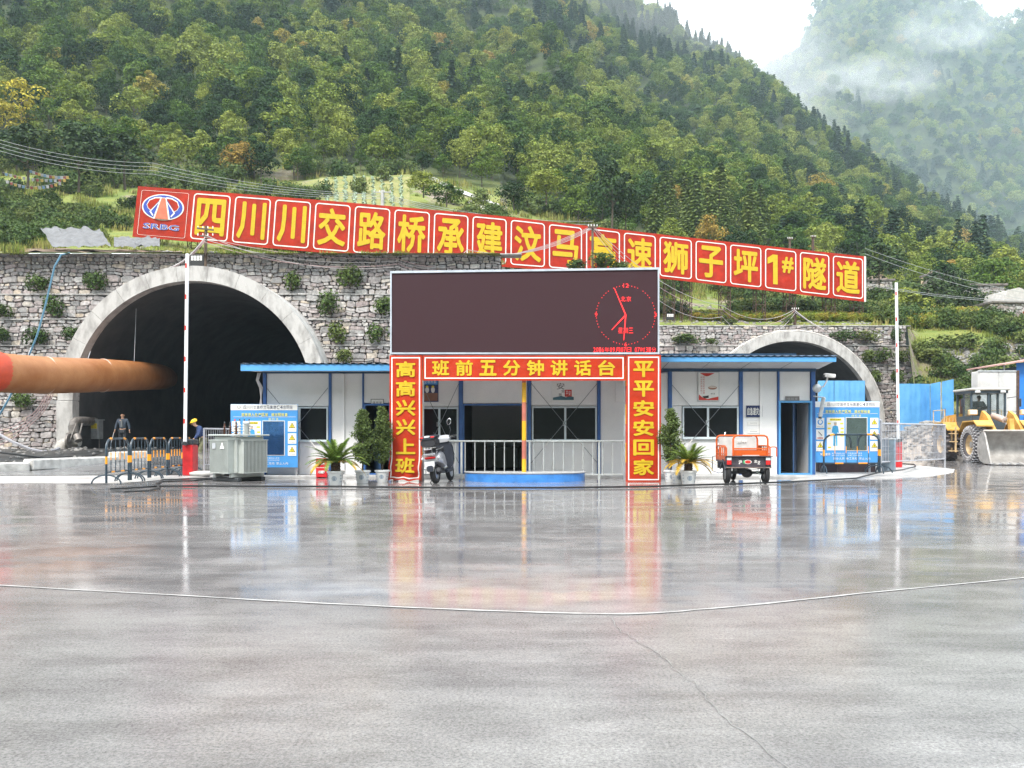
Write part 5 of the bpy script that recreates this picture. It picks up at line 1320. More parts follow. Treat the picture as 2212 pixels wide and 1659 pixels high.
# long black hose across the yard
HP = [(238, 1056), (300, 1053), (340, 1050), (420, 1049.5), (700, 1051), (1000, 1053.5), (1200, 1053.5), (1400, 1051), (1500, 1047.5), (1600, 1045), (1700, 1041), (1780, 1037), (1850, 1033), (1900, 1030), (1950, 1024), (1978, 1016), (1975, 1011), (1930, 1008), (1880, 1008)]
def ground_pt(u, v): return at(u, v, (H-.03)*F/(v-HZ))
def gp2(u, v, zz=.0):
    p = at(u, v, (H-.03-zz)*F/(v-HZ)); p.z = max(p.z, gz(p.x, p.y)+.03+zz); return p
P = [ground_pt(*q) for q in HP]
for p in P:
    if p.x > 9.2 and p.y > 20.3: p.z = .15
cable('black_hose', 'long thin black hose lying across the wet yard from the barriers to the apron', P, .022, ck, 0, 8, cat='hose')
P = [gp2(u, v) for u, v in ((240, 1059), (270, 1062), (320, 1060), (345, 1054), (335, 1046), (350, 1040), (420, 1038), (500, 1031), (600, 1024), (640, 1018), (700, 1008))][:9]
cable('black_hose', 'thick black hose coiling under the striped barriers', P, .02, ck, 0, 6, cat='hose')
P = [gp2(u, v) for u, v in ((340, 1043), (350, 1036), (430, 1034), (520, 1030), (600, 1018), (650, 1010))]
cable('black_hose', 'second black hose behind the striped barriers', P, .018, ck, 0, 6, cat='hose')
# ================================================================ OBJECTS OF THE YARD
bk = M('barrier_dark', (.025, .045, .065), .35, var=.2); orr = M('barrier_orange', (.85, .33, .01), .4, var=.1)
def striped_tube(pts, r, pattern, par, nm, n=8):
    """one bent tube; PATTERN lists (fraction, fraction) orange runs along its length"""
    pts = [Vector(p) for p in pts]; L_ = [0]
    for a, b in zip(pts, pts[1:]): L_.append(L_[-1]+(b-a).length)
    T_ = L_[-1]; cuts = sorted({0, 1}|{x for p in pattern for x in p}|{l/T_ for l in L_})
    def P(t):
        d = t*T_
        for i in range(len(pts)-1):
            if d <= L_[i+1]+1e-9: return pts[i].lerp(pts[i+1], (d-L_[i])/max(1e-9, L_[i+1]-L_[i]))
        return pts[-1]
    m_ = MB(); Q = [P(t) for t in cuts]; m_.tube(Q, r, n, 0)
    for i in range(len(cuts)-1):
        t = (cuts[i]+cuts[i+1])/2
        if any(a < t < b for a, b in pattern):
            for j in range(n): m_.m[i*n+j] = 1
    return m_.build(nm, [bk, orr], par)
def barrier(p0, p1, label, h=1.04, z0=0, z1=0, nb=4):
    p0, p1 = Vector((p0[0], p0[1], z0)), Vector((p1[0], p1[1], z1)); d = p1-p0; w = math.hypot(d.x, d.y); 
    t = thing('crowd_barrier', label, 'barrier', p0, math.atan2(d.y, d.x), 'striped crowd barriers')
    dz = z1-z0; q = lambda x, z, y=0: (x, y, z+dz*x/w)
    c = .22; fr_ = [q(.03, .04), q(.03, h-c), q(.03+c*.08, h-c*.62), q(.03+c*.3, h-c*.3), q(.03+c*.62, h-c*.08), q(.03+c, h), q(w-.03-c, h), q(w-.03-c*.62, h-c*.08), q(w-.03-c*.3, h-c*.3), q(w-.03-c*.08, h-c*.62), q(w-.03, h-c), q(w-.03, .04)]
    tot = 2*h+w; a = h/tot
    striped_tube(fr_, .026, [(.46*a, .64*a), (a*1.12, a*1.24), (1-a*1.30, 1-a*1.16), (1-.64*a, 1-.46*a)], t, 'frame')
    striped_tube([q(.03, .28), q(w-.03, .28)], .018, [(.2, .35), (.62, .78)], t, 'lower_rail', 6)
    for i in range(nb):
        x = .03+(w-.06)*(i+1)/(nb+1); striped_tube([q(x, .28), q(x, h-.01)], .010, [(.36, .60)], t, 'bar', 6)
    for x in (.03, w-.03):
        m_ = MB(); m_.tube([q(x, .02+.20*math.sin(math.radians(a_)), .33*math.cos(math.radians(a_))) for a_ in range(0, 181, 15)], .017, 8); m_.build('foot', bk, t)
    return t
BP = [(-9.14, 18.6), (-9.16, 19.85), (-9.22, 21.05), (-9.22, 22.2), (-9.25, 23.3), (-9.42, 24.3)]
BL = ['striped black and orange crowd barrier nearest the camera, first of the row of five', 'second striped crowd barrier of the row left of the transformer', 'middle striped crowd barrier of the row of five', 'fourth striped crowd barrier of the row, second from the red post', 'striped crowd barrier at the far end of the row, against the red post']
for i in range(5):
    a, b = Vector((*BP[i], 0)), Vector((*BP[i+1], 0)); d = (b-a).normalized()*.03
    barrier((a+d)[:2], (b-d)[:2], BL[i], z0=gz(*BP[i])+.01, z1=gz(*BP[i+1])+.01)
barrier((XX(1777, 22.0), 22.0), (XX(1903, 21.8), 21.8), 'wide striped crowd barrier in front of the blue notice board beside the office door', z0=.1, z1=.11)
barrier((XX(1900, 22.0), 22.05), (XX(1899, 23.2), 23.3), 'striped crowd barrier seen end on at the right corner of the notice board', z0=.11, z1=.11)
# boom barriers, arms raised
boxr = M('red_box_paint', (.55, .02, .025), .35, var=.25, scale=3); boxd = M('blackish_plastic', (.03, .035, .04), .4)
pw = M('arm_white', (.80, .82, .84), .35, var=.04)
def boom(u, vt, vb, D, w, lb, tilt=0):
    x = XX(u, D); z0 = gz(x, D) if x < 0 else .05; t = thing('boom_barrier', lb, 'boom barrier', (x, D, z0))
    MB().bb(-w/2, w/2, -.2, .2, 0, .86, b=.02).build('cabinet', boxr, t); MB().bb(-w/2-.015, w/2+.015, -.22, .22, .862, 1.02, b=.03).build('motor_head', boxd, t)
    MB().lathe([(.06, 0), (.06, .1)], (-.03, -.22, .9), 12, rot=Matrix.Rotation(math.pi/2, 3, 'X')).build('hub', boxd, t)
    L_ = ZZ(vt, D)-z0-.9; a = MB(); a.bb(-.045, .045, -.015, .03, 0, L_, b=.01); o = a.build('arm', pw, t); o.location = (-.03, -.3, .9); o.rotation_euler[1] = tilt
    k = .55
    while k < L_-.2: MB().bb(-.046, .0, -.019, -.016, k, k+.13).build('red_mark', rdp, o); k += .86
    return t
boom(411, 553, 1026, 23.2, .29, 'red boom barrier cabinet with its white arm raised in front of the big tunnel', .012)
boom(1934, 614, 1008, 28.0, .30, 'red boom barrier cabinet with its white arm raised at the right of the site', -.014)
# mesh fence panels
mesh_m = M('fence_grey', (.42, .42, .45), .4, .4, var=.1)
def mfence(p0, p1, h, lb, n, z=0):
    a, b = Vector((*p0, z)), Vector((*p1, z)); d = b-a; w = d.length; t = thing('mesh_fence', lb, 'fence panel', a, math.atan2(d.y, d.x))
    for x in (0, w): MB().tube([(x, 0, 0), (x, 0, h)], .028, 8).build('post', mesh_m, t)
    MB().tube([(0, 0, h-.02), (w, 0, h-.02)], .026, 8).build('top_rail', mesh_m, t); MB().tube([(0, 0, .3), (w, 0, .3)], .02, 8).build('bottom_rail', mesh_m, t)
    for i in range(n): x = w*(i+1)/(n+1); MB().bb(x-.007, x+.007, -.006, .006, .3, h-.03).build('bar', mesh_m, t, False)
    m_ = MB()
    for i in range(1, 5): z_ = lerp(.3, h, i/5); m_.bb(0, w, -.010, -.006, z_-.004, z_+.004)
    m_.build('cross_wire', mesh_m, t, False)
    return t
mfence((XX(441, 23.2), 23.2), (XX(520, 25.0), 25.0), 1.33, 'grey mesh fence panel behind the transformer', 16)
mfence((XX(1902, 24.0), 24.0), (XX(2041, 27.2), 27.2), 1.44, 'tall grey mesh fence panel standing on the right apron', 44, .05)
mfence((XX(1878, 23.4), 23.4), (XX(1903, 23.9), 23.9), 1.5, 'narrow grey mesh fence panel at the corner of the notice board', 6, .08)
o = MB().lathe([(.17, 0), (.30, .02), (.33, .06), (.33, .1), (.16, .14)], (0, 0, 0), 14).build('concrete_foot', M('foot_concrete', (.55, .54, .52), .7, var=.15)); o.location = (XX(440, 22.9), 22.9, 0); o.scale = (1.2, .8, 1); tag(o, 'rounded concrete foot block holding the fence post left of the transformer', 'concrete block')
t = thing('metal_drum', 'tall blue grey metal drum in front of the mesh fence', 'drum', (XX(1919, 24.6), 24.6, .05)); dm = M('drum_blue_grey', (.22, .28, .34), .35, .5, var=.2)
MB().lathe([(.2, 0), (.2, .30), (.21, .31), (.2, .32), (.2, .62), (.21, .63), (.2, .64), (.2, .95)], (0, 0, 0), 20).build('body', dm, t); MB().lathe([(.215, .951), (.215, .98), (.1, 1.0)], (0, 0, 0), 20).build('lid', galv, t)
# notice boards
def notice(u, vt, D, label, n_side_left, mir, leg_l=True):
    s = F/D; w, h = 1.78, 1.68; x0 = XX(u, D); zt = ZZ(vt, D); t = thing('notice_board', label, 'notice board', (x0+w/2, D, 0)); t.rotation_euler[2] = 0
    X = lambda a: -w/2+a*w; Zz = lambda b: zt-b*h
    MB().bb(-w/2, w/2, 0, .05, Zz(1), zt, b=.006).build('board', blp, t)
    MB().bb(X(.003), X(.997), -.006, -.001, Zz(.095), Zz(.004)).build('header_band', whp, t)
    g = MB(); line(g, '四川川交路桥汶马高速C4合同段', X(.56), -.011, Zz(.05), w*.74, h*.058, off=.02); g.build('header_lettering', navy, t, False)
    g = MB(); g.ell((X(.125), -.010, Zz(.048)), (w*.034, .003, h*.024), 14); e = g.build('emblem', gyp, t); MB().prism([(X(.10), Zz(.062)), (X(.125), Zz(.03)), (X(.15), Zz(.062)), (X(.125), Zz(.05))], -.016, -.013).build('emblem_peak', whp, e)
    g = MB(); line(g, '您将进入生产区域', X(.36), -.006, Zz(.165), w*.40, h*.05, off=.03); line(g, '请对照检查', X(.73), -.006, Zz(.165), w*.25, h*.05, off=.03); line(g, '自检镜', X(.64), -.006, Zz(.235), w*.16, h*.04, gap=.3); g.build('heading_lettering', M('pale_yellow_print', (.75, .74, .25), .5), t, False)
    MB().bb(X(.04), X(.97), -.004, -.001, Zz(.203), Zz(.198)).build('rule', whp, t)
    # mirror in the middle
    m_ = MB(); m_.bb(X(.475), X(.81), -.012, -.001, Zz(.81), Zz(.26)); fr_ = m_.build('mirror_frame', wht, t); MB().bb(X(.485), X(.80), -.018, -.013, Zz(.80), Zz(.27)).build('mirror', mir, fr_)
    # pictogram cards
    def cardp(a, b, kind):
        c = MB().bb(X(a), X(a+.125), -.01, -.001, Zz(b+.165), Zz(b)).build('pictogram_card', whp, t); xm, zm = X(a+.0625), Zz(b+.07)
        if kind == 'w':
            MB().prism([(xm-.085, zm-.06), (xm+.085, zm-.06), (xm, zm+.085)], -.014, -.011).build('triangle_rim', blk, c); MB().prism([(xm-.066, zm-.049), (xm+.066, zm-.049), (xm, zm+.064)], -.018, -.0145).build('triangle', ylp, c)
            g = MB(); line(g, '!', xm, -.021, zm-.005, .02, .065, off=.04); g.build('sign_mark', blk, c, False)
        elif kind == 'b': MB().ell((xm, -.012, zm), (.075, .003, .075), 18).build('blue_disc', blp, c); MB().ell((xm, -.016, zm+.005), (.045, .003, .05), 14).build('white_face', whp, c)
        else: MB().tube([(xm+.05, -.014, zm-.05), (xm-.05, -.014, zm+.06)], .008, 6).build('smoke_bar', blk, c); MB().bb(xm-.08, xm+.08, -.013, -.011, zm-.135, zm-.10).build('red_band', rdp, c)
        g = MB(); line(g, {'w': '当心触电', 'b': '戴安全帽', 'r': '禁止烟火'}[kind], xm, -.013 if kind != 'r' else -.016, zm-.118, .16, .03); g.build('caption', gyp if kind != 'r' else whp, c, False)
    for b in (.27, .46, .65): cardp(.855, b, 'w')
    for b, k in ((.27, 'b'), (.46, 'r'), (.65, 'w')): cardp(.02, b, k)
    # worker poster
    c = MB().bb(X(.185), X(.455), -.01, -.001, Zz(.80), Zz(.265)).build('worker_poster', whp, t); xm = X(.315); zc = Zz(.53)
    g = MB(); g.bb(X(.23), X(.41), -.013, -.011, Zz(.315), Zz(.28)); 
    for a, b in ((.195, .35), (.39, .35), (.195, .43), (.395, .43), (.395, .49), (.395, .55), (.2, .74)): g.bb(X(a), X(a+.05), -.013, -.011, Zz(b+.025), Zz(b))
    g.build('yellow_captions', ylp, c); g = MB(); line(g, '劳动保护用品', X(.32), -.016, Zz(.298), w*.16, h*.024); g.build('poster_title', blk, c, False)
    g = MB(); g.ell((xm, -.014, zc+.27), (.035, .003, .045), 12); g.build('figure_head', M('print_skin', (.6, .4, .28), .5), c)
    g = MB(); g.prism([(xm-.10, zc+.02), (xm-.075, zc+.2), (xm-.03, zc+.225), (xm+.03, zc+.225), (xm+.075, zc+.2), (xm+.10, zc+.02), (xm+.06, zc+.04), (xm+.05, zc-.02), (xm-.05, zc-.02), (xm-.06, zc+.04)], -.014, -.011); g.build('figure_jacket', M('print_blue', (.05, .32, .6), .5), c)
    for sx_ in (-1, 1): g = MB(); g.prism([(xm+sx_*.004, zc-.022), (xm+sx_*.052, zc-.022), (xm+sx_*.06, zc-.33), (xm+sx_*.02, zc-.33)], -.014, -.011); g.build('figure_leg', M('print_blue2', (.08, .42, .7), .5), c)
    g = MB(); g.ell((xm, -.018, zc+.30), (.045, .003, .025), 12); g.build('figure_helmet', gyp, c)
    g = MB(); line(g, '安全提示', X(.16), -.006, Zz(.865), w*.16, h*.04, off=.03); g.build('footer_title', wht, t, False)
    for a_, b_, c_, d_ in (('请正确佩戴安全帽', X(.36), Zz(.85), (w*.2, h*.022)), ('严禁酒后进入现场', X(.62), Zz(.85), (w*.22, h*.022)), ('请自觉接受门卫检查', X(.36), Zz(.883), (w*.2, h*.022)), ('非施工人员未经批准', X(.62), Zz(.883), (w*.22, h*.022)), ('闲杂人员', X(.37), Zz(.935), (w*.18, h*.04)), ('施工危险', X(.57), Zz(.935), (w*.18, h*.04)), ('禁止入内', X(.77), Zz(.935), (w*.18, h*.04))):
        g = MB(); line(g, a_, b_, -.006, c_, *d_, off=.02); g.build('footer_line', wht, t, False)
    for a in (.02, .97) if leg_l else (.97,): MB().tube([(X(a), .08, 0 if D < 22.4 else .05), (X(a), .08, Zz(.1))], .022, 8).build('leg', galv, t)
    return t
mir1 = M('mirror_blue_reflection', (.10, .26, .62), .16, .9, var=.1); mir2 = M('mirror_grey_reflection', (.30, .36, .40), .08, .9, var=.1)  # reflected surroundings put into the mirror tints
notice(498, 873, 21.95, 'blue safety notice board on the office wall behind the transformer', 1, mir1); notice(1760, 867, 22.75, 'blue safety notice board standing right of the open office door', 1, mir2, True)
mb = MB(); mb.bb(XX(1762, 24.3), XX(1890, 24.3), 24.1, 24.6, .02, .5, b=.03); mb.bb(XX(1765, 24.2), XX(1800, 24.2), 23.8, 24.1, .02, .62, b=.05); tag(mb.build('skip', M('dark_skip', (.05, .03, .035), .6, var=.4)), 'dark steel trough half seen under the right notice board', 'trough')
# red extinguisher box
t = thing('extinguisher_box', 'red fire extinguisher box on the ground behind the cycad pot', 'extinguisher box', (XX(696, 21.9), 21.9, 0)); w = .29
MB().bb(-w/2, w/2, -.1, .1, .02, .52, b=.01).build('box', M('fire_red', (.62, .02, .03), .35, var=.08), t); MB().bb(-w/2-.005, w/2+.005, -.103, -.101, .27, .28).build('door_gap', whp, t)
g = MB(); line(g, '灭火器箱', 0, -.108, .40, w*.6, .085, off=.04, gap=.05); line(g, '火警119', 0, -.108, .16, w*.62, .075, off=.04, gap=.05); g.build('lettering', whp, t, False)
for s in (-1, 1): MB().bb(s*w*.4-.02, s*w*.4+.02, -.08, .08, 0, .02).build('foot', boxr, t)
# transformer
gg = M('transformer_grey', (.42, .45, .43), .38, .1, var=.06); gd = M('transformer_skid', (.04, .045, .05), .5); por = M('bushing_white', (.65, .62, .58), .15, var=.05); prd = M('bushing_brown', (.09, .035, .02), .15)
tf = thing('transformer', 'grey oil transformer with cooling fins and porcelain bushings on dark skids', 'transformer', (XX(512, 20.4), 20.55, 0), math.radians(-33))
# local frame: near corner points to the camera; faces -X and -Y are seen
MB().bb(-.42, .42, -.42, .42, .20, 1.10, b=.02).build('tank', gg, tf)
for ax in (0, 1):
    for sg in (-1, 1):
        f_ = MB(); n_ = 17
        for i in range(n_):
            a = -.33+.66*i/(n_-1)
            if ax == 0: f_.bb(sg*.42, sg*.60, a-.009, a+.009, .22, 1.00)
            else: f_.bb(a-.009, a+.009, sg*.42, sg*.60, .22, 1.00)
        if sg < 0:
            for i in range(n_):
                a = -.33+.66*i/(n_-1); m_ = MB()
                if ax == 0: m_.bb(-.60, -.42, a-.009, a+.009, .22, 1.00)
                else: m_.bb(a-.009, a+.009, -.60, -.42, .22, 1.00)
                m_.build('fin', gg, tf, False)
        else: f_.build('rear_fins', gg, tf, False)
        m_ = MB()
        for z in (.205, 1.0):
            if ax == 0: m_.bb(sg*.42, sg*.61, -.36, .36, z, z+.02)
            else: m_.bb(-.36, .36, sg*.42, sg*.61, z, z+.02)
        m_.build('fin_header', gg, tf)
MB().bb(-.52, .52, -.52, .52, 1.11, 1.15, b=.012).build('lid', gg, tf); 
for s in (-1, 1): MB().bb(s*.3-.05, s*.3+.05, -.5, .5, .10, .20, b=.01).build('base_channel', gg, tf); MB().bb(-.48, .48, s*.36-.07, s*.36+.07, 0, .10, b=.02).build('skid', gd, tf)
def bushing(x, y, z, h, r, m, cap=None):
    P = [(r*.5, 0)]; n_ = 4
    for i in range(n_): a = h*(i+.2)/n_*.8; P += [(r*.45, a), (r, a+h*.03), (r*.45, a+h*.09)]
    P += [(r*.35, h*.82), (r*.35, h)]; o_ = MB().lathe(P, (x, y, z), 12).build('bushing', m, tf); MB().lathe([(r*.3, 0), (r*.4, .02), (r*.1, .05)], (x, y, z+h), 8).build('terminal', cap or boxd, o_)
for i, x in enumerate((-.32, -.10, .12)): bushing(x, -.18, 1.15, .27, .05, prd)
for i, x in enumerate((-.36, -.18, 0, .18)): bushing(x, .16, 1.15, .34, .055, por, boxr if i == 0 else None)
MB().tube([(.34, -.05, 1.15), (.34, -.05, 1.38)], .06, 12).build('oil_gauge', M('gauge_metal', (.5, .52, .52), .3, .6), tf); MB().ell((.34, -.05, 1.42), (.085, .085, .06), 12).build('breather', galv, tf)
MB().bb(-.22, -.10, -.618, -.603, .80, .94).build('rating_plate', galv, tf); MB().prism([(.06, .80), (.22, .80), (.14, .96)], -.618, -.603).build('warning_plate', whp, tf)
MB().prism([(-.1, .15), (.0, .15), (.0, .2), (-.1, .2)], -.44, -.43).build('valve_plate', gg, tf)
# ---------------------------------------------------------------- pots and plants
pot_m = M('pot_white', (.72, .74, .75), .3, var=.04); pot_b = M('pot_ornament', (.22, .30, .40), .4); soil = M('soil', (.05, .035, .025), .9)
def pot(u, v, lb, s=1.0, plain=False):
    D = H*F/(v-HZ); t = thing('flower_pot', lb, 'flower pot', (XX(u, D), D, 0), 0, 'white flower pots with grey blue ornaments'); t.scale = (s, s, s)
    MB().lathe([(.135, 0), (.14, .01), (.175, .27), (.20, .28), (.20, .315), (.185, .32), (.175, .29), (.001, .285)], n=24).build('bowl', pot_m, t); MB().lathe([(.17, .286), (.10, .30), (.001, .31)], n=16).build('soil', soil, t)
    for a0 in range(0, 360, 60):
        a = math.radians(a0-90); m_ = MB(); rr = .162
        def W(x, z): k = a+x/.16; r_ = .14+.035*(z/.27)+.004; return (r_*math.cos(k), r_*math.sin(k), z)
        if a0 % 120 == 0:
            for r0, r1 in ((.042, .055), (.018, .030)):
                P = [W(r*math.cos(q), .15+r*math.sin(q)) for q in [math.radians(20*i) for i in range(18)] for r in (r0, r1)]; m_.add(P, [(2*i, 2*i+1, (2*i+3) % 36, (2*i+2) % 36) for i in range(18)])
            m_.add([W(-.01, .11), W(.01, .11), W(.008, .19), W(-.008, .19)], [(0, 1, 2, 3)])
        else:
            for zz in (.08, .15, .22):
                for xx in (-.02, .02): m_.add([W(xx-.012, zz-.012), W(xx+.012, zz-.012), W(xx+.008, zz+.012), W(xx-.008, zz+.008)], [(0, 1, 2, 3)])
        m_.build('ornament', pot_b, t, False)
    return t, Vector((XX(u, D), D, .30*s))
frond = leafmat('cycad_fronds', [(0, (.10, .17, .03)), (1, (.16, .22, .04))], .2); frond_y = leafmat('old_fronds', [(0, (.42, .27, .035)), (1, (.55, .36, .05))], .2)
def cycad(p, s, label, seed, yellow=.0, n=44):
    R = random.Random(seed); t = thing('cycad', label, 'cycad', p); t.scale = (s, s, s)
    tr = MB(); tr.lathe([(.09, -.05), (.10, .05), (.085, .16), (.06, .22)], n=10)
    for i in range(40): a = i*2.4; z = .01+.005*i; tr.ell((.09*math.cos(a), .09*math.sin(a), z), (.025, .025, .03), 6)
    tr.build('trunk', M('cycad_trunk', (.07, .045, .03), .9, var=.4), t)
    for i in range(n):
        q = i/n; a = i*2.4+R.uniform(-.15, .15); el = math.radians(lerp(80, 12, q**.85)+R.uniform(-6, 6)); L_ = lerp(.66, .74, q)*R.uniform(.9, 1.1)
        m_ = MB(); P = []; d = Vector((math.cos(a), math.sin(a), 0)); x = z = 0; e = el
        for k in range(11): P.append(Vector((0, 0, .2))+d*(x+.05)+Vector((0, 0, z))); x += math.cos(e)*L_/10; z += math.sin(e)*L_/10; e -= math.radians(lerp(3.5, 8, q))
        m_.tube(P, [.008*(1-k/11)+.002 for k in range(11)], 4); sd = Vector((-d.y, d.x, 0))
        for k in range(1, 41):
            f = k/41*10; i0 = min(9, int(f)); c = P[i0].lerp(P[i0+1], f-i0); tg = (P[i0+1]-P[i0]).normalized(); ll = .15*math.sin(min(1, k/10)*1.57)*(1-(k/44)**3)
            for sg in (-1, 1):
                tip = c+(sd*sg*.82+tg*.55+Vector((0, 0, .22))).normalized()*ll; wv = tg*.011
                m_.add([c-wv, c+wv, tip+wv*.5-Vector((0, 0, .01))], [(0, 1, 2)])
        m_.build('frond', frond_y if q > 1-yellow else frond, t, False)
    return t
tree_leaf = leafmat('potted_tree_leaves', [(0, (.11, .16, .05)), (1, (.15, .20, .06))], .25)
def pot_tree(p, h, w, label, seed, tip=False):
    R = random.Random(seed); t = thing('potted_tree', label, 'potted tree', p); m_ = MB()
    m_.tube([(0, 0, -.02), (.01, 0, h*.2), (-.01, .01, h*.6), (0, 0, h*.92)], [.022, .018, .012, .003], 6)
    br = []
    for i in range(80):
        z = h*lerp(.12, .97, (i+R.random())/80); a = R.random()*6.28; f = z/h; rr = w*(.5+.5*math.sin(min(1, f*2.4)*1.57))*(1-max(0, f-.45)/.62)**.8*R.uniform(.6, 1.1)
        e = Vector((math.cos(a)*rr, math.sin(a)*rr, z+rr*.55)); m_.tube([(0, 0, z), (e.x*.5, e.y*.5, z+rr*.35), tuple(e)], [.006, .004, .002], 4); br.append((Vector((0, 0, z)), e))
    m_.build('stem', bark, t); L_ = MB()
    for s_, e in br:
        for k in range(95):
            q = s_.lerp(e, R.uniform(.25, 1.08))+rdir(R)*.085*R.random()**.4; card(L_, q, rdir(R)+Vector((0, 0, .5)), .0175*R.uniform(.6, 1.3), R, asp=1.5)
    L_.build('foliage', tree_leaf, t, False); return t
_, p = pot(725, 1047.5, 'white ornamented pot of the cycad left of the gate'); cycad(p, 1.0, 'spreading green cycad in the pot left of the gate', 3, .16)
_, p = pot(783, 1043.5, 'white ornamented pot of the first clipped tree, right of the cycad', .95); pot_tree(p, 1.42, .27, 'leafy conical potted tree between the cycad and the gate', 4)
_, p = pot(826, 1041.5, 'white ornamented pot touching the left red column', .92); pot_tree(p, 1.52, .24, 'taller narrow potted tree standing against the left red column', 5)
_, p = pot(1449, 1041.5, 'white ornamented pot behind the other two pots, nearest the right red column', .92); pot_tree(p, 1.45, .27, 'bushy potted tree right of the right red column', 6)
_, p = pot(1465, 1043.5, 'white ornamented pot squeezed in the middle of the three pots by the right column', .92); MB_ = MB(); MB_.tube([(0, 0, 0), (.01, 0, .15), (0, .01, .38)], [.02, .016, .008], 6); o = MB_.build('bare_plant', bark); o.location = p; tag(o, 'bare thin stem growing in the middle pot by the right column', 'plant')
_, p = pot(1487, 1046.5, 'white ornamented pot of the yellowing cycad right of the gate'); cycad(p, .88, 'yellowing cycad with golden lower fronds right of the gate', 8, .42)
# ================================================================ SCOOTER (seen from behind, leaning on its stand)
sil = M('scooter_silver', (.55, .56, .60), .3, .5, var=.06); sdk = M('scooter_dark', (.035, .04, .055), .3, .1); tyr = M('tyre_rubber', (.02, .02, .022), .8, bump=.5, bscale=60); chrome = M('chrome', (.7, .71, .73), .15, 1, var=.03); seatm = M('seat_vinyl', (.02, .02, .025), .5); lensr = M('lens_red', (.55, .02, .02), .15); lensc = M('lens_clear', (.6, .65, .68), .12)
def wheel(mb_t, c, R_, w, par, rim=sil, axis='X', tread=24, nm='wheel', rim_r=.55):
    t_ = MB().lathe([(R_*.62, -w*.42), (R_*.86, -w*.5), (R_*.97, -w*.36), (R_, -w*.15), (R_, w*.15), (R_*.97, w*.36), (R_*.86, w*.5), (R_*.62, w*.42)], c, 28, axis=axis, capt=False)
    tw = t_.build(nm, tyr, par)
    r_ = MB().lathe([(.001, -w*.30), (R_*rim_r*.5, -w*.34), (R_*rim_r, -w*.22), (R_*.66, -w*.40), (R_*.66, w*.40), (R_*rim_r, w*.22), (R_*rim_r*.5, w*.34), (.001, w*.30)], c, 20, axis=axis, capt=False); r_.build('rim', rim, tw); return tw
sc = thing('scooter', 'silver scooter with a black top box and red reflectors beside the left red column', 'scooter', (-1.78, 19.45, 0), rot=(0, math.radians(-7), math.radians(-12)))
# local: forward +Y
wheel(None, (0, .0, .25), .25, .13, sc); wheel(None, (0, 1.22, .25), .25, .10, sc)
m_ = MB()
prof_ = [(-.22, .17, .50, .60), (-.05, .21, .46, .72), (.2, .20, .42, .76), (.45, .16, .36, .72), (.62, .13, .30, .5)]
def loft(sec, k=8):
    m = MB(); V = []
    for y, w, z0, z1 in sec:
        zc, hz_ = (z0+z1)/2, (z1-z0)/2
        for j in range(12):
            a = 2*math.pi*(j+.5)/12; c, s_ = math.cos(a), math.sin(a); V.append((w*math.copysign(abs(c)**.6, c), y, zc+hz_*math.copysign(abs(s_)**.6, s_)))
    n_ = len(sec); m.add(V, [(i*12+j, (i+1)*12+j, (i+1)*12+(j+1) % 12, i*12+(j+1) % 12) for i in range(n_-1) for j in range(12)]+[tuple(range(12)), tuple(range((n_-1)*12, n_*12))[::-1]]); return m
loft(prof_).build('rear_body', sil, sc); loft([(-.2, .15, .66, .74), (0, .18, .73, .82), (.35, .17, .74, .84), (.6, .12, .70, .80)]).build('seat', seatm, sc)
loft([(.5, .17, .22, .30), (.8, .18, .22, .28), (1.0, .17, .24, .34)]).build('footboard', sdk, sc); loft([(.92, .22, .3, .95), (1.0, .23, .34, 1.0), (1.1, .15, .4, .95)]).build('front_shield', sdk, sc)
loft([(1.0, .07, .42, .52), (1.2, .08, .46, .55), (1.42, .06, .30, .42)]).build('front_fender', sil, sc); loft([(-.34, .08, .28, .42), (-.2, .10, .40, .52), (.05, .08, .45, .52)]).build('rear_fender', sdk, sc)
loft([(.88, .17, .96, 1.05), (1.0, .19, .98, 1.14), (1.12, .12, .98, 1.1)]).build('handlebar_cover', sil, sc)
for s in (-1, 1):
    MB().tube([(s*.12, .98, 1.08), (s*.26, .93, 1.09), (s*.38, .88, 1.10)], .017, 8).build('handlebar_grip', sdk if s < 0 else chrome, sc)
    st_ = MB().tube([(s*.17, .96, 1.1), (s*.22, .97, 1.24), (s*.20, .97, 1.36 if s > 0 else 1.2)], .008, 6).build('mirror_stem', sdk, sc)
    if s > 0: MB().ell((.21, .95, 1.45), (.055, .012, .085), 14, rot=Matrix.Rotation(.3, 3, 'Y')).build('mirror', chrome, st_); MB().ell((.21, .938, 1.45), (.042, .006, .068), 14, rot=Matrix.Rotation(.3, 3, 'Y')).build('mirror_glass', gls, st_)
    else: MB().ell((-.38, .95, 1.13), (.08, .012, .05), 14, rot=Matrix.Rotation(.4, 3, 'Y')).build('mirror', sdk, st_)
    MB().tube([(s*.20, .1, .34), (s*.29, .12, .36)], .02, 8).build('foot_peg', chrome, sc)
    MB().tube([(s*.06, 1.0, .4), (s*.07, 1.22, .25)], .018, 8).build('fork', chrome, sc)
    MB().tube([(s*.16, -.2, .78), (s*.19, .05, .80), (s*.17, .35, .84)], .012, 8).build('side_rail', chrome, sc)
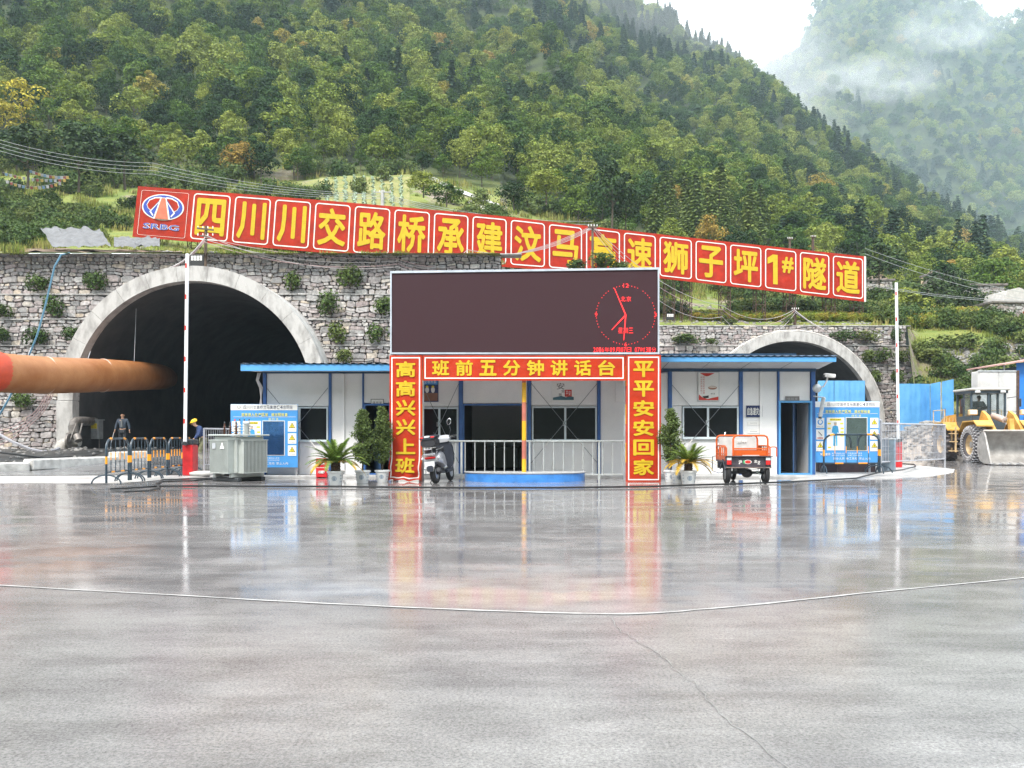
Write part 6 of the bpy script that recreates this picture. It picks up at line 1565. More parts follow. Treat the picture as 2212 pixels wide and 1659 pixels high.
# carrier, top box, tail lights, plate, exhaust, stand
MB().tube([(-.17, -.20, .74), (-.17, -.32, .66), (.17, -.32, .66), (.17, -.20, .74)], .013, 8).build('carrier_rail', chrome, sc); MB().tube([(-.09, -.31, .67), (-.09, -.33, .80), (.09, -.33, .80), (.09, -.31, .67)], .011, 8).build('carrier_hoop', chrome, sc)
loft([(-.30, .17, .86, 1.04), (-.2, .19, .85, 1.07), (.05, .19, .85, 1.07), (.13, .15, .87, 1.04)]).build('top_box', seatm, sc); bx_ = loft([(-.32, .18, 1.03, 1.09), (-.2, .20, 1.05, 1.13), (.05, .20, 1.05, 1.14), (.14, .15, 1.05, 1.10)]).build('top_box_lid', sdk, sc); [MB().box((s_*.13, -.295, 1.075), (.10, .06, .045), b=.015).build('box_reflector', lensr, bx_) for s_ in (-1, 1)]; MB().box((0, -.30, 1.09), (.14, .05, .05), b=.015).build('clear_lens', lensc, bx_)
MB().box((0, -.24, .60), (.26, .06, .05), b=.02).build('tail_light', lensr, sc); MB().box((0, -.255, .685), (.28, .04, .05), b=.02).build('tail_panel', sil, sc)
for s in (-1, 1): MB().box((s*.19, -.2, .60), (.07, .06, .07), b=.02).build('indicator', lensc, sc)
m_ = MB(); m_.prism([(-.12, .52), (.12, .52), (.115, .40), (.08, .385), (-.08, .385), (-.115, .40)], -.33, -.318); m_.build('licence_plate', M('plate_pale', (.62, .62, .64), .4), sc); MB().prism([(-.10, .38), (.10, .38), (.07, .29), (-.07, .29)], -.32, -.308).build('mud_flap', M('flap_pale', (.45, .46, .45), .5), sc)
MB().tube([(.12, .35, .24), (.16, .0, .26), (.17, -.25, .32)], [.03, .045, .05], 10).build('exhaust', M('exhaust_dark', (.06, .06, .065), .35, .7), sc); MB().tube([(-.1, .3, .22), (-.22, .25, .02)], .012, 6).build('side_stand', sdk, sc); MB().box((0, .15, .3), (.18, .4, .2), b=.05).build('engine', M('engine_dark', (.05, .05, .055), .5, .5), sc)
# ================================================================ ORANGE CARGO TRICYCLE
ory = M('tricycle_orange', (.58, .095, .010), .35, var=.12, scale=4); wood_s = M('tray_steel', (.07, .06, .075), .45, .3, var=.3, scale=8, bump=.3)
tr = thing('cargo_tricycle', 'orange cargo tricycle with tubular rails parked with its tail to the camera', 'tricycle', (5.43, 19.05, 0), math.radians(-4))
for s in (-1, 1): 
    wheel(None, (s*.44, .22, .26), .26, .11, tr, rim=M('rim_grey', (.3, .31, .33), .4, .5))
    MB().tube([(s*.44-.09, -.1, .34), (s*.44-.09, .22, .56), (s*.44-.09, .54, .34)], .02, 6).build('mudguard_stay', sdk, tr)
wheel(None, (0, 1.75, .24), .24, .09, tr, nm='front_wheel')
MB().tube([(-.40, .22, .26), (.40, .22, .26)], .035, 8).build('axle', sdk, tr); MB().ell((.02, .22, .25), (.13, .11, .11), 12).build('differential', seatm, tr); MB().bb(-.22, .02, .1, .5, .24, .42, b=.03).build('battery_case', seatm, tr)
MB().tube([(.2, .15, .30), (.32, .12, .22), (.30, .1, .14)], .02, 6).build('spring', chrome, tr); MB().tube([(-.05, .05, .36), (.1, .03, .33), (.28, .05, .36)], .007, 6).build('wiring', gyp, tr)
MB().bb(-.52, .52, 0, 1.25, .50, .54, b=.01).build('bed_floor', wood_s, tr)
# rear skirt with painted lettering and lamps
sk = MB().bb(-.52, .52, -.03, -.005, .385, .635, b=.008).build('rear_skirt', wood_s, tr); MB().bb(-.52, .52, -.06, .02, .37, .395, b=.008).build('bumper_bar', M('worn_steel', (.22, .17, .15), .6, .3, var=.4, scale=12), tr); MB().bb(-.52, .54, -.10, .0, .636, .652, b=.005).build('rear_shelf', wood_s, tr)
g = MB(); line(g, '沪', -.185, -.036, .51, .09, .10, off=.04); line(g, '龙', .16, -.036, .53, .08, .07, off=.04); line(g, '达', .235, -.036, .50, .07, .09, off=.04); g.build('white_lettering', wht, sk, False)
MB().ell((-.01, -.034, .515), (.085, .004, .05), 16).build('oval_badge', wht, sk); MB().ell((-.01, -.038, .515), (.068, .004, .038), 16).build('oval_badge_core', rdp, sk); MB().ell((-.09, -.033, .515), (.03, .003, .045), 12).build('badge_green', M('badge_green', (.05, .35, .12), .5), sk)
for s in (-1, 1):
    h_ = MB().bb(s*.44-.065, s*.44+.065, -.06, -.03, .44, .63, b=.01).build('tail_lamp', sdk, tr); MB().bb(s*.44-.052, s*.44+.052, -.072, -.061, .555, .62, b=.004).build('clear_lens', lensc, h_); MB().bb(s*.44-.052, s*.44+.052, -.072, -.061, .45, .55, b=.004).build('red_lens', lensr, h_)
# tailgate and side rails
tg = MB().bb(-.32, .42, -.012, .012, .655, .79, b=.004).build('tailgate_panel', ory, tr); MB().bb(-.13, .25, -.02, -.013, .66, .672).build('reflective_strip', wht, tg)
def hoop(x0, x1, z0, z1, y, r=.02, c=.08):
    P = [(x0, y, z0), (x0, y, z1-c), (x0+c*.3, y, z1-c*.3), (x0+c, y, z1), (x1-c, y, z1), (x1-c*.3, y, z1-c*.3), (x1, y, z1-c), (x1, y, z0)]; return MB().tube(P, r, 8)
hoop(-.34, .44, .64, 1.12, -.02, .023).build('rear_hoop', ory, tr); MB().bb(-.33, .43, -.03, -.01, .80, .835, b=.006).build('hoop_bar', ory, tr); MB().tube([(-.33, -.02, .84), (-.33, -.02, 1.1)], .01, 6).build('hoop_post', ory, tr)
hoop(-.50, .48, .54, 1.12, 1.22, .023).build('front_hoop', ory, tr)
for s in (-1, 1):
    m_ = MB(); x = s*.50
    m_.tube([(x, .02, .54), (x, .02, .80), (x, .06, .86), (x, .14, .88), (x, 1.1, .88), (x, 1.2, .84), (x, 1.22, .6)], .018, 8); m_.tube([(x, .02, .70), (x, 1.22, .70)], .012, 6)
    for i in range(5): m_.tube([(x, .2+.22*i, .54), (x, .2+.22*i, .88)], .011, 6)
    m_.build('side_rail', ory, tr); MB().bb(x-.006, x+.006, .02, 1.22, .54, .66).build('side_panel', ory, tr)
    hoop(x-.01 if s > 0 else x-.14, x+.14 if s > 0 else x+.01, .64, .86, -.02, .014, .04).build('corner_loop', ory, tr)
g = MB(); line(g, '宗申', .10, 1.19, .98, .24, .09, off=.05); MB().bb(-.45, .44, 1.205, 1.215, .56, 1.09, b=.002).build('clear_shield', M('shield_pale', (.55, .54, .53), .3), tr); g.build('shield_lettering', wht, tr, False)
# cab: seat, leg shields, fork, handlebar
MB().bb(-.25, .25, 1.30, 1.6, .55, .64, b=.03).build('saddle', seatm, tr); loft([(1.62, .42, .3, .35), (1.75, .40, .30, .9), (1.86, .30, .35, .95), (1.95, .2, .4, .85)]).build('front_fairing', sdk, tr)
MB().tube([(0, 1.75, .26), (0, 1.7, .6), (0, 1.62, 1.0)], .025, 8).build('fork', chrome, tr); hb = MB().tube([(-.38, 1.5, 1.08), (-.28, 1.56, 1.1), (0, 1.62, 1.02), (.28, 1.56, 1.1), (.38, 1.5, 1.08)], .013, 8).build('handlebar', sdk, tr)
for s in (-1, 1): MB().tube([(s*.30, 1.54, 1.1), (s*.41, 1.48, 1.08)], .022, 8).build('grip', M('grip_maroon', (.15, .03, .03), .5), hb); MB().tube([(s*.26, 1.56, 1.1), (s*.22, 1.6, 1.2)], .008, 6).build('brake_lever', chrome, hb)
for s in (-1, 1): MB().tube([(s*.48, 1.3, .62), (s*.56, 1.45, .60), (s*.56, 1.5, .25), (s*.44, 1.35, .20), (s*.3, 1.3, .22)], .014, 8).build('step_bar', chrome, tr)
# ================================================================ PEOPLE
def skin(name, J, E, mat, par, root, sub=2):
    ids = {k: i for i, k in enumerate(J)}; me = bpy.data.meshes.new(name); me.from_pydata([J[k][0] for k in J], [(ids[a], ids[b]) for a, b in E], [])
    o = bpy.data.objects.new(name, me); COL.objects.link(o); o.modifiers.new('s', 'SKIN').use_smooth_shade = True
    sv = me.skin_vertices[0].data if me.skin_vertices else None
    if sv is None:
        bm = bmesh.new(); bm.from_mesh(me); bm.verts.layers.skin.verify(); bm.to_mesh(me); bm.free(); sv = me.skin_vertices[0].data
    for k, i in ids.items():
        r = J[k][1]; sv[i].radius = r if isinstance(r, tuple) else (r, r); sv[i].use_root = (k == root)
    s = o.modifiers.new('u', 'SUBSURF'); s.levels = sub; s.render_levels = sub
    bpy.context.view_layer.update(); m2 = bpy.data.meshes.new_from_object(o.evaluated_get(bpy.context.evaluated_depsgraph_get()))
    m2.materials.clear(); m2.materials.append(mat); m2.polygons.foreach_set('use_smooth', [True]*len(m2.polygons)); bpy.data.objects.remove(o); return obj(name, m2, par)
skn = M('skin', (.55, .33, .22), .55, var=.06)
def person(loc, rz, label, jacket, trouser, shoes, P, hair=None, helmet=None, sc_=1.0, seated=False, shirt=None):
    t = thing('person', label, 'person', loc, rz); t.scale = (sc_,)*3; V = {k: Vector(v) for k, v in P.items()}
    J = {}; E = []
    def add(k, r): J[k] = (V[k], r)
    for k, r in (('pelvis', (.135, .10)), ('waist', (.125, .095)), ('chest', (.155, .105)), ('neckb', (.07, .06)), ('neck', .052), ('jaw', (.062, .068)), ('skull', (.078, .092)), ('crown', (.06, .07))): add(k, r)
    E += [('pelvis', 'waist'), ('waist', 'chest'), ('chest', 'neckb'), ('neckb', 'neck'), ('neck', 'jaw'), ('jaw', 'skull'), ('skull', 'crown')]
    for s in 'lr':
        for k, r in (('sh', .062), ('el', .042), ('wr', .028), ('ha', (.040, .018)), ('hp', .085), ('kn', .058), ('an', .042), ('to', (.045, .03))): add(k+s, r)
        E += [('chest', 'sh'+s), ('sh'+s, 'el'+s), ('el'+s, 'wr'+s), ('wr'+s, 'ha'+s), ('pelvis', 'hp'+s), ('hp'+s, 'kn'+s), ('kn'+s, 'an'+s), ('an'+s, 'to'+s)]
    body = skin('body', J, E, skn, t, 'pelvis')
    f = (V['jaw']-V['skull']); fw = Vector(P['face']).normalized(); up = (V['crown']-V['jaw']).normalized(); sd = fw.cross(up).normalized(); hc = V['skull']
    MB().tube([hc+fw*.085+up*.01, hc+fw*.112-up*.028, hc+fw*.085-up*.035], [.008, .014, .009], 6).build('nose', skn, body)
    for s in (-1, 1):
        MB().ell(hc+fw*.078+sd*s*.032+up*.016, (.013, .013, .008), 8).build('eye', blk, body); MB().ell(hc+sd*s*.082-up*.008, (.016, .02, .03), 8).build('ear', skn, body); MB().tube([hc+fw*.085+sd*s*.014+up*.038, hc+fw*.078+sd*s*.048+up*.036], .004, 5).build('eyebrow', blk, body)
    MB().tube([hc+fw*.088-sd*.022-up*.062, hc+fw*.094-up*.064, hc+fw*.088+sd*.022-up*.062], .005, 5).build('mouth', M('lips', (.3, .12, .1), .5), body)
    for s, k in ((-1, 'r'), (1, 'l')):       # fingers, curled a little
        w_, h_ = V['wr'+k], V['ha'+k]; d = (h_-w_).normalized(); a = Vector(P.get('palm'+k, (0, 1, 0))).normalized(); b = d.cross(a).normalized()
        for i, ln in enumerate((.066, .076, .072, .056)):
            st = h_+a*(.030-.020*i)+d*.01; c = b*(.3 if s > 0 else -.3); MB().tube([st, st+d*ln*.45, st+(d+c).normalized()*ln*.8+d*0, st+(d+c*2.2).normalized()*ln*1.1], [.009, .0085, .008, .006], 6).build('finger', skn, body)
        st = w_+d*.035+a*.03; MB().tube([st, st+(d+a*.8).normalized()*.035, st+(d*1.2+a*.5).normalized()*.062], [.011, .010, .007], 6).build('thumb', skn, body)
    # jacket and trousers follow the body a little outside it
    g_ = lambda k, f_=1.16, e=.010: (J[k][0], tuple(x*f_+e for x in J[k][1]) if isinstance(J[k][1], tuple) else J[k][1]*f_+e)
    JJ = {k: g_(k) for k in ('pelvis', 'waist', 'chest', 'neckb')}; EE = [('pelvis', 'waist'), ('waist', 'chest'), ('chest', 'neckb')]
    for s in 'lr':
        JJ['sh'+s] = g_('sh'+s); JJ['el'+s] = g_('el'+s, 1.25, .014); q = V['wr'+s].lerp(V['el'+s], .10); JJ['cf'+s] = (q, .045); EE += [('chest', 'sh'+s), ('sh'+s, 'el'+s), ('el'+s, 'cf'+s)]
    skin('jacket', JJ, EE, jacket, t, 'pelvis')
    JJ = {'pelvis': (V['pelvis']-Vector((0, 0, .03)), (.15, .115))}; EE = []
    for s in 'lr':
        JJ['hp'+s] = g_('hp'+s, 1.1); JJ['kn'+s] = g_('kn'+s, 1.2, .012); JJ['cf'+s] = (V['an'+s].lerp(V['kn'+s], .08), .062); EE += [('pelvis', 'hp'+s), ('hp'+s, 'kn'+s), ('kn'+s, 'cf'+s)]
    skin('trousers', JJ, EE, trouser, t, 'pelvis')
    for s in 'lr':
        a, b = V['an'+s], V['to'+s]; d = (b-a); d.z = 0; d.normalize(); c = Vector((a.x, a.y, b.z))+d*.07; m = Matrix((( d.x, -d.y, 0), (d.y, d.x, 0), (0, 0, 1)))
        q_ = MB(); q_.ell((0, 0, 0), (.14, .05, .045), 12); q_.ell((-.06, 0, .035), (.06, .045, .06), 10); q_.v = [tuple(m @ Vector(v)+c+Vector((0, 0, .012))) for v in q_.v]; q_.build('shoe', shoes, t)
    if shirt:
        q_ = V['chest']; MB().prism([(q_.x-.045, q_.z-.25), (q_.x+.045, q_.z-.25), (q_.x+.04, q_.z+.10), (q_.x-.04, q_.z+.10)], q_.y-.150, q_.y-.125).build('shirt_front', shirt, t)
    if helmet:
        R_ = Matrix((sd, fw, up)).transposed(); hm_ = MB(); hm_.lathe([(.118, 0), (.117, .03), (.105, .07), (.08, .10), (.04, .12), (.001, .125)], (0, 0, 0), 18); hm_.v = [tuple(R_ @ Vector((a*.95, b*1.12, c))+hc+up*.045) for a, b, c in hm_.v]; hh = hm_.build('helmet', helmet, t)
        q_ = MB(); q_.lathe([(.112, 0), (.135, -.004), (.135, .004), (.112, .008)], n=18, capt=False); q_.v = [tuple(R_ @ Vector((a*.95, b*1.15+.012, c))+hc+up*.045) for a, b, c in q_.v]; q_.build('brim', helmet, hh)
    if hair:
        q_ = MB().ell(hc+up*.035-fw*.015, (.084, .084, .07), 14); q_.build('hair', hair, t)
    return t
jn = M('jacket_navy', (.05, .07, .10), .8, var=.2, scale=9, bump=.6, bscale=14); jd = M('trouser_dark', (.03, .033, .04), .85, var=.2); jb = M('work_blue', (.025, .05, .14), .8, var=.25, scale=9, bump=.6, bscale=14); cam_ = M('trouser_olive', (.16, .16, .09), .85, var=.3, scale=12); shb = M('shoe_dark', (.03, .03, .03), .5); shn = M('shoe_brown', (.25, .12, .05), .6)
PS = dict(pelvis=(0, 0, .93), waist=(0, .01, 1.08), chest=(0, .01, 1.30), neckb=(0, .01, 1.44), neck=(0, -.01, 1.49), jaw=(0, -.03, 1.545), skull=(0, -.025, 1.61), crown=(0, -.01, 1.66), face=(.0, -1, -.05),
    shl=(.20, .01, 1.38), ell=(.29, .03, 1.12), wrl=(.32, -.02, .90), hal=(.325, -.04, .85), shr=(-.20, .01, 1.38), elr=(-.30, .02, 1.12), wrr=(-.33, -.06, .90), har=(-.335, -.08, .85),
    hpl=(.10, 0, .86), knl=(.12, -.06, .49), anl=(.12, -.02, .10), tol=(.13, -.14, .045), hpr=(-.10, 0, .86), knr=(-.11, .01, .49), anr=(-.12, .06, .10), tor=(-.13, -.05, .045))
hairm = M('hair_grey', (.16, .12, .10), .7)
w1 = person((XX(265, 38.9), 38.9, .455), .06, 'balding man in a dark open jacket walking out of the big tunnel with a stick', jn, jd, shb, PS, None, None, 1.0, shirt=M('shirt_grey', (.14, .15, .16), .8))
MB().tube([(-.345, -.12, .84), (-.40, -.22, .45), (-.44, -.30, .02)], .011, 6).build('walking_stick', M('stick_pale', (.6, .6, .62), .5)).location = w1.location
st_ = [o for o in bpy.data.objects if o.name.startswith('walking_stick')][0]; tag(st_, 'thin pale walking stick in the right hand of the balding man', 'walking stick')
PB = {k: v for k, v in PS.items()}
PB.update(waist=(.0, -.05, 1.07), chest=(0, -.15, 1.27), neckb=(0, -.24, 1.39), neck=(0, -.28, 1.42), jaw=(0, -.345, 1.455), skull=(0, -.36, 1.525), crown=(0, -.35, 1.575), face=(0, -1, -.35), shl=(.19, -.16, 1.35), ell=(.24, -.22, 1.08), wrl=(.22, -.40, .90), hal=(.22, -.44, .86), shr=(-.19, -.16, 1.35), elr=(-.25, -.20, 1.08), wrr=(-.26, -.32, .86), har=(-.26, -.35, .81), knl=(.11, -.16, .50), anl=(.11, -.10, .10), tol=(.12, -.22, .045), anr=(-.12, .20, .12), knr=(-.11, .05, .49), tor=(-.12, .09, .05))
person((XX(440, 33.6), 33.6, .03), math.radians(-62), 'worker in a yellow helmet and dark blue jacket bending forward behind the mesh fence', jb, cam_, shn, PB, None, M('helmet_yellow', (.85, .55, .02), .3), 1.04)
# ================================================================ WHEEL LOADER
ylw = M('loader_yellow', (.52, .27, .05), .6, scale=2.6, bump=.3, col2=(.70, .42, .10)); ylp2 = M('loader_pale', (.62, .45, .25), .5, var=.2, scale=5); cabd = M('cab_dark', (.05, .075, .10), .4, var=.1); mudm = M('bucket_steel', (.30, .285, .27), .55, .3, var=.4, scale=2.2, bump=.8, bscale=6, col2=(.48, .46, .44)); glc = M('cab_glass', (.55, .62, .65), .03, trans=.95); dst = M('dusty_tyre', (.12, .11, .115), .85, var=.3, scale=5, bump=.4)
ld = thing('wheel_loader', 'yellow wheel loader with chained front tyres and a big muddy bucket at the right', 'wheel loader', (19.98, 35.1, -.02), math.radians(-96))
def bigwheel(x, y, chain):
    Rr, w = .76, .56
    c = (x, y, Rr); t_ = MB().lathe([(.40, -.22), (.58, -.28), (.70, -.25), (.735, -.12), (.74, 0), (.735, .12), (.70, .25), (.58, .28), (.40, .22)], c, 32, axis='Y', capt=False).build('wheel', dst, ld)
    sg = -1 if y < 0 else 1
    MB().lathe([(.001, -.12), (.16, -.14), (.17, -.08), (.36, -.05), (.42, -.20), (.42, .20), (.36, .05), (.17, .08), (.16, .14), (.001, .12)], c, 22, axis='Y', capt=False).build('rim', ylp2, t_); MB().lathe([(.001, -.02), (.13, -.02), (.13, .02), (.001, .02)], (x, y+sg*.15, Rr), 14, axis='Y', capt=False).build('hub_cap', mudm, t_)
    if not chain:
        lg = MB(); n_ = 22
        for i in range(n_):
            for s in (-1, 1):
                a = 2*math.pi*(i+(.5 if s > 0 else 0))/n_; R_ = Matrix.Rotation(-a, 3, 'Y') @ Matrix.Rotation(s*.45, 3, 'X'); p = Vector((0, 0, .755)); p.rotate(Matrix.Rotation(-a, 3, 'Y')); lg.box(Vector(c)+p+Vector((0, s*.14, 0)), (.085, .30, .06), rot=R_, b=.012)
                p = Vector((0, 0, .69)); p.rotate(Matrix.Rotation(-a, 3, 'Y')); lg.box(Vector(c)+p+Vector((0, s*.268, 0)), (.07, .05, .12), rot=Matrix.Rotation(-a, 3, 'Y'), b=.01)
        tag(lg.build('tread_lugs', dst, t_), kind='stuff')
    else:
        ch = MB(); na = 30; rows_ = [(-.30, .52), (-.31, .62), (-.27, .73), (-.16, .79), (-.05, .80), (.05, .80), (.16, .79), (.27, .73), (.31, .62), (.30, .52)]
        pt = lambda i, r: Vector((x+rows_[r][1]*math.sin(2*math.pi*(i+.5*(r % 2))/na), y+rows_[r][0], Rr+rows_[r][1]*math.cos(2*math.pi*(i+.5*(r % 2))/na)))
        for r in range(len(rows_)-1):
            for i in range(na):
                for k in ((0, 1) if r % 2 else (0, -1)):
                    ch.tube([pt(i, r), pt(i+k, r+1)], .021, 4, caps=False)
                ch.ell(pt(i, r), (.033, .033, .033), 6)
        tag(ch.build('tyre_chain', M('chain_steel', (.42, .41, .42), .35, .7, var=.2), t_), kind='stuff')
for x, c_ in ((-1.45, False), (1.45, True)):
    for y in (-.95, .95): bigwheel(x, y, c_)
m_ = MB(); m_.prism([(-2.9, 1.05), (-2.95, 1.45), (-2.75, 1.85), (-2.2, 2.02), (-1.0, 2.08), (-1.0, 1.05)], -.62, .62); m_.build('engine_hood', ylw, ld); MB().bb(-3.05, -2.5, -.75, .75, .62, 1.2, b=.08).build('counterweight', ylw, ld)
for y in (-.64, .64):
    for x in (-2.5, -2.15, -1.8, -1.45, -1.15): MB().bb(x-.02, x+.02, y-.012, y+.012, 1.12, 1.95).build('hood_rib', ylp2, ld)
for i in range(3): MB().bb(-2.45+.42*i, -2.15+.42*i, -.645, -.632, 1.3, 1.75, b=.004).build('hood_grille', sdk, ld)
for y in (-1, 1):
    MB().add([(x_, y*yy, z_) for yy in (.62, 1.22) for x_, z_ in ((-2.35, 1.30), (-2.0, 1.66), (-1.1, 1.68), (-.6, 1.35))]+[(x_, y*yy, z_+.05) for yy in (.62, 1.22) for x_, z_ in ((-2.35, 1.30), (-2.0, 1.66), (-1.1, 1.68), (-.6, 1.35))], [(0, 1, 5, 4), (1, 2, 6, 5), (2, 3, 7, 6), (8, 12, 13, 9), (9, 13, 14, 10), (10, 14, 15, 11), (4, 5, 13, 12), (5, 6, 14, 13), (6, 7, 15, 14), (0, 8, 9, 1), (1, 9, 10, 2), (2, 10, 11, 3), (0, 4, 12, 8), (3, 11, 15, 7)]).build('rear_fender', ylw, ld, False)
    MB().add([(x_, y*yy, z_+dz) for dz in (0, .05) for yy in (.55, 1.22) for x_, z_ in ((.55, 1.30), (.9, 1.68), (1.9, 1.70), (2.2, 1.5))], [(0, 1, 5, 4), (1, 2, 6, 5), (2, 3, 7, 6), (8, 12, 13, 9), (9, 13, 14, 10), (10, 14, 15, 11), (4, 5, 13, 12), (5, 6, 14, 13), (6, 7, 15, 14), (0, 8, 9, 1), (1, 9, 10, 2), (2, 10, 11, 3), (0, 4, 12, 8), (3, 11, 15, 7)]).build('front_fender', ylw, ld, False)
    MB().tube([(-2.2, y*1.18, 1.7), (-2.2, y*1.18, 2.25), (-1.0, y*1.18, 2.25), (-1.0, y*1.18, 1.7)], .02, 6).build('handrail', ylp2, ld); MB().tube([(-2.75, y*.55, 1.9), (-2.8, y*.55, 2.35), (-2.5, y*.55, 2.35), (-2.5, y*.55, 1.95)], .018, 6).build('rear_rail', pst, ld)
    st_ = MB(); 
    for z in (.45, .85, 1.2): st_.bb(-.75, -.35, y*1.0-.12, y*1.0+.12, z, z+.04)
    st_.bb(-.78, -.73, y*.98-.03, y*.98+.03, .42, 1.5); st_.bb(-.37, -.32, y*.98-.03, y*.98+.03, .42, 1.5); st_.build('ladder', ylp2, ld)
    # lift arm and tilt parts
    MB().prism([(.9, 1.75), (1.15, 2.15), (1.6, 1.95), (2.3, 1.25), (2.60, .72), (2.48, .55), (2.0, 1.0), (1.3, 1.45)], y*.52-.06, y*.52+.06).build('lift_arm', ylw, ld)
    MB().tube([(.9, y*.35, .8), (2.0, y*.45, .85)], .065, 10).build('lift_cylinder', chrome, ld)
    hl = MB().tube([(1.3, y*1.0, 1.72), (1.32, y*1.0, 1.98)], .018, 6).build('lamp_stalk', sdk, ld); MB().box((1.34, y*1.0, 2.08), (.16, .34, .22), b=.03).build('headlight_housing', ylp2, hl); MB().box((1.43, y*1.0, 2.08), (.03, .26, .16), b=.01).build('headlight_lens', lensc, hl)
MB().bb(.3, 1.9, -.42, .42, .55, 1.35, b=.06).build('front_frame', ylw, ld); MB().bb(-2.6, .2, -.4, .4, .5, 1.1, b=.06).build('rear_frame', sdk, ld); MB().bb(1.25, 1.65, -.75, .75, .6, .92, b=.05).build('front_axle', sdk, ld); MB().bb(-1.65, -1.25, -.75, .75, .6, .92, b=.05).build('rear_axle', sdk, ld)
MB().tube([(.9, 0, 1.95), (1.9, 0, 1.75)], .12, 12).build('tilt_cylinder', M('cyl_pink', (.55, .42, .36), .4, var=.1), ld); MB().tube([(1.9, 0, 1.75), (2.3, 0, 1.65)], .06, 10).build('tilt_rod', chrome, ld); MB().prism([(2.2, 1.8), (2.4, 1.8), (2.58, .9), (2.42, .9)], -.08, .08).build('bell_crank', ylw, ld)
MB().tube([(-1.3, -.35, 2.05), (-1.3, -.35, 2.75)], .07, 10).build('exhaust_stack', M('exhaust_rust', (.18, .10, .08), .6, .4), ld); MB().tube([(-1.55, .3, 2.05), (-1.55, .3, 2.5)], .11, 12).build('air_cleaner', sdk, ld)
# cab with real openings
cb = MB().bb(-.95, .45, -.70, .70, 1.35, 1.95, b=.02).build('cab_base', cabd, ld); MB().bb(-1.1, .65, -.80, .80, 3.02, 3.12, b=.03).build('cab_roof', M('roof_pale', (.50, .50, .48), .5, var=.15), ld); MB().bb(-1.0, .55, -.74, .74, 2.9, 3.018, b=.01).build('cab_header', cabd, ld)
for x, y in ((-.92, -.67), (-.92, .67), (.42, -.67), (.42, .67), (-.25, -.68), (-.25, .68), (.44, 0)): MB().bb(x-.04, x+.04, y-.035, y+.035, 1.952, 2.898).build('cab_pillar', cabd, cb)
MB().bb(.43, .442, -.63, -.04, 1.97, 2.88).build('windscreen', glc, cb); MB().bb(.43, .442, .04, .63, 1.97, 2.88).build('windscreen', glc, cb); MB().bb(-.2, .37, -.695, -.685, 1.97, 2.88).build('side_window', glc, cb)
for y in (-1, 1): a_ = MB().tube([(.5, y*.72, 2.7), (.7, y*1.05, 2.75), (.7, y*1.1, 2.65)], .014, 6).build('mirror_arm', sdk, ld); MB().box((.7, y*1.12, 2.5), (.05, .14, .34), b=.02).build('mirror', sdk, a_)
for y in (-.5, .5): MB().box((.62, y, 2.96), (.1, .2, .1), b=.02).build('work_lamp', lensc, ld)
MB().box((-.45, 0, 2.0), (.45, .5, .12), b=.03).build('driver_seat', sdk, ld); MB().box((-.68, 0, 2.3), (.1, .5, .6), b=.03).build('seat_back', sdk, ld); MB().lathe([(.17, 0), (.19, .01), (.17, .02)], (.1, 0, 2.28), 16, rot=Matrix.Rotation(-.4, 3, 'Y')).build('steering_wheel', sdk, ld)
# bucket: curved shell, side cheeks, lip and teeth
bw = 1.36; cv = [(3.75, .06), (3.2, .05), (2.85, .16), (2.66, .42), (2.62, .75), (2.74, 1.05), (2.98, 1.25), (3.15, 1.32)]
V = [(x, y, z) for y in (-bw, bw) for x, z in cv]+[(x+(-.05 if z > .2 else 0), y, z-(.05 if z < .2 else 0)) for y in (-bw, bw) for x, z in cv]; k = len(cv)
bu = MB(); bu.add(V, [(i, i+1, k+i+1, k+i) for i in range(k-1)]+[(2*k+i, 3*k+i, 3*k+i+1, 2*k+i+1) for i in range(k-1)]+[(0, k, 3*k, 2*k), (k-1, 3*k-1, 4*k-1, 2*k-1)]); bu = bu.build('bucket', mudm, ld, True, 50)
for y in (-1, 1): MB().prism(cv+[(3.3, 1.1)], y*bw-.03, y*bw+.03).build('bucket_cheek', mudm, bu)
MB().bb(3.55, 3.85, -bw-.04, bw+.04, .03, .075, b=.012).build('cutting_edge', M('edge_steel', (.4, .4, .41), .4, .6, var=.2), bu); MB().bb(3.10, 3.24, -bw-.02, bw+.02, 1.29, 1.36, b=.02).build('spill_guard', M('pale_mud', (.5, .46, .42), .7, var=.2), bu)
for i in range(9): y = -bw+.1+(2*bw-.2)*i/8; MB().add([(3.7, y-.07, .02), (3.7, y+.07, .02), (3.7, y+.07, .12), (3.7, y-.07, .12), (4.05, y-.03, .03), (4.05, y+.03, .03), (4.05, y+.03, .055), (4.05, y-.03, .055)], [(0, 3, 2, 1), (4, 5, 6, 7), (0, 1, 5, 4), (2, 3, 7, 6), (1, 2, 6, 5), (3, 0, 4, 7)]).build('tooth', mudm, bu, False)
for y in (-.45, 0, .45): MB().bb(2.45, 2.6, y-.04, y+.04, .5, 1.0, b=.02).build('bucket_bracket', mudm, bu)
PD = dict(pelvis=(0, 0, .12), waist=(.02, 0, .28), chest=(.02, 0, .50), neckb=(.03, 0, .64), neck=(.05, 0, .69), jaw=(.08, 0, .745), skull=(.07, 0, .81), crown=(.05, 0, .86), face=(1, 0, -.1), shl=(.02, .19, .58), ell=(.16, .25, .36), wrl=(.40, .16, .34), hal=(.45, .14, .35), shr=(.02, -.19, .58), elr=(.16, -.25, .36), wrr=(.40, -.16, .34), har=(.45, -.14, .35), hpl=(.06, .10, .10), knl=(.42, .12, .10), anl=(.48, .12, -.30), tol=(.60, .12, -.35), hpr=(.06, -.10, .10), knr=(.42, -.12, .10), anr=(.48, -.12, -.30), tor=(.60, -.12, -.35))
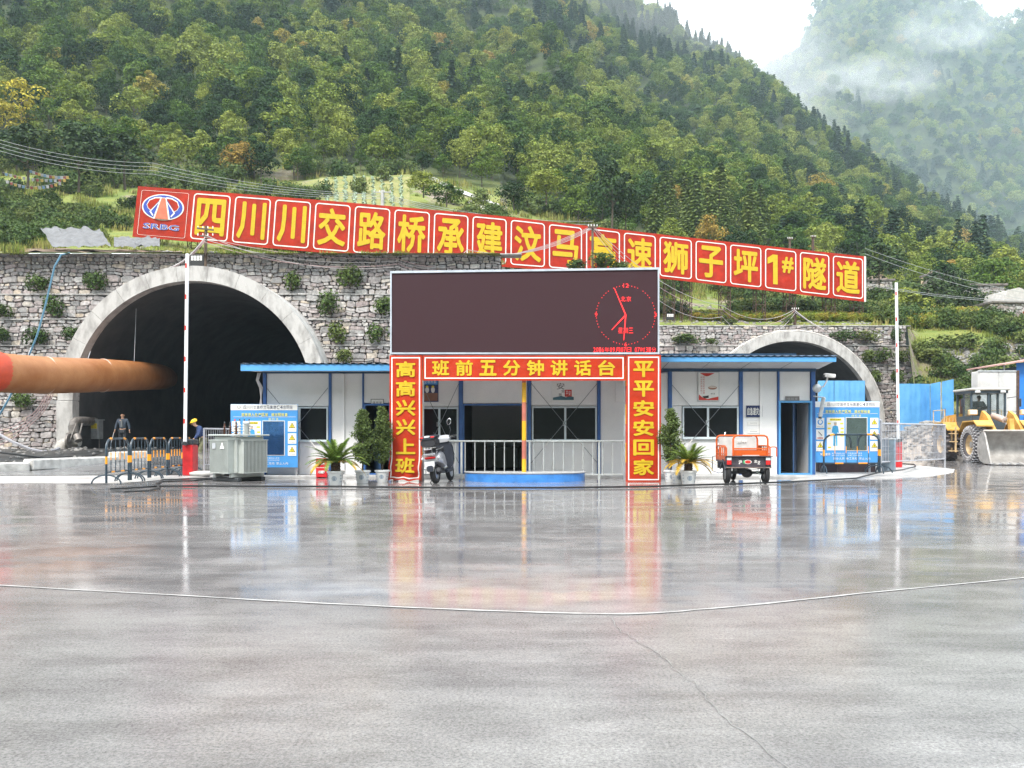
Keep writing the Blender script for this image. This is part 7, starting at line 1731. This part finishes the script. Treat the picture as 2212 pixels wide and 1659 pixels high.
pd_ = ld.matrix_basis @ Vector((-.48, 0, 1.98)); person(pd_, ld.rotation_euler[2], 'driver in a grey green jacket sitting in the cab of the wheel loader', M('jacket_teal', (.10, .15, .14), .8), jd, shb, PD, M('hair_black', (.015, .015, .015), .6), None, .96)
# ================================================================ HOARDINGS, SHEDS, RUBBLE
hob = M('hoarding_blue', (.10, .33, .62), .45, scale=1.2, bump=1.2, bscale=1.4, col2=(.15, .42, .74))
def hoard(P, label, n_sheet, z0, htop, par_m=hob):
    t = thing('blue_hoarding', label, 'hoarding', (P[0][0], P[0][1], z0)); o = Vector(t.location)
    for i in range(n_sheet):
        a, b = i/n_sheet, (i+1)/n_sheet
        def Q(f):
            f *= len(P)-1; k = min(len(P)-2, int(f)); return Vector((lerp(P[k][0], P[k+1][0], f-k), lerp(P[k][1], P[k+1][1], f-k), 0)), lerp(htop[k], htop[k+1], f-k)
        V = []; m_ = MB(); n_ = 12
        for j in range(n_+1):
            p, h_ = Q(lerp(a, b-.004/n_sheet, j/n_)); off = .03*((j % 4) in (1, 2))+.22*noise.noise(Vector((p.x*1.1, p.y*.8, i)))
            for z in (0, .5, 1): V.append((p.x-o.x, p.y-o.y+off*(.4+.6*z), h_*z))
        m_.add(V, [(3*j+k, 3*j+3+k, 3*j+4+k, 3*j+1+k) for j in range(n_) for k in (0, 1)]); m_.build('sheet', par_m, t, True, 30)
        p, h_ = Q(a); MB().tube([(p.x-o.x, p.y-o.y+.12, -.4), (p.x-o.x, p.y-o.y+.12, h_-.05)], .03, 6).build('post', galv, t)
    return t
hoard([(XX(1941, 43), 43), (XX(2010, 44), 44), (XX(2061, 42.4), 42.4)], 'blue sheet hoarding on the rubble between the white barrier arm and the loader', 4, 1.3, (2.5, 2.55, 2.7))
hoard([(XX(1768, 53.5), 53.5), (XX(1868, 53.5), 53.5)], 'blue sheet hoarding inside the mouth of the far tunnel above the notice board', 3, -.1, (4.75, 4.75))
t = thing('white_container', 'tall white site container with rusty corner behind the wheel loader', 'container', (XX(2155, 38.5), 38.5, .7)); cwm = M('container_white', (.56, .56, .56), .45, var=.12, scale=2)
x0, x1 = XX(2113, 38.5)-t.location.x, XX(2200, 38.5)-t.location.x
MB().bb(x0, x1, 0, .6, 0, 3.4, b=.03).build('body', cwm, t)
for a in (.02, .5): MB().bb(lerp(x0, x1, a)+.02, lerp(x0, x1, a+.46), -.03, -.002, .1, 1.5, b=.01).build('wall_panel', cwm, t); MB().bb(lerp(x0, x1, a)+.02, lerp(x0, x1, a+.46), -.03, -.002, 1.54, 3.34, b=.01).build('wall_panel', cwm, t)
MB().bb(x1-.12, x1+.02, -.06, .02, 0, 3.44, b=.01).build('corner_post', rust, t); MB().bb(x0-.02, x1+.02, -.05, .0, 3.36, 3.44, b=.01).build('top_rail', galv, t)
t = thing('blue_shed', 'blue clad shed with a thin red edged roof cut by the picture edge', 'shed', (XX(2258, 42), 42, .9)); 
for i in range(4): MB().bb(-1.45+.7*i, -.78+.7*i, 0, .05, 0, 3.9+.06*i, b=.01).build('cladding_sheet', M('cladding_blue', (.03, .20, .62), .4, var=.1, bump=.3, bscale=3), t)
MB().bb(-1.45, -1.40, .05, 3, 0, 3.7).build('side_wall', cabd, t); m_ = MB(); m_.add([(-2.35, -.5, 3.75), (2.4, -.5, 4.55), (2.4, 3, 4.55), (-2.35, 3, 3.75), (-2.35, -.5, 3.82), (2.4, -.5, 4.62), (2.4, 3, 4.62), (-2.35, 3, 3.82)], [(0, 3, 2, 1), (4, 5, 6, 7), (0, 1, 5, 4), (3, 0, 4, 7), (1, 2, 6, 5), (2, 3, 7, 6)]); m_.build('roof', M('roof_red_white', (.55, .32, .28), .5, var=.2), t)
MB().tube([(-1.9, .3, 0), (-1.9, .3, 3.8)], .04, 6).build('post', galv, t)
# rubble bank under the hoarding, tan pile, scattered stones
rub = M('rubble_soil', (.20, .175, .15), .9, var=.35, scale=2.5, bump=2, bscale=5); tan = M('tan_spoil', (.38, .33, .29), .9, var=.3, scale=3, bump=2.5, bscale=5)
def mound(name, label, cx, cy, rx_, ry_, h_, m, seed, z0=-.15, n=36, cat='rubble mound'):
    V = []; r = Random = random.Random(seed)
    for i in range(n+1):
        for j in range(n+1):
            a, b = lerp(-1, 1, i/n), lerp(-1, 1, j/n); d = math.sqrt(a*a+b*b); q = Vector((a*rx_, b*ry_, 0))
            z = h_*max(0, 1-d**2.2)*(.85+.3*noise.noise(q*.7+Vector((seed, 0, 0))))+(.18*noise.noise(q*2.2)+.09*noise.noise(q*5))*(d < 1.0); V.append((q.x, q.y, z if d < 1 else -.1))
    o = MB().add(V, [(i*(n+1)+j, (i+1)*(n+1)+j, (i+1)*(n+1)+j+1, i*(n+1)+j+1) for i in range(n) for j in range(n)]).build(name, m); o.location = (cx, cy, z0); return tag(o, label, cat, kind=None)
mound('rubble_bank', 'low bank of stones and soil under the blue hoarding', XX(2010, 43), 43.8, 4.6, 2.2, 1.75, rub, 3); mound('spoil_heap', 'pale tan heap of spoil behind the rear tyre of the loader', XX(2008, 40), 40.0, 2.3, 2.0, 1.95, tan, 5); mound('rubble_bank', 'stony bank carrying the white container', XX(2190, 43), 42.6, 4.5, 2.6, 1.65, rub, 8)
Rr_ = random.Random(44); m_ = MB()
def rock(mb, c, s, R):
    V = []; o_ = [R.uniform(.7, 1.25) for _ in range(14)]; k = 0
    for q in [(0, 0, 1), (0, 0, -1)]+[(math.cos(a), math.sin(a), z) for z in (.5, -.5) for a in (0, 1.05, 2.1, 3.14, 4.2, 5.2)]: V.append(Vector(c)+Vector((q[0]*s*o_[k], q[1]*s*o_[k]*.8, q[2]*s*.55*o_[k]))); k += 1
    mb.add(V, [(0, 2+i, 2+(i+1) % 6) for i in range(6)]+[(1, 8+(i+1) % 6, 8+i) for i in range(6)]+[(2+i, 8+i, 8+(i+1) % 6, 2+(i+1) % 6) for i in range(6)])
for i in range(2600):
    u = Rr_.uniform(1945, 2300); D = Rr_.uniform(45.5, 57); x = XX(u, D)
    if x < rx(3)+.3: continue
    rock(m_, (x, D, terrain_z(x, D)+.04), Rr_.uniform(.06, .24), Rr_)
for i in range(500):
    u = Rr_.uniform(1925, 2240); D = Rr_.uniform(40.5, 43.5); x = XX(u, D)
    h_ = max([1.7*(1-(((x-cx)/4.5)**2+((D-cy)/2.3)**2)) for cx, cy in ((XX(2010, 43), 43.8), (XX(2190, 43), 42.6))]+[0]); rock(m_, (x, D, max(0, h_-.2)), Rr_.uniform(.06, .22), Rr_)
for i in range(900):
    u = Rr_.choice((Rr_.uniform(290, 860), Rr_.uniform(1430, 1880))); ds = prof(u)[0]; D = ds+Rr_.uniform(.6, 12); x = XX(u, D); rock(m_, (x, D, terrain_z(x, D)+.02), Rr_.uniform(.05, .17), Rr_)
for i in range(420):
    a_, d_ = Rr_.random()*6.28, Rr_.random()**.6; z_ = -.15+1.95*max(0, 1-d_**2.2)*.95; rock(m_, (XX(2008, 40)+2.25*d_*math.cos(a_), 40+1.95*d_*math.sin(a_), max(0, z_)+.06), Rr_.uniform(.05, .17), Rr_)
for i in range(260):
    x, y = Rr_.uniform(-27, -15), Rr_.uniform(27.5, 38); rock(m_, (x, y, gz(x, y)+.10), Rr_.uniform(.03, .10), Rr_)
tag(m_.build('loose_stones', M('loose_rock', (.26, .25, .24), .85, var=.45, scale=1.7, bump=.8), None, False), 'loose stones strewn over the banks and ditch', kind='stuff')
# ================================================================ FIELD, TRACK, VILLAGE
def drape(name, label, us_, Ds, m, dz=.06, nu=24, nd=10, uoff=None):
    V = []
    for i in range(nu+1):
        for j in range(nd+1):
            u = lerp(us_[0], us_[1], i/nu); D = lerp(lerp(Ds[0], Ds[2], i/nu), lerp(Ds[1], Ds[3], i/nu), j/nd); x = XX(u, D); V.append((x, D, terrain_z(x, D)+dz))
    return tag(MB().add(V, [(i*(nd+1)+j, (i+1)*(nd+1)+j, (i+1)*(nd+1)+j+1, i*(nd+1)+j+1) for i in range(nu) for j in range(nd)]).build(name, m), label, kind='structure')
drape('vegetable_field', 'bare yellowish soil of the vegetable field on the slope', (690, 885), (63, 97, 60, 96), M('field_soil', (.17, .19, .05), .95, var=.25, scale=.9, bump=1, col2=(.27, .25, .10)), .10)
gravel = M('pale_gravel', (.5, .48, .46), .9, var=.3, scale=3, bump=1.5)
drape('gravel_patch', 'pale gravel patch at the lower edge of the field', (765, 850), (64, 68.5, 62, 65), gravel, .18, 10, 4); drape('hill_track', 'pale track crossing the cleared slope above the banner', (925, 1130), (93.5, 95.5, 84, 85.5), gravel, .16, 24, 3); drape('gravel_patch', 'second pale gravel patch below the hill track', (1010, 1105), (84.5, 88, 78, 80), gravel, .12, 16, 4)
cabm = leafmat('cabbage_leaves', [(0, (.24, .34, .22)), (1, (.38, .46, .34))], .1); Rc = random.Random(5); cab = MB()
for row in range(9):
    for k in range(110):
        u = 705+row*20+(110-k)*.04+Rc.uniform(-3, 3); D = lerp(64, 93, k/110)+Rc.uniform(-.2, .2); x = XX(u, D); z = terrain_z(x, D)+.12
        if Rc.random() < .08+.35*(k/110): continue
        for j in range(14): a = Rc.random()*6.28; card(cab, Vector((x+math.cos(a)*.2*Rc.random(), D+math.sin(a)*.2*Rc.random(), z+Rc.uniform(.02, .2))), Vector((math.cos(a), math.sin(a), .8)), .085, Rc)
tag(cab.build('cabbage_rows', cabm, None, False), 'rows of pale green cabbages on the sloping field', kind='stuff')
hst = M('house_stone', (.25, .23, .21), .9, var=.35, scale=4, bump=2, bscale=5, col2=(.42, .38, .35)); hwh = M('house_white', (.50, .48, .46), .8, var=.12, scale=3); hrd = M('window_red', (.30, .06, .03), .6)
def house(u, v, D, w, h_, d, label, rz=0, white_top=False, wins=(), ruin=False):
    t = thing('stone_house', label, 'house', (XX(u, D), D, ZZ(v, D)), rz); R = random.Random(int(u))
    MB().bb(-w/2, w/2, 0, d, -3, h_).build('wall', hst, t)
    sb = MB()
    for c in stone_rows(R, -w/2, w/2, -.3, h_, .28): stone(sb, R, (c[0], min(c[1], w/2), c[2], c[3]), -.02)
    tag(sb.build('wall_stones', sm, t, True, 30), kind='stuff'); r_ = MB().bb(-w/2-.25, w/2+.25, -.25, d+.2, h_+.01, h_+.22, b=.03).build('roof', M('slate_roof', (.16, .14, .13), .9, var=.4, scale=3, bump=1), t)
    if white_top: MB().prism([(-w*.2, h_+.23), (w*.5, h_+.23), (w*.5, h_+1.1), (w*.2, h_+1.5), (-w*.1, h_+1.2)], .3, d*.8).build('gable', hwh, r_)
    if ruin: MB().prism([(-w*.45, h_+.23), (w*.4, h_+.23), (w*.1, h_+.75), (-w*.25, h_+.6)], .1, d*.8).build('stacked_slates', M('slates', (.22, .17, .13), .9, var=.4), r_)
    for x, z in wins:
        wf = MB().prism([(x-.42, z-.55), (x+.42, z-.55), (x+.30, z+.6), (x-.30, z+.6)], -.22, -.15).build('window_surround', hwh, t); MB().bb(x-.24, x+.24, -.26, -.222, z-.42, z+.42).build('window_frame', hrd, wf); MB().bb(x-.17, x+.17, -.28, -.262, z-.34, z+.34).build('pane', gls, wf)
    return t
house(2190, 716, 72, 3.6, 2.4, 4, 'stone house with two red framed white trimmed windows at the right edge', .1, True, ((-1.0, 1.2), (.9, 1.3)))
house(2128, 690, 80, 3.6, 3.2, 4, 'half ruined dark stone house behind the big dark bush', -.05, ruin=False); house(2044, 622, 88, 1.9, 1.5, 2.5, 'small stone hut with a slate top peeping out above the trees', .2, ruin=True); house(1900, 645, 86, 2.6, 1.8, 2.5, 'collapsed pale stone hut just right of the banner end', 0, ruin=True)
o = MB().tube([(0, 0, 0), (0, 0, 1.5)], .12, 8).build('gate_pillar', M('pillar_tan', (.5, .4, .28), .8)); o.location = at(1992, 648, 90); o.scale.z = 1.6; tag(o, 'small tan pillar standing among the bushes left of the stone hut', 'pillar')
gm = M('green_mesh', (.12, .38, .26), .5); t = thing('green_fence', 'green mesh fence around the terrace at the right edge', 'fence', (XX(2160, 63), 63, ZZ(777, 63))); w = XX(2290, 63)-XX(2160, 63)
for i in range(4): MB().tube([(w*i/3, 0, -.5), (w*i/3, 0, 2.0)], .05, 6).build('post', gm, t)
m_ = MB()
for i in range(36): m_.bb(w*i/36-.012, w*i/36+.012, -.01, .01, .05, 1.9)
for i in range(14): m_.bb(0, w, -.012, -.010, .1+i*.14-.01, .1+i*.14+.01)
tag(m_.build('mesh', gm, t, False), kind='stuff')
# big single trees and bushes on the middle ground
def bigtree(u, v, D, h_, w, label, k, dark=False):
    t = thing('broadleaf_tree', label, 'tree', (XX(u, D), D, ZZ(v, D)), R.random()*6.28); t.scale = (w, w, h_); cm = VAR[k][1]
    if dark: cm = DK[k % 2]
    obj('crown', cm, t); obj('trunk', VAR[k][2], t); return t
dkm = leafmat('dark_leaves', [(0, (.028, .055, .018)), (1, (.045, .075, .022))], .1); DK = []
for i in range(2): m0 = VAR[i][1].copy(); m0.materials.clear(); m0.materials.append(dkm); DK.append(m0)
for a in ((1322, 492, 78, 6.5, 5.6, 'big dark walnut tree behind the banner above the screen bush', 0, True), (1352, 500, 80, 4.2, 4.4, 'smaller dark tree leaning against the big dark walnut', 1, True), (1900, 640, 80, 5.8, 6.0, 'big dark olive tree just right of the banner end', 0, True), (2062, 712, 76, 5.2, 5.2, 'wide dark green tree in front of the village ruins', 1, True), (2008, 705, 74, 4.2, 5.8, 'dark rounded tree left of the wide village tree', 1, True), (2040, 640, 88, 3.8, 4.4, 'light green tree below the small stone hut', 2), (1955, 700, 72, 3.2, 5.0, 'low spreading tree behind the far wall end', 3), (60, 400, 72, 5.5, 7, 'dark tree above the prayer flags', 0, True), (170, 410, 74, 5.5, 7, 'second dark tree right of the prayer flags', 1, True), (270, 405, 76, 5.0, 7, 'dark rounded tree behind the left end of the banner', 0, True), (915, 425, 80, 2.4, 4.5, 'low green bushy tree right of the vegetable field', 4), (965, 445, 78, 2.2, 4.5, 'second low bushy tree right of the field', 3), (1180, 440, 84, 3.6, 5, 'bushy tree above the middle of the banner', 2), (1110, 452, 80, 2.6, 4, 'small round bushy tree below the gravel track', 1)): bigtree(*a)
for u, v, D, w, h_, lb in ((2005, 770, 56, 2.0, 1.4, 'olive scrub bush on the bank beside the far wall end'), (2050, 760, 57, 2.4, 1.5, 'wide yellow green bush on the bank above the blue hoarding'), (2095, 775, 57, 2.0, 1.6, 'tall dark bush on the bank above the white container'), (2140, 760, 60, 2.0, 1.3, 'bush on the bank left of the green fence'), (2030, 800, 54, 1.5, 1.0, 'low bush on the stony bank right above the hoarding top'), (2080, 805, 52.5, 1.8, 1.3, 'small bush among the rubble left of the container'), (1985, 815, 52, 1.8, 2.2, 'shrub growing against the wall end behind the hoarding'), (2165, 790, 54, 2, 1.3, 'low bush above the shed roof')): shrub(u, v, D, w, lb, h_, 'bushes on the right bank', z=terrain_z(XX(u, D), D)-.1)
# vine leaves and maize on the terrace edges: nobody could count them
pts = []
for i in range(1500):
    q = Rr_.random()
    if q < .45: u = Rr_.uniform(1500, 1960); D = lerp(61.5, 64, Rr_.random())
    else: u = Rr_.uniform(1950, 2115); D = lerp(63.5, 70, Rr_.random())
    x = XX(u, D); pts.append((D, x, terrain_z(x, D)+(.05 if q < .45 else 0), Rr_.uniform(.4, .8) if q < .45 else Rr_.uniform(.5, 1.35), 0))
vine = leafmat('vine_leaves', [(0, (.13, .20, .03)), (.6, (.25, .29, .04)), (1, (.34, .24, .05))], .3); vm0 = SH[1].copy(); vm0.materials.clear(); vm0.materials.append(vine); vm0.materials.append(bark)
scatter('terrace_crops', 'yellow green vine and maize crops on the terraces', pts, [bpy.data.objects.new('vine_source', vm0)])
# insulators of the near cables and a red pump box
cable('ground_cable', 'black cable draped over the stones under the blue hoarding', [at(1880, 930, 40.5), at(1920, 932, 41), at(1990, 926, 41.6), at(2060, 924, 41.6), at(2075, 938, 41)], .03, ck, .05, 6)
